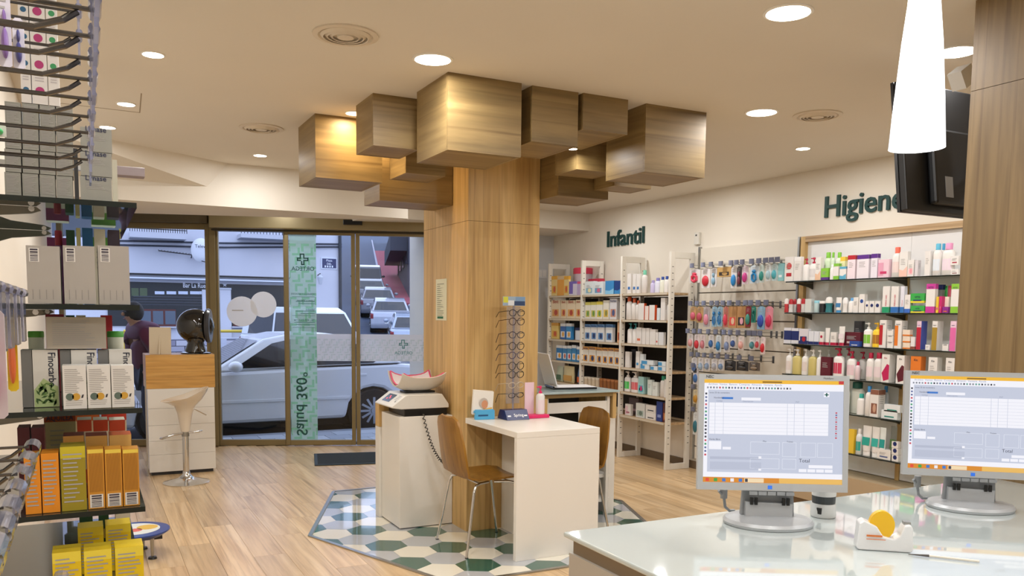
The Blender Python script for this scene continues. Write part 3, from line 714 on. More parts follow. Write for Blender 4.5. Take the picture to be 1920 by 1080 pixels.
# bar-height unit near the window
t = thing('window_counter', 'white drawer unit with an oak upper block by the shop window', 'cabinet', (.74, 8.1, .001)); 
part(t, 'oak_block', lambda q: (q.box(-.288, .288, -.187, .21, .925, 1.078, OAK_BAR), q.box(-.288, .288, -.187, .21, .7775, .9245, OAK_BAR)), bevel=.001)
for z0, z1 in ((.03, .185), (.1865, .31), (.3115, .45), (.4515, .60), (.6015, .776)): part(t, 'drawer_front', lambda q: q.box(-.28, .28, -.187, -.17, z0, z1, WHITE), bevel=.001)
part(t, 'carcass', lambda q: q.box(-.275, .275, -.169, .21, .03, .776, WHITE)); part(t, 'plinth', lambda q: q.box(-.26, .26, -.165, .2, 0, .029, DARK))
part(t, 'side_rail', lambda q: q.box(-.3, -.289, -.187, -.17, .0, .86, STEEL))
t = thing('easel_sign', 'blank cream easel card seen from behind on the window counter', 'sign', (.585, 8.05, 1.08), math.radians(-14)); CR_ = M('#d8c9ae', .6)
part(t, 'card', lambda q: q.obox((0, 0, .12), (.092, 0, 0), (0, .003, 0), (0, .01, .12), CR_)); part(t, 'strut', lambda q: q.prism([(-.06, 0), (.0, .0), (.0, .17)], -.005, .005, CR_, 'x'))
sd = thing('skin_analyser', 'glossy black domed skin analyser on the window counter', 'device', (.885, 8.05, 1.08), math.radians(75)); GB = M('#08080a', .08, coat=1.)
part(sd, 'foot', lambda q: q.lathe([(.13, 0), (.13, .012), (.11, .02)], GB, 28), 40)
part(sd, 'neck', lambda q: q.lathe([(.10, .018), (.07, .10), (.09, .14)], GB, 24), 50)
def dome(q):
    q.ell((0, 0, .255), (.13, .165, .155), GB, 24, 14); q.lathe([(.15, -.02), (.16, 0), (.15, .02)], M('#3a3a3e', .3), 28, (0, -.115, .255), axis='y')
part(sd, 'dome', dome, 50)
# bar stool
st = thing('bar_stool', 'cream moulded bar stool on a chrome trumpet base beside the window counter', 'stool', (.725, 7.5, .001))
part(st, 'base', lambda q: q.lathe([(.19, 0), (.19, .006), (.15, .016), (.07, .04), (.032, .07), (.028, .10)], CHROME, 32), 60)
part(st, 'column', lambda q: (q.cyl((0, 0, .09), (0, 0, .42), .026, .026, CHROME, 16), q.cyl((0, 0, .40), (0, 0, .44), .031, .031, STEEL, 16)), 40)
CRM = M('#e2d6c4', .15, coat=.4)
part(st, 'footrest', lambda q: (q.tube([(0, 0, .43), (-.1, -.09, .43), (-.19, -.14, .41), (-.2, -.06, .4)], .010, CHROME, 8), q.tube([(0, 0, .43), (.1, -.05, .44), (.13, -.0, .44)], .009, CHROME, 8)), 60)
def sseat(q):
    n = 24; ps = []; pr = [(.035, .44, 0), (.05, .52, 0), (.062, .60, 0), (.085, .66, .0), (.13, .70, .02), (.17, .735, .06), (.18, .75, .08), (.165, .748, .08), (.12, .715, .02), (.05, .70, 0), (.004, .698, 0)]
    vs = []
    for r, z, tl in pr:
        for i in range(n):
            a = 2 * math.pi * i / n; c = math.cos(a); vs.append((r * c * (1.08 if r > .1 else 1), r * math.sin(a), z + tl * (.75 * c + .25 * abs(c)) - tl * .1))
    fs = [(j * n + i, j * n + (i + 1) % n, (j + 1) * n + (i + 1) % n, (j + 1) * n + i) for j in range(len(pr) - 1) for i in range(n)]
    q.add(vs, fs, CRM)
part(st, 'seat', sseat, 60)
part(st, 'lever', lambda q: q.tube([(.06, 0, .64), (.17, -.02, .575)], .005, CHROME, 6))

# blue oval footboard on a levelling foot
g = onz(302, 1038, 0)
t = thing('balance_board', 'round blue-rimmed balance platform on metal feet on the oak floor', 'scale', (g[0] - .14, g[1] + .02, .001))
part(t, 'platform', lambda q: (q.lathe([(.16, .125), (.195, .15), (.195, .158), (.165, .16)], M('#23408a', .3), 32)), 40)
part(t, 'printed_top', lambda q: (q.lathe([(.14, .1602), (.14, .1615)], M('#e2e6e0', .4), 28), q.lathe([(.06, .1616), (.06, .1622)], M('#e0b640', .5), 14, (.07, .02, 0)), q.lathe([(.04, .1616), (.04, .1622)], M('#d86a5a', .5), 12, (.0, -.03, 0))))
for a in (-.9, 1.2, 3.3):
    c, s = math.cos(a), math.sin(a)
    part(t, 'foot', lambda q: (q.cyl((c * .14, s * .14, 0), (c * .14, s * .14, .012), .026, .022, BLACK, 12), q.cyl((c * .14, s * .14, .01), (c * .14, s * .14, .128), .008, .012, STEEL, 8)), 40)
part(t, 'crossbar', lambda q: q.box(-.15, .15, -.02, .02, .09, .118, DARK))

# ------------------------------------------------------------------ glass counter, monitors
GZC = .89; KX0, KX1, KY0, KY1 = 1.122, 2.945, .72, 1.868
t = thing('sales_counter', 'sales counter with a white back-painted glass top beside the oak pillar', 'counter', (2.03, 1.3, 0)); ox, oy = 2.03, 1.3
TOPG = M('#c6d0d0', .04, coat=1.)
part(t, 'glass_top', lambda q: q.box(KX0 - ox, KX1 - ox, KY0 - oy, KY1 - oy, GZC - .014, GZC, TOPG), bevel=.004)
part(t, 'recess', lambda q: q.box(KX0 + .02 - ox, KX1 - ox, KY0 + .02 - oy, KY1 - .02 - oy, GZC - .055, GZC - .0145, M('#8a7a66', .5)))
part(t, 'body', lambda q: q.box(KX0 + .012 - ox, KX1 - ox, KY0 + .012 - oy, KY1 - .012 - oy, .08, GZC - .0555, M('#b9b2a8', .4)))
part(t, 'plinth', lambda q: q.box(KX0 + .04 - ox, KX1 - ox, KY0 + .04 - oy, KY1 - .04 - oy, 0.001, .08, DARK))
SIL = M('#b6babe', .35, .2); GRY = M('#8e9296', .4); 
def EM(hexc, s=.7):
    k = ('em', hexc, s)
    if k not in MC:
        m, nt, b = newmat('screen_' + hexc[1:]); b.inputs['Base Color'].default_value = (.01, .01, .012, 1); b.inputs['Roughness'].default_value = .3
        b.inputs['Emission Color'].default_value = lin(hexc); b.inputs['Emission Strength'].default_value = s; MC[k] = m
    return MC[k]
SCRBG = EM('#c4cadc'); SCRW = EM('#f2f2fa'); SCRY = EM('#f0b83a'); SCRO = EM('#d88a2a'); SCRG = EM('#8a90a6'); SCRD = EM('#3a3e50')
def monitor(label, cx, cy, yaw, tilt):
    t = thing('monitor', label, 'monitor', (cx, cy, GZC + .001), yaw, 'computer monitors on the glass counter')
    part(t, 'base', lambda q: q.lathe([(.122, 0), (.125, .008), (.118, .016), (.05, .022)], SIL, 36, (0, .02, 0), 1.0, .82), 40)
    part(t, 'neck', lambda q: q.prism([(-.075, .018), (.075, .018), (.07, .105), (-.07, .105)], .03, .05, GRY, 'y'), bevel=.004)
    part(t, 'cable_cover', lambda q: (q.prism([(-.065, .018), (.065, .018), (.065, .058), (-.065, .062)], .012, .03, SIL, 'y'), [q.box(x - .004, x + .004, .004, .012, .055, .075, BLACK) for x in (-.05, -.038, .038, .05)]))
    H = .322; Wd = .41; z0 = .098; ct, s_ = math.cos(tilt), math.sin(tilt)
    pn = bpy.data.objects.new('panel_pivot', None)
    bpy.data.objects.remove(pn)
    def T(x, y, z): return (x, y * ct + z * s_ * 1.0, z * ct - y * s_ + z0)
    def bx(q, x0, x1, y0, y1, za, zb, m):
        vs = [T(*p) for p in ((x0, y0, za), (x1, y0, za), (x1, y1, za), (x0, y1, za), (x0, y0, zb), (x1, y0, zb), (x1, y1, zb), (x0, y1, zb))]
        q.add(vs, [(3, 2, 1, 0), (4, 5, 6, 7), (0, 1, 5, 4), (1, 2, 6, 5), (2, 3, 7, 6), (3, 0, 4, 7)], m)
    hw = Wd / 2; bz = .015
    bez = part(t, 'bezel', lambda q: (bx(q, -hw, hw, -.012, .012, 0, .021, SIL), bx(q, -hw, hw, -.012, .012, H - bz, H, SIL), bx(q, -hw, -hw + bz, -.012, .012, .021, H - bz, SIL), bx(q, hw - bz, hw, -.012, .012, .021, H - bz, SIL)))
    part(t, 'back_shell', lambda q: bx(q, -hw + .01, hw - .01, .0125, .045, .012, H - .012, GRY))
    part(t, 'buttons', lambda q: [bx(q, -.062 + .025 * k, -.04 + .025 * k, -.015, -.0125, -.012, -.002, GRY) for k in range(5)])
    sx0, sx1, sz0, sz1 = -hw + bz, hw - bz, .021, H - bz
    scr = part(t, 'screen', lambda q: bx(q, sx0, sx1, -.009, .0, sz0, sz1, SCRBG))
    W_, H_ = sx1 - sx0, sz1 - sz0
    def ui(q):
        def r(u0, u1, v0, v1, m, h=.0095): q.add([T(sx0 + u * W_, -h, sz1 - v * H_) for u, v in ((u0, v1), (u1, v1), (u1, v0), (u0, v0))], [(0, 1, 2, 3)], m)
        def tx(s, u, v, h, m, mw=None): q.text(s, T(sx0 + u * W_, -.0105, sz1 - v * H_), (1, 0, 0), Vector(T(0, 0, 1)) - Vector(T(0, 0, 0)), h, m, 'l', 0, mw)
        r(0, 1, 0, .035, SCRY); r(0, 1, .035, .1, SCRW); r(0, .03, .1, .9, SCRW); r(.04, .895, .225, .53, SCRW, .0098); r(0, 1, .9, .95, SCRW); r(0, 1, .95, 1, SCRO); r(.55, 1, .951, .999, EM('#e8b860'), .0099)
        for k in range(8): r(.04, .895, .26 + .034 * k, .262 + .034 * k, SCRBG, .0102)
        for u in (.08, .14, .6, .65, .72): r(u, u + .003, .225, .53, SCRBG, .0102)
        r(.965, 1, 0, .03, EM('#c83a3a'), .0099); r(.86, .9, .11, .155, SCRW, .0098); r(.875, .885, .115, .15, EM('#1f5a50'), .0101); r(.865, .895, .128, .138, EM('#1f5a50'), .0101)
        r(.13, .21, .17, .19, EM('#3a78c8'), .0099); r(.27, .41, .172, .2, SCRW, .0099)
        for u0, u1, v0, v1 in ((.34, .55, .6, .72), (.57, .67, .6, .74), (.7, .81, .6, .74), (.82, .93, .6, .74), (.34, .55, .76, .86), (.57, .67, .76, .86)):
            for a in ((u0, u1, v0, v0 + .004), (u0, u1, v1 - .004, v1), (u0, u0 + .003, v0, v1), (u1 - .003, u1, v0, v1)): r(*a, EM('#e0e4f0'), .0099)
        r(.04, .13, .6, .68, SCRW, .0099); r(.14, .2, .655, .68, SCRW, .0099); r(.05, .42, .75, .775, EM('#b4bacd'), .0099); r(.05, .42, .8, .875, EM('#b9bfd2'), .0099); r(.4, .42, .74, .765, SCRW, .0101); r(.4, .42, .86, .88, SCRW, .0101)
        r(.76, .93, .815, .845, SCRW, .0099)
        for k in range(4): r(.69 + .062 * k, .745 + .062 * k, .855, .885, SCRW, .0099)
        rn = random.Random(3)
        for k in range(28): u = .02 + .022 * k; r(u, u + .012, .07, .088, EM(rn.choice(['#5a6a9a', '#8a8f9a', '#c84a5a', '#5a9a8a', '#7a7f8a', '#303440'])), .0102)
        for k in range(18): v = .13 + .035 * k; r(.008, .022, v, v + .018, EM(rn.choice(['#5a6a9a', '#c84a5a', '#3a9a6a', '#303440'])), .0102)
        for k in range(12): v = .3 + .022 * k; r(.945, .957, v, v + .014, EM(rn.choice(['#5a6a9a', '#c84a5a', '#a0a4b4'])), .0102)
        for k in range(5): u = .02 + .06 * k; r(u, u + .025, .96, .992, EM(rn.choice(['#e8e8f0', '#3aa04a', '#3a78c8', '#e04a3a'])), .0102)
        r(.3, .44, .955, .996, EM('#f0d8b0'), .0102); r(.305, .325, .96, .992, SCRD, .0104)
        r(.42, .56, .012, .026, EM('#8a6420'), .0102); tx('Total', .69, .79, .014, SCRD); tx('Venta libre', .04, .59, .007, SCRD); tx('Mes', .43, .6, .006, SCRD); tx('Tickets', .6, .6, .006, SCRD)
        tx('lunes 25 de noviembre', .04, .135, .006, SCRD); tx('Vendedor', .07, .185, .007, SCRD); tx('Descripción', .28, .215, .006, SCRG); tx('Código', .09, .215, .006, SCRG); tx('PVP', .66, .215, .006, SCRG)
        tx('Archivo  Ventas  Bancos  Compras  Almacén  Ventana  Ayuda', .03, .055, .008, SCRG)
    part(scr, 'screen_print', ui)
    def brand(q):
        q.text('NEC', T(-hw + .02, -.0126, H - .011), (1, 0, 0), (0, 0, 1), .011, M('#22242a', .5), 'l', .01)
    def brand2(q):
        q.text('MultiSync', T(hw - .07, -.0126, H - .010), (1, 0, 0), (0, 0, 1), .007, M('#4a4d54', .5), 'l', 0, .05)
    part(bez, 'brand_lettering', brand); part(bez, 'model_lettering', brand2); part(bez, 'power_button', lambda q: bx(q, -.012, .0, -.0127, -.012, .005, .015, M('#2a64c8', .4, emit=.4)))
    return t
p = onz(1443, 985, GZC)
monitor('silver monitor nearer the counter corner, its screen fully in view', p[0], p[1], YAW - math.radians(3.5), math.radians(5))
p = onz(1822, 955, GZC)
monitor('silver monitor standing in front of the oak pillar', p[0], p[1], YAW - math.radians(13), math.radians(5))
for (a, bb, cc, lab) in (((1352, 925), (1356, 962), (1400, 975), 'corner'), ((1747, 905), (1748, 938), (1790, 935), 'pillar')):
    p0 = Vector(onz(*bb, GZC)) - Vector((.05, -.02, 0) if lab == 'pillar' else (0, 0, 0))
    def cab(q):
        zz = .1; q.tube([(p0[0] - .02, p0[1], GZC + .07), (p0[0] - .01, p0[1], GZC + .06), (p0[0], p0[1], GZC + .05), (p0[0] + .002, p0[1] - .005, GZC + .02), (p0[0] + .015, p0[1] - .01, GZC + .008), (p0[0] + .03, p0[1] - .015, GZC + .008)], .0045, GRY, 6); q.cyl((p0[0], p0[1], GZC + .045), (p0[0], p0[1], GZC + .08), .0105, .0105, M('#9a9c9e', .5), 10)
    tag(part(None, 'monitor_cable', cab, 60), 'grey monitor cable with a ferrite bead by the ' + lab + ' monitor', 'cable')
# card reader dome, tape dispenser, pencil, acrylic tray
p = onz(1543, 968, GZC); 
t = thing('document_camera', 'white cylindrical scanner with a dark grey band behind the monitor', 'scanner', (p[0], p[1], GZC + .001)); WG = M('#e2e4e4', .25)
part(t, 'foot', lambda q: q.lathe([(.034, 0), (.036, .005), (.034, .04)], WG, 24), 40); part(t, 'band', lambda q: q.lathe([(.0325, .0405), (.0335, .062)], M('#3c4246', .4), 24)); part(t, 'cap', lambda q: q.lathe([(.034, .0625), (.035, .085), (.03, .095)], WG, 24), 40)
part(t, 'socket', lambda q: q.box(-.034, -.024, -.02, -.006, .012, .03, BLACK))
p = onz(1655, 1030, GZC)
t = thing('tape_dispenser', 'white tape dispenser with yellow tape on the glass counter', 'tape dispenser', (p[0], p[1], GZC + .001), YAW - math.radians(12)); t.scale = (1, 1, 1.2)
TW = M('#e4e6e8', .25)
def tdb(q):
    pr = [(-.066, .004), (-.062, 0), (.06, 0), (.066, .004), (.064, .05), (.058, .058), (.044, .056), (.034, .034), (.02, .026), (-.004, .03), (-.02, .05), (-.05, .062), (-.062, .056)]
    q.prism(pr, -.022, .022, TW, 'y')
tb = part(t, 'body', tdb, bevel=.004)
part(tb, 'lettering', lambda q: (q.box(-.045, -.008, -.0262, -.026, .03, .034, M('#d87a3a', .6)), q.box(-.045, .0, -.0262, -.026, .024, .0255, M('#d87a3a', .6))))
part(t, 'tape_roll', lambda q: q.lathe([(.012, -.009), (.030, -.009), (.030, .009), (.012, .009)], M('#e8b820', .3), 24, (-.006, 0, .052), axis='y'), 40)
part(t, 'cutter', lambda q: q.box(.044, .060, -.01, .01, .057, .062, STEEL))
a, c = Vector(onz(1703, 1041, GZC)), Vector(onz(1836, 1056, GZC)); up = Vector((0, 0, .0045))
t = thing('paintbrush_pencil', 'slim white pencil with a dark tip lying on the glass counter', 'pencil', a + up); d = c - a
part(t, 'shaft', lambda q: q.cyl(d * .3, d, .0032, .0032, M('#e6e0d4', .4), 8), 40); part(t, 'tip', lambda q: q.cyl((0, 0, -.002), d * .3, .0008, .0032, M('#4a4540', .4), 8), 40)

# pendant lamp
PY = 1.1; pb0, pb1 = ony(1671, 272, PY), ony(1765, 272, PY); cx = (pb0[0] + pb1[0]) / 2; r0 = (pb1[0] - pb0[0]) / 2 * .70; zb = ony(1718, 278, PY)[2]
t = thing('pendant_lamp', 'white glass cone pendant lamp hanging over the glass counter', 'lamp', (cx, PY, zb))
PG = M('#eef2f6', .25, emit=1.5); PGT = M('#9aa4aa', .3, emit=.12); rt = r0 * .56
part(t, 'shade', lambda q: q.lathe([(r0 * .985, .0), (r0, .0), (r0 * .9, .08), (r0 * .72, .20), (rt * 1.02, .27), (rt, .30)], PG, 32, mats=[PG, PGT if False else M('#dfe6ee', .25, emit=.7), PG, PG, PG]), 50)
part(t, 'upper_tube', lambda q: q.lathe([(rt, .301), (rt * .98, .40), (rt * .9, .42)], PGT, 24), 40)
part(t, 'rim_glow', lambda q: q.lathe([(r0 * .94, .004), (r0 * .94, .006)], M('#ffffff', .4, emit=6), 28))
part(t, 'fixing_pin', lambda q: q.cyl((-rt - .012, 0, .385), (rt + .012, 0, .385), .003, .003, STEEL, 6)); part(t, 'cord', lambda q: q.cyl((0, 0, .42), (0, 0, CZ - zb - .02), .003, .003, DARK, 6)); part(t, 'canopy', lambda q: q.lathe([(.05, CZ - zb - .025), (.05, CZ - zb - .001)], CHROME, 20), 40)
pl = bpy.data.lights.new('bulb', 'POINT'); pl.energy = 2.5; pl.color = (1, .96, .9); pl.shadow_soft_size = .03; plo = bpy.data.objects.new('bulb', pl); COL.objects.link(plo); plo.parent = t; plo.location = (0, 0, -.02)

# television seen from behind, on an arm from the pillar
t = thing('television', 'black flat television seen from behind on a bracket at the oak pillar', 'television', (3.615, 2.40, 1.93)); ta = math.radians(7)
def TV(q, x0, x1, y0, y1, z0, z1, m):
    vs = []
    for x, y, z in ((x0, y0, z0), (x1, y0, z0), (x1, y1, z0), (x0, y1, z0), (x0, y0, z1), (x1, y0, z1), (x1, y1, z1), (x0, y1, z1)): vs.append((x, y * math.cos(ta) + z * math.sin(ta), z * math.cos(ta) - y * math.sin(ta)))
    q.add(vs, [(3, 2, 1, 0), (4, 5, 6, 7), (0, 1, 5, 4), (1, 2, 6, 5), (2, 3, 7, 6), (3, 0, 4, 7)], m)
TB = M('#050506', .5)
part(t, 'back_shell', lambda q: TV(q, -.5, .5, 0, .035, 0, .56, TB), bevel=.006); part(t, 'rear_housing', lambda q: TV(q, -.36, .4, -.04, -.0005, .03, .36, M('#060709', .5)), bevel=.012)
part(t, 'screen_frame', lambda q: TV(q, -.5, .5, .0355, .05, 0, .56, BLACK)); part(t, 'rating_label', lambda q: TV(q, -.30, -.25, -.0415, -.0405, .06, .15, M('#8a8d90', .5)))
part(t, 'wall_arm', lambda q: q.obox((-.48, -.2, .50), (.03, 0, .02), (0, .03, 0), (-.02, 0, .03), M('#b4b0a8', .4)), label='pale metal bracket head'); part(t, 'arm_bar', lambda q: (q.box(-.02, .02, -.42, -.04, .2, .24, DARK)))

# ================================================================== WALL FIXTURES
# lettering on the wall
LG = M('#16403e', .5)
def wallword(word, pxa, pya, pxb, pyb, hpx, label):
    a, c = onx(pxa, pya, XR), onx(pxb, pyb, XR); Ht = onx(pxa, hpx, XR)[2] - a[2]
    vs, fs, wd = textmesh(word, .012)
    q = MB(); L = a[1] - c[1]; xs = L / wd; hs = Ht / .72; n = len(vs)
    o = thing('wall_lettering', label, 'lettering', (XR, a[1], a[2]))
    # split letters by islands: group the outline by connected faces
    par = list(range(n))
    def find(i):
        while par[i] != i: par[i] = par[par[i]]; i = par[i]
        return i
    for f in fs:
        for k in f[1:]: par[find(k)] = find(f[0])
    isl = {}
    for f in fs: isl.setdefault(find(f[0]), []).append(f)
    groups = sorted(isl.values(), key=lambda F: min(vs[i][0] for f in F for i in f)); boxes = [(min(vs[i][0] for f in F for i in f), max(vs[i][0] for f in F for i in f)) for F in groups]
    merged = []
    for F, bx in zip(groups, boxes):
        if merged and bx[0] < merged[-1][1] - .02 and bx[1] <= merged[-1][1] + .05: merged[-1] = (merged[-1][0] + F, max(merged[-1][1], bx[1]))
        else: merged.append((list(F), bx[1]))
    for F, _ in merged:
        q = MB(); idx = sorted({i for f in F for i in f}); mp = {i: k for k, i in enumerate(idx)}
        front = [(-.018, -vs[i][0] * xs, vs[i][1] * hs) for i in idx]; back = [(-.001, p[1], p[2]) for p in front]; m = len(idx)
        fc = [tuple(mp[i] for i in f) for f in F]; ed = {}
        for f in fc:
            for i in range(len(f)): e = (f[i], f[(i + 1) % len(f)]); ed[e] = 1
        sides = [(e[1], e[0], e[0] + m, e[1] + m) for e in ed if (e[1], e[0]) not in ed]
        q.add(front + back, fc + [tuple(i + m for i in reversed(f)) for f in fc] + sides, LG); q.build('letter', o)
wallword('Infantil', 1140, 463, 1209, 455, 433.5, 'dark green raised letters reading Infantil on the wall')
wallword('Higiene', 1548, 408, 1698, 389, 368, 'dark green raised letters reading Higiene on the wall')
a = onx(1310, 447, XR)
t = thing('wall_sensor', 'small white motion detector on the wall above the shelf tower', 'sensor', (XR, a[1], a[2])); part(t, 'body', lambda q: q.box(-.03, -.001, -.035, .035, -.06, .055, M('#dcd8ce', .5)), bevel=.006); part(t, 'lens', lambda q: q.box(-.032, -.0305, -.01, .01, .02, .035, DARK))
a = ony(1017, 513, 9.0)
t = thing('light_switch', 'white double light switch on the pale back wall', 'switch', (a[0] - .01, 9.0, a[2])); part(t, 'plate', lambda q: q.box(-.07, .07, -.012, -.001, -.06, .06, M('#d8dae0', .4)), bevel=.003)
for s in (-.033, .033): part(t, 'rocker', lambda q: q.box(s - .025, s + .025, -.018, -.0125, -.04, .04, M('#e8e8ea', .4)))
# notice on the column
a, c = onx(818, 524, 2.24), onx(838, 601, 2.24)
t = thing('paper_notice', 'tall printed paper notice taped to the oak column', 'notice', (2.2395, a[1], c[2])); hN = a[2] - c[2]; wN = abs(a[1] - onx(838, 560, 2.24)[1])
part(t, 'sheet', lambda q: q.box(-.002, -.0005, -wN, 0, 0, hN, M('#dcd9bc', .7)))
def nl(q):
    rn = random.Random(5)
    for k in range(16): z = hN * (.12 + .05 * k); q.poly([(-.0026, -wN * .12, z), (-.0026, -wN * (.3 + .5 * rn.random()), z), (-.0026, -wN * (.3 + .5 * rn.random()), z + .005), (-.0026, -wN * .12, z + .005)], M('#8a8c74', .8))
    q.poly([(-.0026, -wN * .15, .012), (-.0026, -wN * .7, .012), (-.0026, -wN * .7, .028), (-.0026, -wN * .15, .028)], M('#2f6a4a', .7))
part(t, 'print', nl)

# Infantil shelving: four ladder towers and boards
IX0, IX1 = 4.88, 5.165
TWY = [6.256, 7.048, 7.816, 8.55]; TH = 2.07; IZ = [1.692, 1.428, 1.187, .94, .69, .45]
TWL = ['beside the hook wall', 'second from the hook wall', 'third from the hook wall', 'nearest the back wall']
TM = M('#e4dfd4', .45)
for yy, lab in zip(TWY, TWL):
    t = thing('shelf_tower', 'white open ladder tower of the Infantil shelving, ' + lab, 'shelf tower', (IX0, yy, 0.001), 0, 'ladder towers of the Infantil shelving'); D = IX1 - IX0
    for nm, a in (('post', (0, .05, 0, .028, 0, TH)), ('post', (D - .05, D, 0, .028, 0, TH)), ('top_bar', (.0505, D - .0505, 0, .028, TH - .06, TH)), ('foot_bar', (.0505, D - .0505, 0, .028, 0, .055))): part(t, nm, lambda q: q.box(*a, TM), bevel=.0015)
    part(t, 'slots', lambda q: [q.box(x - .009, x + .009, -.0008, .0, z - .003, z + .003, M('#4a463e', .8)) for x in (.025, D - .025) for z in [.25 + .06 * k for k in range(29)]])['kind'] = 'stuff'
SECN = ['by the hook wall', 'in the middle bay', 'in the bay by the back wall']; RWN = ['top', 'second', 'third', 'fourth', 'fifth', 'lowest']
for s in range(3):
    y0, y1 = TWY[s] + .0285, TWY[s + 1] - .0005
    for k, z in enumerate(IZ):
        if s == 2 and k == 5: continue
        o = thing('shelf_board', RWN[k] + ' oak board of the Infantil shelving ' + SECN[s], 'shelf', (IX0, y0, z - .022), 0, 'oak boards of the Infantil shelving')
        part(o, 'board', lambda q: q.box(.004, IX1 - IX0, 0, y1 - y0, 0, .0215, BOARD)); part(o, 'price_rail', lambda q: q.box(0, .0035, 0.02, y1 - y0 - .02, .001, .0205, M('#cfc4b0', .5)))
        part(o, 'back_bracket', lambda q: q.box(IX1 - IX0 - .02, IX1 - IX0, .0, .012, -.03, -.0005, DARK))
    # dark back panel below each bay's upper shelves
    bp = MB(); bp.box(5.168, 5.19, y0, y1, .47, 1.66, M('#2b2724', .7)); tag(bp.build('back_panel'), 'dark back panel behind the Infantil boards ' + SECN[s], 'panel', 'dark back panels of the Infantil shelving')

# Higiene wall: oak frame, white back, glass shelves on brackets
HX = 4.95; HZ = [1.753, 1.508, 1.263, 1.02, .77, .51]
for k in range(3, 6): HZ[k] = [onx(1596, 712, HX)[2], onx(1596, 777, HX)[2], onx(1596, 851, HX)[2]][k - 3]
HY0, HY1 = 3.05, 4.935
t = thing('wall_niche', 'oak framed white display niche of the Higiene wall', 'niche', (XR, (HY0 + HY1) / 2, .001)); cy = (HY0 + HY1) / 2; hh = HY1 - cy; ZT = 2.117
for nm, a in (('frame_post', (-.05, -.0005, hh - .045, hh, .13, ZT)), ('frame_post', (-.05, -.0005, -hh, -hh + .045, .13, ZT)), ('frame_head', (-.05, -.0005, -hh + .0455, hh - .0455, ZT - .045, ZT)), ('upright', (-.03, -.019, 3.96 - cy - .016, 3.96 - cy + .016, .3, 1.75))): part(t, nm, lambda q: q.box(*a, OAK_Z if nm != 'frame_head' else BOARD))
LITP = M('#e8e6e4', .4)
for y0, y1 in ((-hh + .046, -.02 + 3.965 - cy), (3.946 - cy + .001, hh - .046)): part(t, 'back_panel', lambda q: q.box(-.018, -.0005, y0, y1, .31, ZT - .046, LITP))
part(t, 'base_cabinet', lambda q: q.box(-.27, -.0005, -hh, hh, .06, .305, M('#b59f80', .5))); part(t, 'plinth', lambda q: q.box(-.24, -.0005, -hh, hh, 0, .06, M('#7a6448', .5)))
EDGE = M('#16201e', .2)
HN = ['top', 'second', 'third', 'fourth', 'fifth', 'lowest']
for k, z in enumerate(HZ):
    o = thing('glass_shelf', HN[k] + ' glass shelf of the Higiene wall', 'shelf', (HX, 3.1, z - .0085), 0, 'glass shelves of the Higiene wall')
    part(o, 'glass', lambda q: q.box(0, .228, 0, 1.785, 0, .008, SHELFGLASS, sides=EDGE))
    for yb in (.86, 1.72): part(o, 'bracket', lambda q: q.prism([(.03, -.001), (.228, -.001), (.228, -.05), (.19, -.035), (.03, -.008)], yb - .006, yb + .006, M('#4a4538', .4, .5), 'y'))

# slat wall with hooks
PX = XR - .001; SY0, SY1 = 4.99, 6.2
t = thing('slat_wall', 'pale slatted hook wall between the ladder tower and the niche', 'panel', (XR, (SY0 + SY1) / 2, 0)); cy = (SY0 + SY1) / 2; zt = onx(1400, 457, XR)[2]
gz = [onx(1400, y, XR - .02)[2] for y in (456.5, 547, 602, 656, 706, 757, 808, 858)]
gz = [zt] + gz[1:] + [.1]
for k in range(len(gz) - 1): part(t, 'slat', lambda q: q.box(-.02, -.0005, SY0 - cy, SY1 - cy, gz[k + 1] + .005, gz[k] - .005, M('#ddd6c8', .5)))
part(t, 'groove_back', lambda q: q.box(-.008, -.0004, SY0 - cy, SY1 - cy, .1, zt - .006, M('#5a5248', .7)))
for y in (SY0 - .012, SY1 + .012): part(t, 'upright', lambda q: q.box(-.03, -.0005, y - cy - .009, y - cy + .009, .1, zt + .01, STEEL))

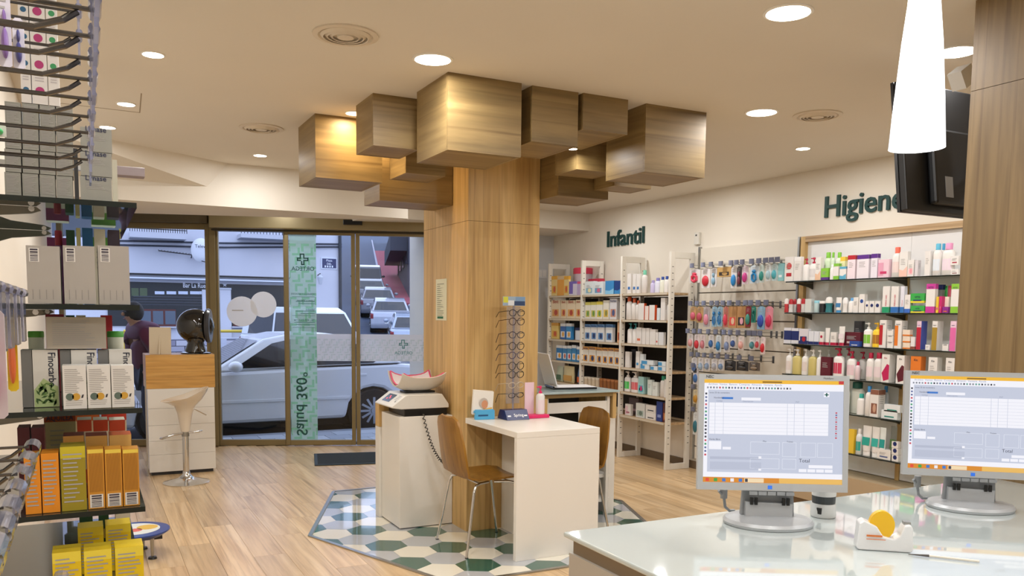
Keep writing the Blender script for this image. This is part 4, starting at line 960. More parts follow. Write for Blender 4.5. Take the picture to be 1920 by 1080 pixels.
# ================================================================== PRODUCTS
def solveY(px, X, z):
    lo, hi = .3, 14.
    for _ in range(40):
        m = (lo + hi) / 2
        if proj(X, m, z)[0] > px: lo = m
        else: hi = m
    return lo
PC = {}
LT = M('#a9a6a4', .7)
def lines(q, w, h, y, v0, v1, m=LT, n=4, u0=-.32, u1=.3, seed=1):
    rn = random.Random(seed)
    for k in range(n):
        z = h * (v0 + (v1 - v0) * (k + .5) / n); e = u0 + (u1 - u0) * (.55 + .45 * rn.random()); t = min(.0035, h * (v1 - v0) / n * .4)
        q.poly([(u0 * w, y, z), (e * w, y, z), (e * w, y, z + t), (u0 * w, y, z + t)], m)
def product(kind, w, d, h, cols, txt=None):
    key = (kind, round(w, 3), round(d, 3), round(h, 3), tuple(cols), txt)
    if key in PC: return PC[key]
    k = kind[0]; st = kind[1:]; c = [M(x, .45) for x in cols] + [M('#c8c4c0', .5)] * 3; kids = []; q = MB(); y = -d / 2 - .0006; x = w / 2 + .0006
    def rf(u0, u1, v0, v1, m, yy=None): yy = y if yy is None else yy; q.poly([(u0 * w, yy, v0 * h), (u1 * w, yy, v0 * h), (u1 * w, yy, v1 * h), (u0 * w, yy, v1 * h)], m)
    def rs(u0, u1, v0, v1, m): q.poly([(x, u0 * d, v0 * h), (x, u1 * d, v0 * h), (x, u1 * d, v1 * h), (x, u0 * d, v1 * h)], m)
    if k == 'B':
        q.box(-w / 2, w / 2, -d / 2, d / 2, 0, h, c[0])
        if 'b' in st: rf(-.498, .498, .0, .22, c[1]); rs(-.498, .498, 0, .22, c[1])
        if 't' in st: rf(-.498, .498, .82, .999, c[1]); rs(-.498, .498, .82, .999, c[1])
        if 'f' in st: rf(-.498, .498, 0, .78, c[1]); 
        if 's' in st: rs(-.498, .498, 0, 1, c[2])
        if 'c' in st: q.poly([(.0 + .3 * w * math.cos(a), y - .0003, h * .62 + .3 * w * math.sin(a)) for a in [i * math.pi / 6 for i in range(12)]], c[1])
        if 'd' in st: rf(-.3, .3, .2, .34, c[2], y - .0003)
        if 'w' in st: q.poly([(-.498 * w, y, 0), (.498 * w, y, 0), (.498 * w, y, h * .42), (0, y, h * .25), (-.498 * w, y, h * .3)], c[1])
        if 'p' in st: rf(-.36, .36, .12, .5, c[1], y - .0003); q.poly([(.05 * w + .2 * w * math.cos(a), y - .0006, h * .32 + .16 * h * math.sin(a)) for a in [i * math.pi / 5 for i in range(10)]], c[2])
        if 'v' in st: rf(-.498, .0, .1, .82, c[1])
        if 'q' in st: q.poly([(-.2 * w, y, .05 * h), (.49 * w, y, .12 * h), (.49 * w, y, .62 * h), (.2 * w, y, .66 * h), (-.45 * w, y, .33 * h)], c[1])
        if 'l' in st: lines(q, w, h, y - .0004, .45, .72, seed=int(h * 1e4))
        if 'L' in st: lines(q, w, h, y - .0004, .1, .9, n=12, u0=-.4, u1=.4, seed=int(h * 1e4))
        if 'e' in st:
            for kk in range(5): rs(-.3, .2 + .05 * (kk % 3), .5 + .07 * kk, .52 + .07 * kk, LT)
        if txt:
            cc = c[2] if 'x' in st else M('#2a3050', .6)
            if 'V' in st: q.text(txt, (-.12 * w, y - .0006, .96 * h), (0, 0, -1), (1, 0, 0), w * .42, cc, 'l', .01, h * .6)
            elif 'u' in st: q.text(txt, (.15 * w, y - .0006, .26 * h), (0, 0, 1), (-1, 0, 0), w * .3, cc, 'l', .01, h * .6)
            else: q.text(txt, (0, y - .0006, h * .84 if h > w * .8 else h * .5), (1, 0, 0), (0, 0, 1), min(w * .28, h * .3), cc, 'c', .012, w * .86)
        sm = None
    elif k in 'PCRJ':
        ry = min(1, d / w); r = w / 2
        if k == 'P':
            hb = h * .74; q.lathe([(r * .92, 0), (r, .01 * h), (r, hb * .86), (r * .8, hb * .95), (r * .35, hb)], c[0], 14, sy=ry)
            z = MB(); z.lathe([(r * .36, hb), (r * .36, hb + h * .07), (r * .14, hb + h * .08), (r * .14, hb + h * .17), (r * .3, hb + h * .18), (r * .26, h)], c[1], 10, sy=1); z.box(-r * .85, 0, -r * .12, r * .12, h * .94, h * .985, c[1]); kids.append(('pump', z))
        if k == 'C':
            hb = h * .8; q.lathe([(r * .94, 0), (r, .01 * h), (r, hb * .84), (r * .85, hb * .94), (r * .5, hb)], c[0], 14, sy=ry)
            z = MB(); z.lathe([(r * .52, hb), (r * .52, h * .985), (r * .46, h)], c[1], 12); kids.append(('cap', z))
        if k == 'R':
            hb = h * .6; q.lathe([(r * .85, 0), (r * .95, .02 * h), (r * .8, hb * .6), (r, hb)], c[0], 12, sy=ry)
            z = MB(); z.lathe([(r, hb), (r * .98, h * .8), (r * .75, h * .95), (r * .2, h)], c[1], 12, sy=ry); kids.append(('cap', z))
        if k == 'J':
            hb = h * .78; q.lathe([(r * .97, 0), (r, .01 * h), (r, hb)], c[0], 14)
            z = MB(); z.lathe([(r * 1.03, hb), (r * 1.03, h * .97), (r * .95, h)], c[1], 14); kids.append(('lid', z))
        if len(cols) > 2:
            n = 14; hb = h * (.6 if k != 'R' else .4); rr = r * (1.006 if k != 'R' else .93)
            a0 = -2.5; pts = []
            for v in (hb * .25, hb * .85):
                for i in range(7): a = a0 + 1.9 * i / 6; pts.append((rr * math.cos(a), rr * ry * math.sin(a), v))
            q.add(pts, [(i, i + 1, 8 + i, 7 + i) for i in range(6)], c[2])
        sm = 40
    elif k == 'T':
        n = 12; vs = []
        for v, fx_, fy in ((.16, .8, .8), (.3, .9, .75), (.7, .98, .4), (.96, 1., .06), (1., 1., .05)):
            for i in range(n): a = 2 * math.pi * i / n; vs.append((w / 2 * fx_ * math.cos(a), d / 2 * fy * math.sin(a), v * h))
        q.add(vs, [(j * n + i, j * n + (i + 1) % n, (j + 1) * n + (i + 1) % n, (j + 1) * n + i) for j in range(4) for i in range(n)] + [tuple(range(4 * n, 5 * n))], c[0])
        if len(cols) > 2: q.add([(w * u, -d * e, h * v) for u, v, e in ((-.42, .35, .36), (.42, .35, .36), (.44, .62, .26), (-.44, .62, .26))], [(0, 1, 2, 3)], c[2])
        z = MB(); z.lathe([(w * .4, 0), (w * .41, h * .15), (w * .36, h * .165)], c[1], 12, sy=.8 * d / w); kids.append(('cap', z)); sm = 40
    elif k == 'K':
        n = 10; vs = []
        for v, f in ((0, .2), (.08, .9), (.5, 1.), (.85, .5), (1., .05)):
            for i in range(n): a = 2 * math.pi * (i + .5) / n; vs.append((w / 2 * (1 if abs(math.cos(a)) > .5 else .9) * math.copysign(abs(math.cos(a)) ** .5, math.cos(a)), d / 2 * f * math.sin(a), v * h))
        q.add(vs, [(j * n + i, j * n + (i + 1) % n, (j + 1) * n + (i + 1) % n, (j + 1) * n + i) for j in range(4) for i in range(n)] + [tuple(range(4 * n, 5 * n)), tuple(reversed(range(n)))], c[0]); sm = 40
        q.add([(w * u, -d * .53, h * v) for u, v in ((-.4, .12), (.4, .12), (.4, .45), (-.4, .45))], [(0, 1, 2, 3)], c[1])
    elif k == 'H':   # carded blister hanging from a hook, origin at its foot
        q.prism([(-w / 2, h * .03), (-w / 2 + .004, 0), (w / 2 - .004, 0), (w / 2, h * .03), (w / 2, h * .92), (w * .2, h), (-w * .2, h), (-w / 2, h * .92)], -.002, .002, c[0], 'y')
        lines(q, w, h, -.0027, .72, .9, n=2, seed=3)
        z = MB()
        if 'o' in st: z.ell((0, -.008, h * .36), (w * .36, .018, h * .27), c[1], 12, 8)
        elif 'g' in st: z.tube([(0, -.01, h * .1), (w * .22, -.01, h * .22), (w * .2, -.012, h * .45), (0, -.012, h * .55), (-w * .2, -.012, h * .45), (-w * .22, -.01, h * .22), (0, -.01, h * .1)], w * .09, c[1], 6); z.ell((0, -.012, h * .66), (w * .2, .012, h * .09), c[1], 10, 6)
        else: z.ell((0, -.008, h * .3), (w * .3, .014, h * .2), c[1], 12, 8); z.ell((0, -.008, h * .62), (w * .18, .012, h * .12), c[1], 10, 6)
        kids.append(('blister', z)); sm = 50
    me = q.mesh('product', sm); PC[key] = (me, [(nm, z.mesh(nm, 40)) for nm, z in kids]); return PC[key]
NAMES = {'B': 'carton', 'P': 'pump_bottle', 'C': 'bottle', 'R': 'roll_on', 'J': 'jar', 'T': 'tube', 'K': 'pouch', 'H': 'blister_pack'}
CATS = {'B': 'box', 'P': 'bottle', 'C': 'bottle', 'R': 'roll-on', 'J': 'jar', 'T': 'tube', 'K': 'pouch', 'H': 'blister pack'}
def put(kind, w, d, h, cols, desc, where, loc, rz, group, txt=None, name=None):
    me, kids = product(kind, w, d, h, cols, txt)
    o = bpy.data.objects.new(name or NAMES[kind[0]], me); COL.objects.link(o); o.location = loc; o.rotation_euler = (0, 0, rz)
    tag(o, (desc + ' ' + where).strip(), CATS[kind[0]], group)
    for nm, m in kids:
        c = bpy.data.objects.new(nm, m); COL.objects.link(c); c.parent = o
    return o
def wallrow(ctx, items, Xf, zb, where, group, dmax=.2, fl=.0015):
    ox, oy, sc = ctx
    for it in items:
        kind, x0, x1, yt, cols, desc = it[:6]; opt = it[6] if len(it) > 6 else {}
        X = Xf + opt.get('b', 0); zz = zb + opt.get('z', 0)
        Ya, Yb = solveY(ox + x0 / sc, X, zz), solveY(ox + x1 / sc, X, zz); w = max(abs(Ya - Yb) - .002, .012); yc = (Ya + Yb) / 2
        if 'h' in opt: h = opt['h']
        else: h = max(ztop(X, yc, oy + yt / sc) - zz, .02)
        k = kind[0]; d = opt.get('d', {'B': min(max(.3 * w, .03), .09), 'P': min(w, .06) , 'C': min(w, .055), 'R': w * .8, 'J': w, 'T': w * .62, 'K': .05}[k])
        if k in 'PC': d = min(d, w)
        n = opt.get('n', 1)
        put(kind, w, d, h, cols, desc, where, (X + d / 2 + .001, yc, zz + fl), -math.pi / 2, group, opt.get('t'))
W_ = '#e6e2de'; RED = '#b3202c'; CRI = '#b5163f'; NV = '#1c2a66'; TL = '#2aa394'; GR_ = '#7fc03a'; PU = '#5a2a86'; PK = '#d98aa4'; OR = '#e07a28'; YE = '#e8c23a'; BL = '#2f6fb8'; LB = '#8ac0dc'; MR = '#5c1626'; GY = '#b4b2b0'
A1 = (1450, 400, 5.19); A2 = (1440, 540, 5.05); A3 = (1560, 690, 4.5)
g = 'toiletries on the Higiene glass shelves'; F = HX + .012
wallrow(A1, [
 ('Bcld', 105, 190, 425, [W_, '#c83a3a', RED], 'white carton with a red round emblem'), ('Btl', 195, 262, 425, [W_, '#f0eeec', RED], 'plain white carton with red corner'), ('P', 268, 322, 440, [W_, CRI], 'white pump bottle with red pump'), ('P', 328, 398, 430, [W_, CRI, '#d8d4d4'], 'wide white bottle with red pump'), ('Bwl', 402, 455, 430, [W_, '#e8c0a0'], 'white carton with orange swirl'),
 ('C', 468, 535, 380, ['#cfe0c0', GR_], 'clear bottle with lime cap', {'b': .07}), ('Bbl', 460, 530, 535, ['#86c43c', PU], 'lime carton with purple foot'), ('C', 540, 576, 380, ['#d0e0c8', GR_], 'slim bottle with green cap', {'b': .07}), ('C', 580, 638, 380, ['#d6e2cc', GR_], 'green-capped clear bottle', {'b': .07}), ('C', 536, 574, 500, [W_, '#f2f2f2'], 'tiny white bottle'), ('Btb', 580, 630, 490, [W_, GR_], 'white carton with green top'),
 ('Btl', 642, 690, 425, ['#eceab0', YE], 'pale yellow carton', {'b': .07}), ('Btw', 640, 704, 520, [W_, '#5aa8c8'], 'small white carton with blue wave'), ('Btl', 714, 790, 410, ['#ecdce2', RED], 'pale pink carton with red top'), ('Btl', 806, 922, 405, ['#e8e0e6', PU], 'wide white carton with violet top'), ('Btl', 942, 1006, 395, ['#e6e0ea', PU], 'narrow white carton with violet top'), ('Bvd', 1013, 1120, 450, ['#e8c8d4', '#e0a0b8', '#c83a6a'], 'pink framed carton'),
 ('C', 1130, 1214, 330, [W_, '#ec6a52', '#e8d4d0'], 'tall white bottle with coral cap'), ('Bwl', 1218, 1298, 375, [W_, '#f0c4b4'], 'white carton with peach heart'), ('Bpl', 1300, 1362, 455, [W_, '#f0c4c8', '#e89aa4'], 'short white carton with pink heart'), ('Be', 1370, 1402, 460, ['#d8d2d6', GY], 'narrow grey carton'),
 ('Bl', 1465, 1520, 370, [W_, GY], 'white carton beside the blue-capped bottles'), ('C', 1524, 1606, 295, [W_, '#5ab8d8', '#dfe8f2'], 'white bottle with sky-blue cap'), ('C', 1600, 1650, 295, [W_, '#4aa4d0'], 'narrow bottle with sky-blue cap', {'b': .08}), ('C', 1612, 1730, 290, [W_, '#e89ac4', '#ead8e4'], 'broad white bottle with pink cap'), ('Bld', 1722, 1800, 545, [W_, GY, '#8a5a5a'], 'small white carton, lower of two stacked'), ('Bld', 1722, 1800, 485, [W_, GY, '#b04a5a'], 'small white carton, upper of two stacked', {'z': .062, 'h': .058})],
 F, HZ[0], 'on the top Higiene shelf', g)
wallrow(A2, [
 ('R', 140, 178, 100, ['#c23a40', W_], 'white-capped red roll-on at the row end'), ('R', 181, 220, 105, ['#d8d4d2', RED], 'red-capped roll-on'), ('R', 229, 255, 105, ['#d8d4d2', RED], 'red-capped roll-on', {'b': .05}), ('R', 257, 296, 100, ['#a03038', W_], 'white-domed roll-on'), ('R', 298, 336, 100, ['#d8d4d2', RED], 'red-capped roll-on'),
 ('Be', 346, 404, 105, ['#d4d6d2', GY], 'grey-white carton next to roll-ons'), ('J', 420, 465, 120, ['#c4dce0', '#8ec8d8'], 'pale blue lidded jar'), ('J', 468, 520, 125, ['#1c1c20', W_], 'black jar with white lid'), ('R', 522, 585, 85, ['#2f7a80', W_], 'large roll-on with teal label'), ('C', 590, 612, 130, ['#26282c', '#26282c'], 'black stick', {'b': .06}), ('T', 626, 680, 90, [W_, '#3a8ac0', '#3a78a8'], 'white tube with blue cap'), ('R', 690, 738, 90, [W_, '#eceae8'], 'all-white roll-on'), ('C', 741, 800, 95, [W_, '#6aaade'], 'white bottle with wide blue cap'),
 ('Bl', 802, 850, 90, [W_, GY], 'plain white carton by the blue-capped bottle'), ('Bc', 855, 908, 60, [W_, '#2a4f9a'], 'tall white carton with blue drop'), ('Bc', 915, 951, 125, [W_, NV], 'small white carton with blue dot'), ('Bc', 955, 1002, 125, [W_, NV], 'small white carton with blue dot'), ('Bc', 1006, 1058, 125, [W_, NV], 'small white carton with blue dot'),
 ('Bbux', 1075, 1142, -15, [W_, '#1f9a6a', '#d05a6a'], 'tall white carton with green foot', {'t': 'PERIO·AID'}), ('Bbux', 1156, 1226, -15, [W_, BL, '#d05a6a'], 'tall white carton with blue foot', {'t': 'PERIO·AID'}), ('Bbux', 1244, 1282, -15, ['#dfe0ea', BL, '#d05a6a'], 'narrow tall carton with blue foot', {'t': 'PERIO·AID'}), ('Bbl', 1286, 1340, 65, [W_, '#3a6ac0'], 'shorter white carton with blue foot'),
 ('Bbd', 1346, 1478, 170, ['#3aa84a', '#e0d23a', NV], 'green toothpaste carton, lower of two stacked', {'t': 'VITIS'}), ('Bbd', 1346, 1478, 100, ['#3aa84a', '#e0d23a', NV], 'green toothpaste carton, upper of two stacked', {'z': .066, 'h': .064, 't': 'VITIS'}), ('Bbt', 1486, 1572, -38, [W_, '#c83a9a'], 'tall white carton with magenta foot', {'t': 'VITIS'}), ('Bt', 1588, 1640, -30, ['#9a9894', NV], 'grey carton behind the magenta one', {'b': .08, 't': 'VITIS'}),
 ('Bd', 1584, 1610, 85, [YE, OR, '#d04a8a'], 'yellow slim carton'), ('Bux', 1612, 1640, 80, ['#c8286e', '#c8286e', W_], 'magenta slim carton', {'t': 'VITIS'}), ('Bbd', 1646, 1704, 85, ['#f0e4d0', OR, NV], 'orange and white carton', {'b': .03}), ('Bd', 1646, 1704, 180, ['#8a2a8a', OR, OR], 'low violet carton in front'), ('T', 1645, 1680, -20, ['#3aa84a', '#2a8a3a'], 'green tube standing behind', {'b': .1}), ('T', 1684, 1716, -20, ['#d85a70', '#b83a50'], 'coral tube standing behind', {'b': .1}), ('Bbt', 1722, 1796, -38, [W_, '#8ac43a'], 'tall white carton with lime foot', {'t': 'VITIS'})],
 F, HZ[1], 'on the second Higiene shelf', g)
wallrow(A2, [
 ('Btb', 146, 215, 378, [NV, '#dcdce2'], 'navy and white pack', ), ('Btb', 217, 284, 382, [NV, '#dcdce2'], 'navy and white pack'), ('Bpb', 288, 376, 388, ['#d8d4da', NV, RED], 'white pack with navy foot and red spot'), ('Bb', 380, 428, 410, ['#dfe2ea', NV], 'white pack with navy stripe'), ('Bb', 431, 478, 412, ['#dfe2ea', NV], 'white pack with navy stripe'),
 ('Bcb', 482, 520, 415, [W_, CRI], 'white carton with crimson dot'), ('T', 526, 570, 380, [W_, CRI], 'white tube with crimson cap near the crimson-dot carton'), ('Bbl', 586, 640, 420, [W_, CRI], 'white carton with crimson foot'), ('T', 652, 708, 365, [W_, CRI, '#e2d4d8'], 'taller white tube with crimson cap'), ('Bdl', 712, 870, 420, [MR, '#7a2a38', '#c8b4b4'], 'wide maroon carton', {'b': .03}), ('Bd', 768, 864, 505, ['#2a4a98', '#2a4a98', W_], 'small blue carton before the maroon one'), ('Bld', 805, 880, 315, ['#4a4a50', GY, W_], 'dark carton standing at the back', {'b': .13}),
 ('P', 880, 958, 330, [W_, '#dcdcd8', GR_], 'white pump bottle with green cartoon print'), ('P', 965, 1043, 330, ['#f0c828', '#e0b020', '#a86a20'], 'yellow pump bottle'),
 ('Bvex', 1046, 1110, 305, [W_, RED, '#2a2a34'], 'tall white and red carton', {'t': 'Lacer', 'd': .06}), ('Bx', 1124, 1182, 515, [W_, W_, '#2a2a34'], 'little white carton, lowest of three stacked', {'t': 'Lacer', 'h': .042}), ('Bx', 1124, 1182, 460, [W_, W_, '#2a2a34'], 'little white carton, middle of three stacked', {'t': 'Lacer', 'z': .044, 'h': .042}), ('Bx', 1124, 1182, 390, [W_, W_, '#2a2a34'], 'little white carton, uppermost of three stacked', {'t': 'Lacer', 'z': .088, 'h': .042}),
 ('Bvex', 1190, 1256, 310, [W_, OR, '#2a2a34'], 'tall white and orange carton', {'t': 'Lacer', 'd': .06}), ('Bb', 1272, 1342, 530, ['#ead8c4', OR], 'little orange-striped carton, lowest of three', {'h': .042}), ('Bb', 1272, 1342, 465, ['#ead8c4', OR], 'little orange-striped carton, middle of three', {'z': .044, 'h': .042}), ('Bb', 1272, 1342, 415, ['#ead8c4', OR], 'little orange-striped carton, topmost of three', {'z': .088, 'h': .042}), ('Bb', 1346, 1386, 465, ['#e4e0e0', '#8a4a3a'], 'white and brown carton'),
 ('Bfsx', 1396, 1440, 315, ['#e0c4d4', '#b8203a', '#4a5ab0'], 'tall red carton with blue side', {'t': 'Lacer', 'd': .06}), ('Bl', 1486, 1530, 540, [W_, GY], 'tiny white carton beside the blue-sided one'), ('Bfx', 1542, 1592, 315, [W_, '#a88a30', '#2a2a34'], 'tall white and gold carton', {'t': 'Lacer', 'd': .06}), ('Bx', 1646, 1704, 535, [W_, W_, '#2a2a34'], 'tiny white carton beside the gold one', {'t': 'Lacer'}), ('Bfx', 1712, 1768, 315, ['#e8c8dc', '#e06aa8', '#2a2a5a'], 'tall pink carton', {'t': 'Lacer', 'd': .05})],
 F, HZ[2], 'on the third Higiene shelf', g)
wallrow(A2, [
 ('P', 148, 204, 575, [W_, W_, '#e0d4d0'], 'white pump bottle over a maroon foot'), ('P', 208, 288, 580, ['#c8b870', W_], 'amber pump bottle'), ('P', 298, 354, 580, [W_, W_, '#e0d4d0'], 'white pump bottle between amber ones'), ('P', 358, 434, 585, ['#c4b46c', W_], 'amber pump bottle'), ('P', 440, 488, 590, [W_, W_], 'slim white pump bottle'), ('Bl', 492, 584, 655, [MR, GY], 'maroon carton with pale print'), ('P', 520, 570, 585, [W_, W_], 'white pump bottle behind the maroon carton', {'b': .09}),
 ('P', 592, 690, 570, [W_, CRI, '#c83a5a'], 'broad white bottle with crimson pump'), ('P', 700, 760, 570, [W_, CRI], 'white bottle with crimson pump standing behind', {'b': .09}), ('P', 722, 804, 600, [W_, CRI, '#e4c8d0'], 'white bottle with crimson pump'), ('C', 808, 850, 700, ['#e6d0d6', CRI], 'little crimson-capped bottle'), ('P', 832, 900, 605, [W_, CRI], 'white and crimson pump bottle behind the little one', {'b': .08}), ('C', 906, 975, 615, [W_, CRI, '#e8d6da'], 'square-shouldered bottle with crimson cap'), ('C', 978, 1056, 615, [W_, CRI, '#e8d6da'], 'square-shouldered bottle with crimson cap'),
 ('Bqx', 1066, 1140, 630, [W_, '#c01f58', '#b0204a'], 'white carton with magenta diamond', {'t': 'Kin', 'd': .06}), ('Bqx', 1206, 1280, 640, [W_, MR, '#2a2a34'], 'white carton with maroon diamond', {'t': 'Kin', 'd': .06}), ('Bx', 1338, 1436, 650, [OR, OR, '#2a2a34'], 'orange carton', {'t': 'Kin', 'd': .05}), ('Blx', 1506, 1590, 658, [W_, GY, '#2a2a34'], 'plain white carton next to the orange one', {'t': 'Kin', 'd': .05}), ('Blx', 1668, 1752, 665, [W_, GY, '#2a2a34'], 'plain white carton at the pillar end', {'t': 'Kin', 'd': .05})],
 F, HZ[3], 'on the fourth Higiene shelf', g)
wallrow(A3, [
 ('C', 120, 250, 120, ['#dfe2da', '#1a5a52'], 'large pale bottle with dark teal cap', {'b': .06}), ('C', 190, 250, 220, [W_, TL], 'small white bottle with teal cap'), ('C', 258, 312, 155, [W_, '#3a8ac8'], 'white bottle with blue cap beside the photo carton'), ('Bptex', 314, 384, 185, [W_, '#8a5a48', '#c8a088'], 'white carton with skin photo', {'d': .07}), ('C', 402, 450, 155, ['#cfd6de', '#3a8ac8'], 'blue-capped bottle behind the photo carton', {'b': .1}), ('Bd', 412, 548, 360, ['#e0e4e6', TL, '#1f8a80'], 'long white and teal carton, lower one'), ('Bd', 436, 572, 310, ['#e0e4e6', TL, '#1f8a80'], 'long white and teal carton, upper one', {'z': .052, 'h': .05}), ('C', 20, 120, 120, ['#dfe2da', '#1a5a52'], 'big pale bottle behind the monitor edge')],
 F, HZ[4], 'on the fifth Higiene shelf', g)
wallrow(A3, [
 ('B', 130, 178, 520, [YE, YE], 'yellow carton'), ('C', 182, 232, 515, ['#d8dcdc', W_, TL], 'white and teal bottle'), ('T', 234, 308, 490, [W_, W_, TL], 'white tube with teal band'), ('T', 314, 378, 500, [W_, '#e8e8e6', '#3ab0a4'], 'white tube with teal dot'), ('T', 382, 434, 505, ['#dce2e0', W_, '#2a9a94'], 'slim tube with teal dot'), ('T', 470, 525, 495, ['#6a6c64', '#33352f', '#4a6a3a'], 'dark grey tube'), ('Bld', 376, 490, 690, [W_, GY, '#5a6a9a'], 'low white carton in front of the tubes', {'d': .05}), ('Bc', 500, 556, 750, [W_, NV], 'small white carton, bottom of three', {'h': .045}), ('Bc', 500, 556, 710, [W_, NV], 'small white carton, middle of three', {'z': .047, 'h': .045}), ('Bc', 500, 556, 670, [W_, NV], 'small white carton, top of three', {'z': .094, 'h': .045})],
 F, HZ[5], 'on the lowest Higiene shelf', g)

put('P', .062, .05, .19, [W_, '#e0286a', '#ecd8de'], 'white lotion bottle with magenta pump on the magenta tray', '', (2.70, 4.825, TZ + .0235), 0, 'lotion display')
# Infantil products
B1 = (1010, 400, 4.5); B2 = (1000, 640, 6.0); gi = 'baby food and baby care on the Infantil boards'; F = IX0 + .03
YB_ = '#ecd492'; OB = '#e8a84a'; SKY = '#4a9ad0'
wallrow(B1, [
 ('Bpt', 106, 153, 530, [YB_, '#e8b040', '#d0604a'], 'yellow cereal carton with peach picture'), ('Bt', 156, 208, 530, ['#ecaa4a', '#e0c8a0'], 'orange cereal carton'), ('Bpt', 211, 250, 530, [YB_, '#e8b040', '#d0604a'], 'yellow cereal carton by the pink tin'), ('J', 258, 345, 460, ['#c8b4bc', '#d8405c'], 'milk tin with pink lid', {'b': .1}), ('Bvt', 255, 320, 575, ['#dcd8ea', '#7a6ac0'], 'white and violet carton'), ('Bt', 323, 362, 575, ['#c0b0d8', '#e05a80'], 'violet and pink carton'),
 ('Bpl', 388, 460, 575, ['#dfe8ec', '#8ab8d0', '#e8e0b0'], 'pale blue diaper pack'), ('Bpl', 462, 540, 577, ['#dfe8ec', '#6aa0c8', '#d06a8a'], 'pale blue diaper pack with pink flower'), ('B', 415, 510, 553, ['#c02c48', '#e0c040'], 'flat red box lying behind', {'b': .1}), ('Bw', 560, 632, 570, ['#3a8ac8', '#8ac4e8'], 'bright blue carton'), ('Bw', 636, 694, 570, ['#1f3f80', '#3a8ac8'], 'navy carton with light wave'),
 ('Bd', 745, 776, 510, [W_, W_, BL], 'slim white carton with blue square'), ('Bd', 790, 818, 512, [W_, W_, BL], 'white carton of the blue-mark pair'), ('Bd', 821, 850, 512, [W_, W_, BL], 'white carton of the blue-mark pair'), ('C', 856, 890, 480, [W_, '#7ad0b0'], 'white bottle with mint cap'), ('C', 930, 960, 565, ['#c8c0e0', '#b0a4d4'], 'lilac bottle'), ('C', 966, 1004, 545, ['#dcdcec', '#8a84c8'], 'white bottle with violet cap'), ('C', 1010, 1040, 535, ['#e4e4d4', '#2a4a9a'], 'cream bottle with blue cap'), ('C', 1046, 1076, 530, [W_, '#2a4a9a'], 'white bottle with blue cap'), ('C', 1080, 1104, 510, [W_, '#22336a'], 'tall white bottle with navy cap')],
 F, IZ[0], 'on the top Infantil board', gi)
wallrow(B1, [('Bpx', x0, x1, yt, ['#ead9bc', '#e0a860', '#b84a3a'], 'beige cereal carton with fruit picture', {'t': 'Blevit'}) for x0, x1, yt in ((104, 178, 735), (184, 232, 735), (236, 304, 735), (310, 357, 730))] + [
 ('Bpt', 390, 434, 750, ['#e8e6dc', '#c8c060', '#6a9a4a'], 'white carton with yellow-green picture'), ('Bpt', 437, 482, 748, ['#e8e6dc', '#c8c060', '#6a9a4a'], 'white carton with yellow-green picture'), ('Bpt', 485, 535, 745, ['#e8e6dc', '#d8c850', '#6a9a4a'], 'white carton with yellow-green picture'), ('Bp', 541, 590, 735, ['#e4e0d4', '#d8b850', '#8a8a4a'], 'cream carton beside the grey picture carton'), ('Bpx', 596, 656, 722, ['#dcdce0', '#c89078', '#4a5a8a'], 'grey-white carton with child picture', {'t': 'Nutriben'}),
 ('C', 725, 766, 705, [W_, '#c8582a'], 'white bottle with burnt-orange cap'), ('C', 770, 804, 718, [W_, '#c8582a'], 'white bottle with burnt-orange cap'), ('C', 806, 834, 735, [W_, '#c8582a'], 'white bottle with burnt-orange cap'), ('Bs', 838, 886, 760, [W_, W_, '#e05a2a'], 'white carton with orange side'), ('Bs', 893, 924, 783, ['#ecdcd4', W_, '#e08a6a'], 'low white carton with peach side'), ('Bs', 930, 976, 775, [W_, W_, '#e05a2a'], 'white carton with orange side'), ('B', 995, 1020, 800, ['#d8e4ea', W_], 'small pale blue carton'), ('Be', 1026, 1062, 715, [W_, W_], 'tall plain white carton'), ('C', 1070, 1100, 730, [W_, '#d8dce4'], 'plain white bottle beside the tower')],
 F, IZ[1], 'on the second Infantil board', gi)
wallrow(B1, [('Bpt', 106, 164, 925, ['#e8cc7a', '#d8a040', '#c8583a'], 'yellow carton with picture'), ('Bpt', 180, 225, 930, ['#3a6ab0', '#e0e4ea', '#d8a040'], 'blue carton with bear picture'), ('Bpt', 229, 275, 930, ['#3a8ac8', '#e0e4ea', '#d8a040'], 'sky-blue carton with bear picture'), ('J', 284, 345, 965, ['#d4d8e0', '#1f2c5a'], 'white canister with navy lid')] +
 [('Bptx', x0, x1, 937, ['#e2e4e6', '#5a8ac0', '#2a3a6a'], 'white cereal carton with blue child picture', {'t': 'Nutriben'}) for x0, x1 in ((386, 434), (438, 488), (494, 548), (564, 620))] + [('Bp', 660, 690, 920, ['#e0b890', '#c86a3a', '#8a3a2a'], 'orange-brown carton at the tower'),
 ('P', 735, 774, 928, [W_, '#3a9aa0'], 'white bottle with teal pump'), ('P', 777, 815, 930, [W_, '#3a9aa0'], 'white bottle with teal pump'), ('Bd', 820, 864, 965, [W_, W_, '#e07a5a'], 'white carton with small red print'), ('Be', 868, 899, 970, [W_, W_], 'plain white carton of a pair'), ('Be', 902, 930, 970, [W_, W_], 'plain white carton of a pair'), ('Be', 934, 982, 980, [W_, W_], 'broad plain white carton'), ('Bd', 985, 1005, 1005, [W_, W_, '#d05a5a'], 'slim low white carton'), ('B', 1010, 1050, 1005, ['#dfe0e2', W_], 'low white carton by the tower')],
 F, IZ[2], 'on the third Infantil board', gi)
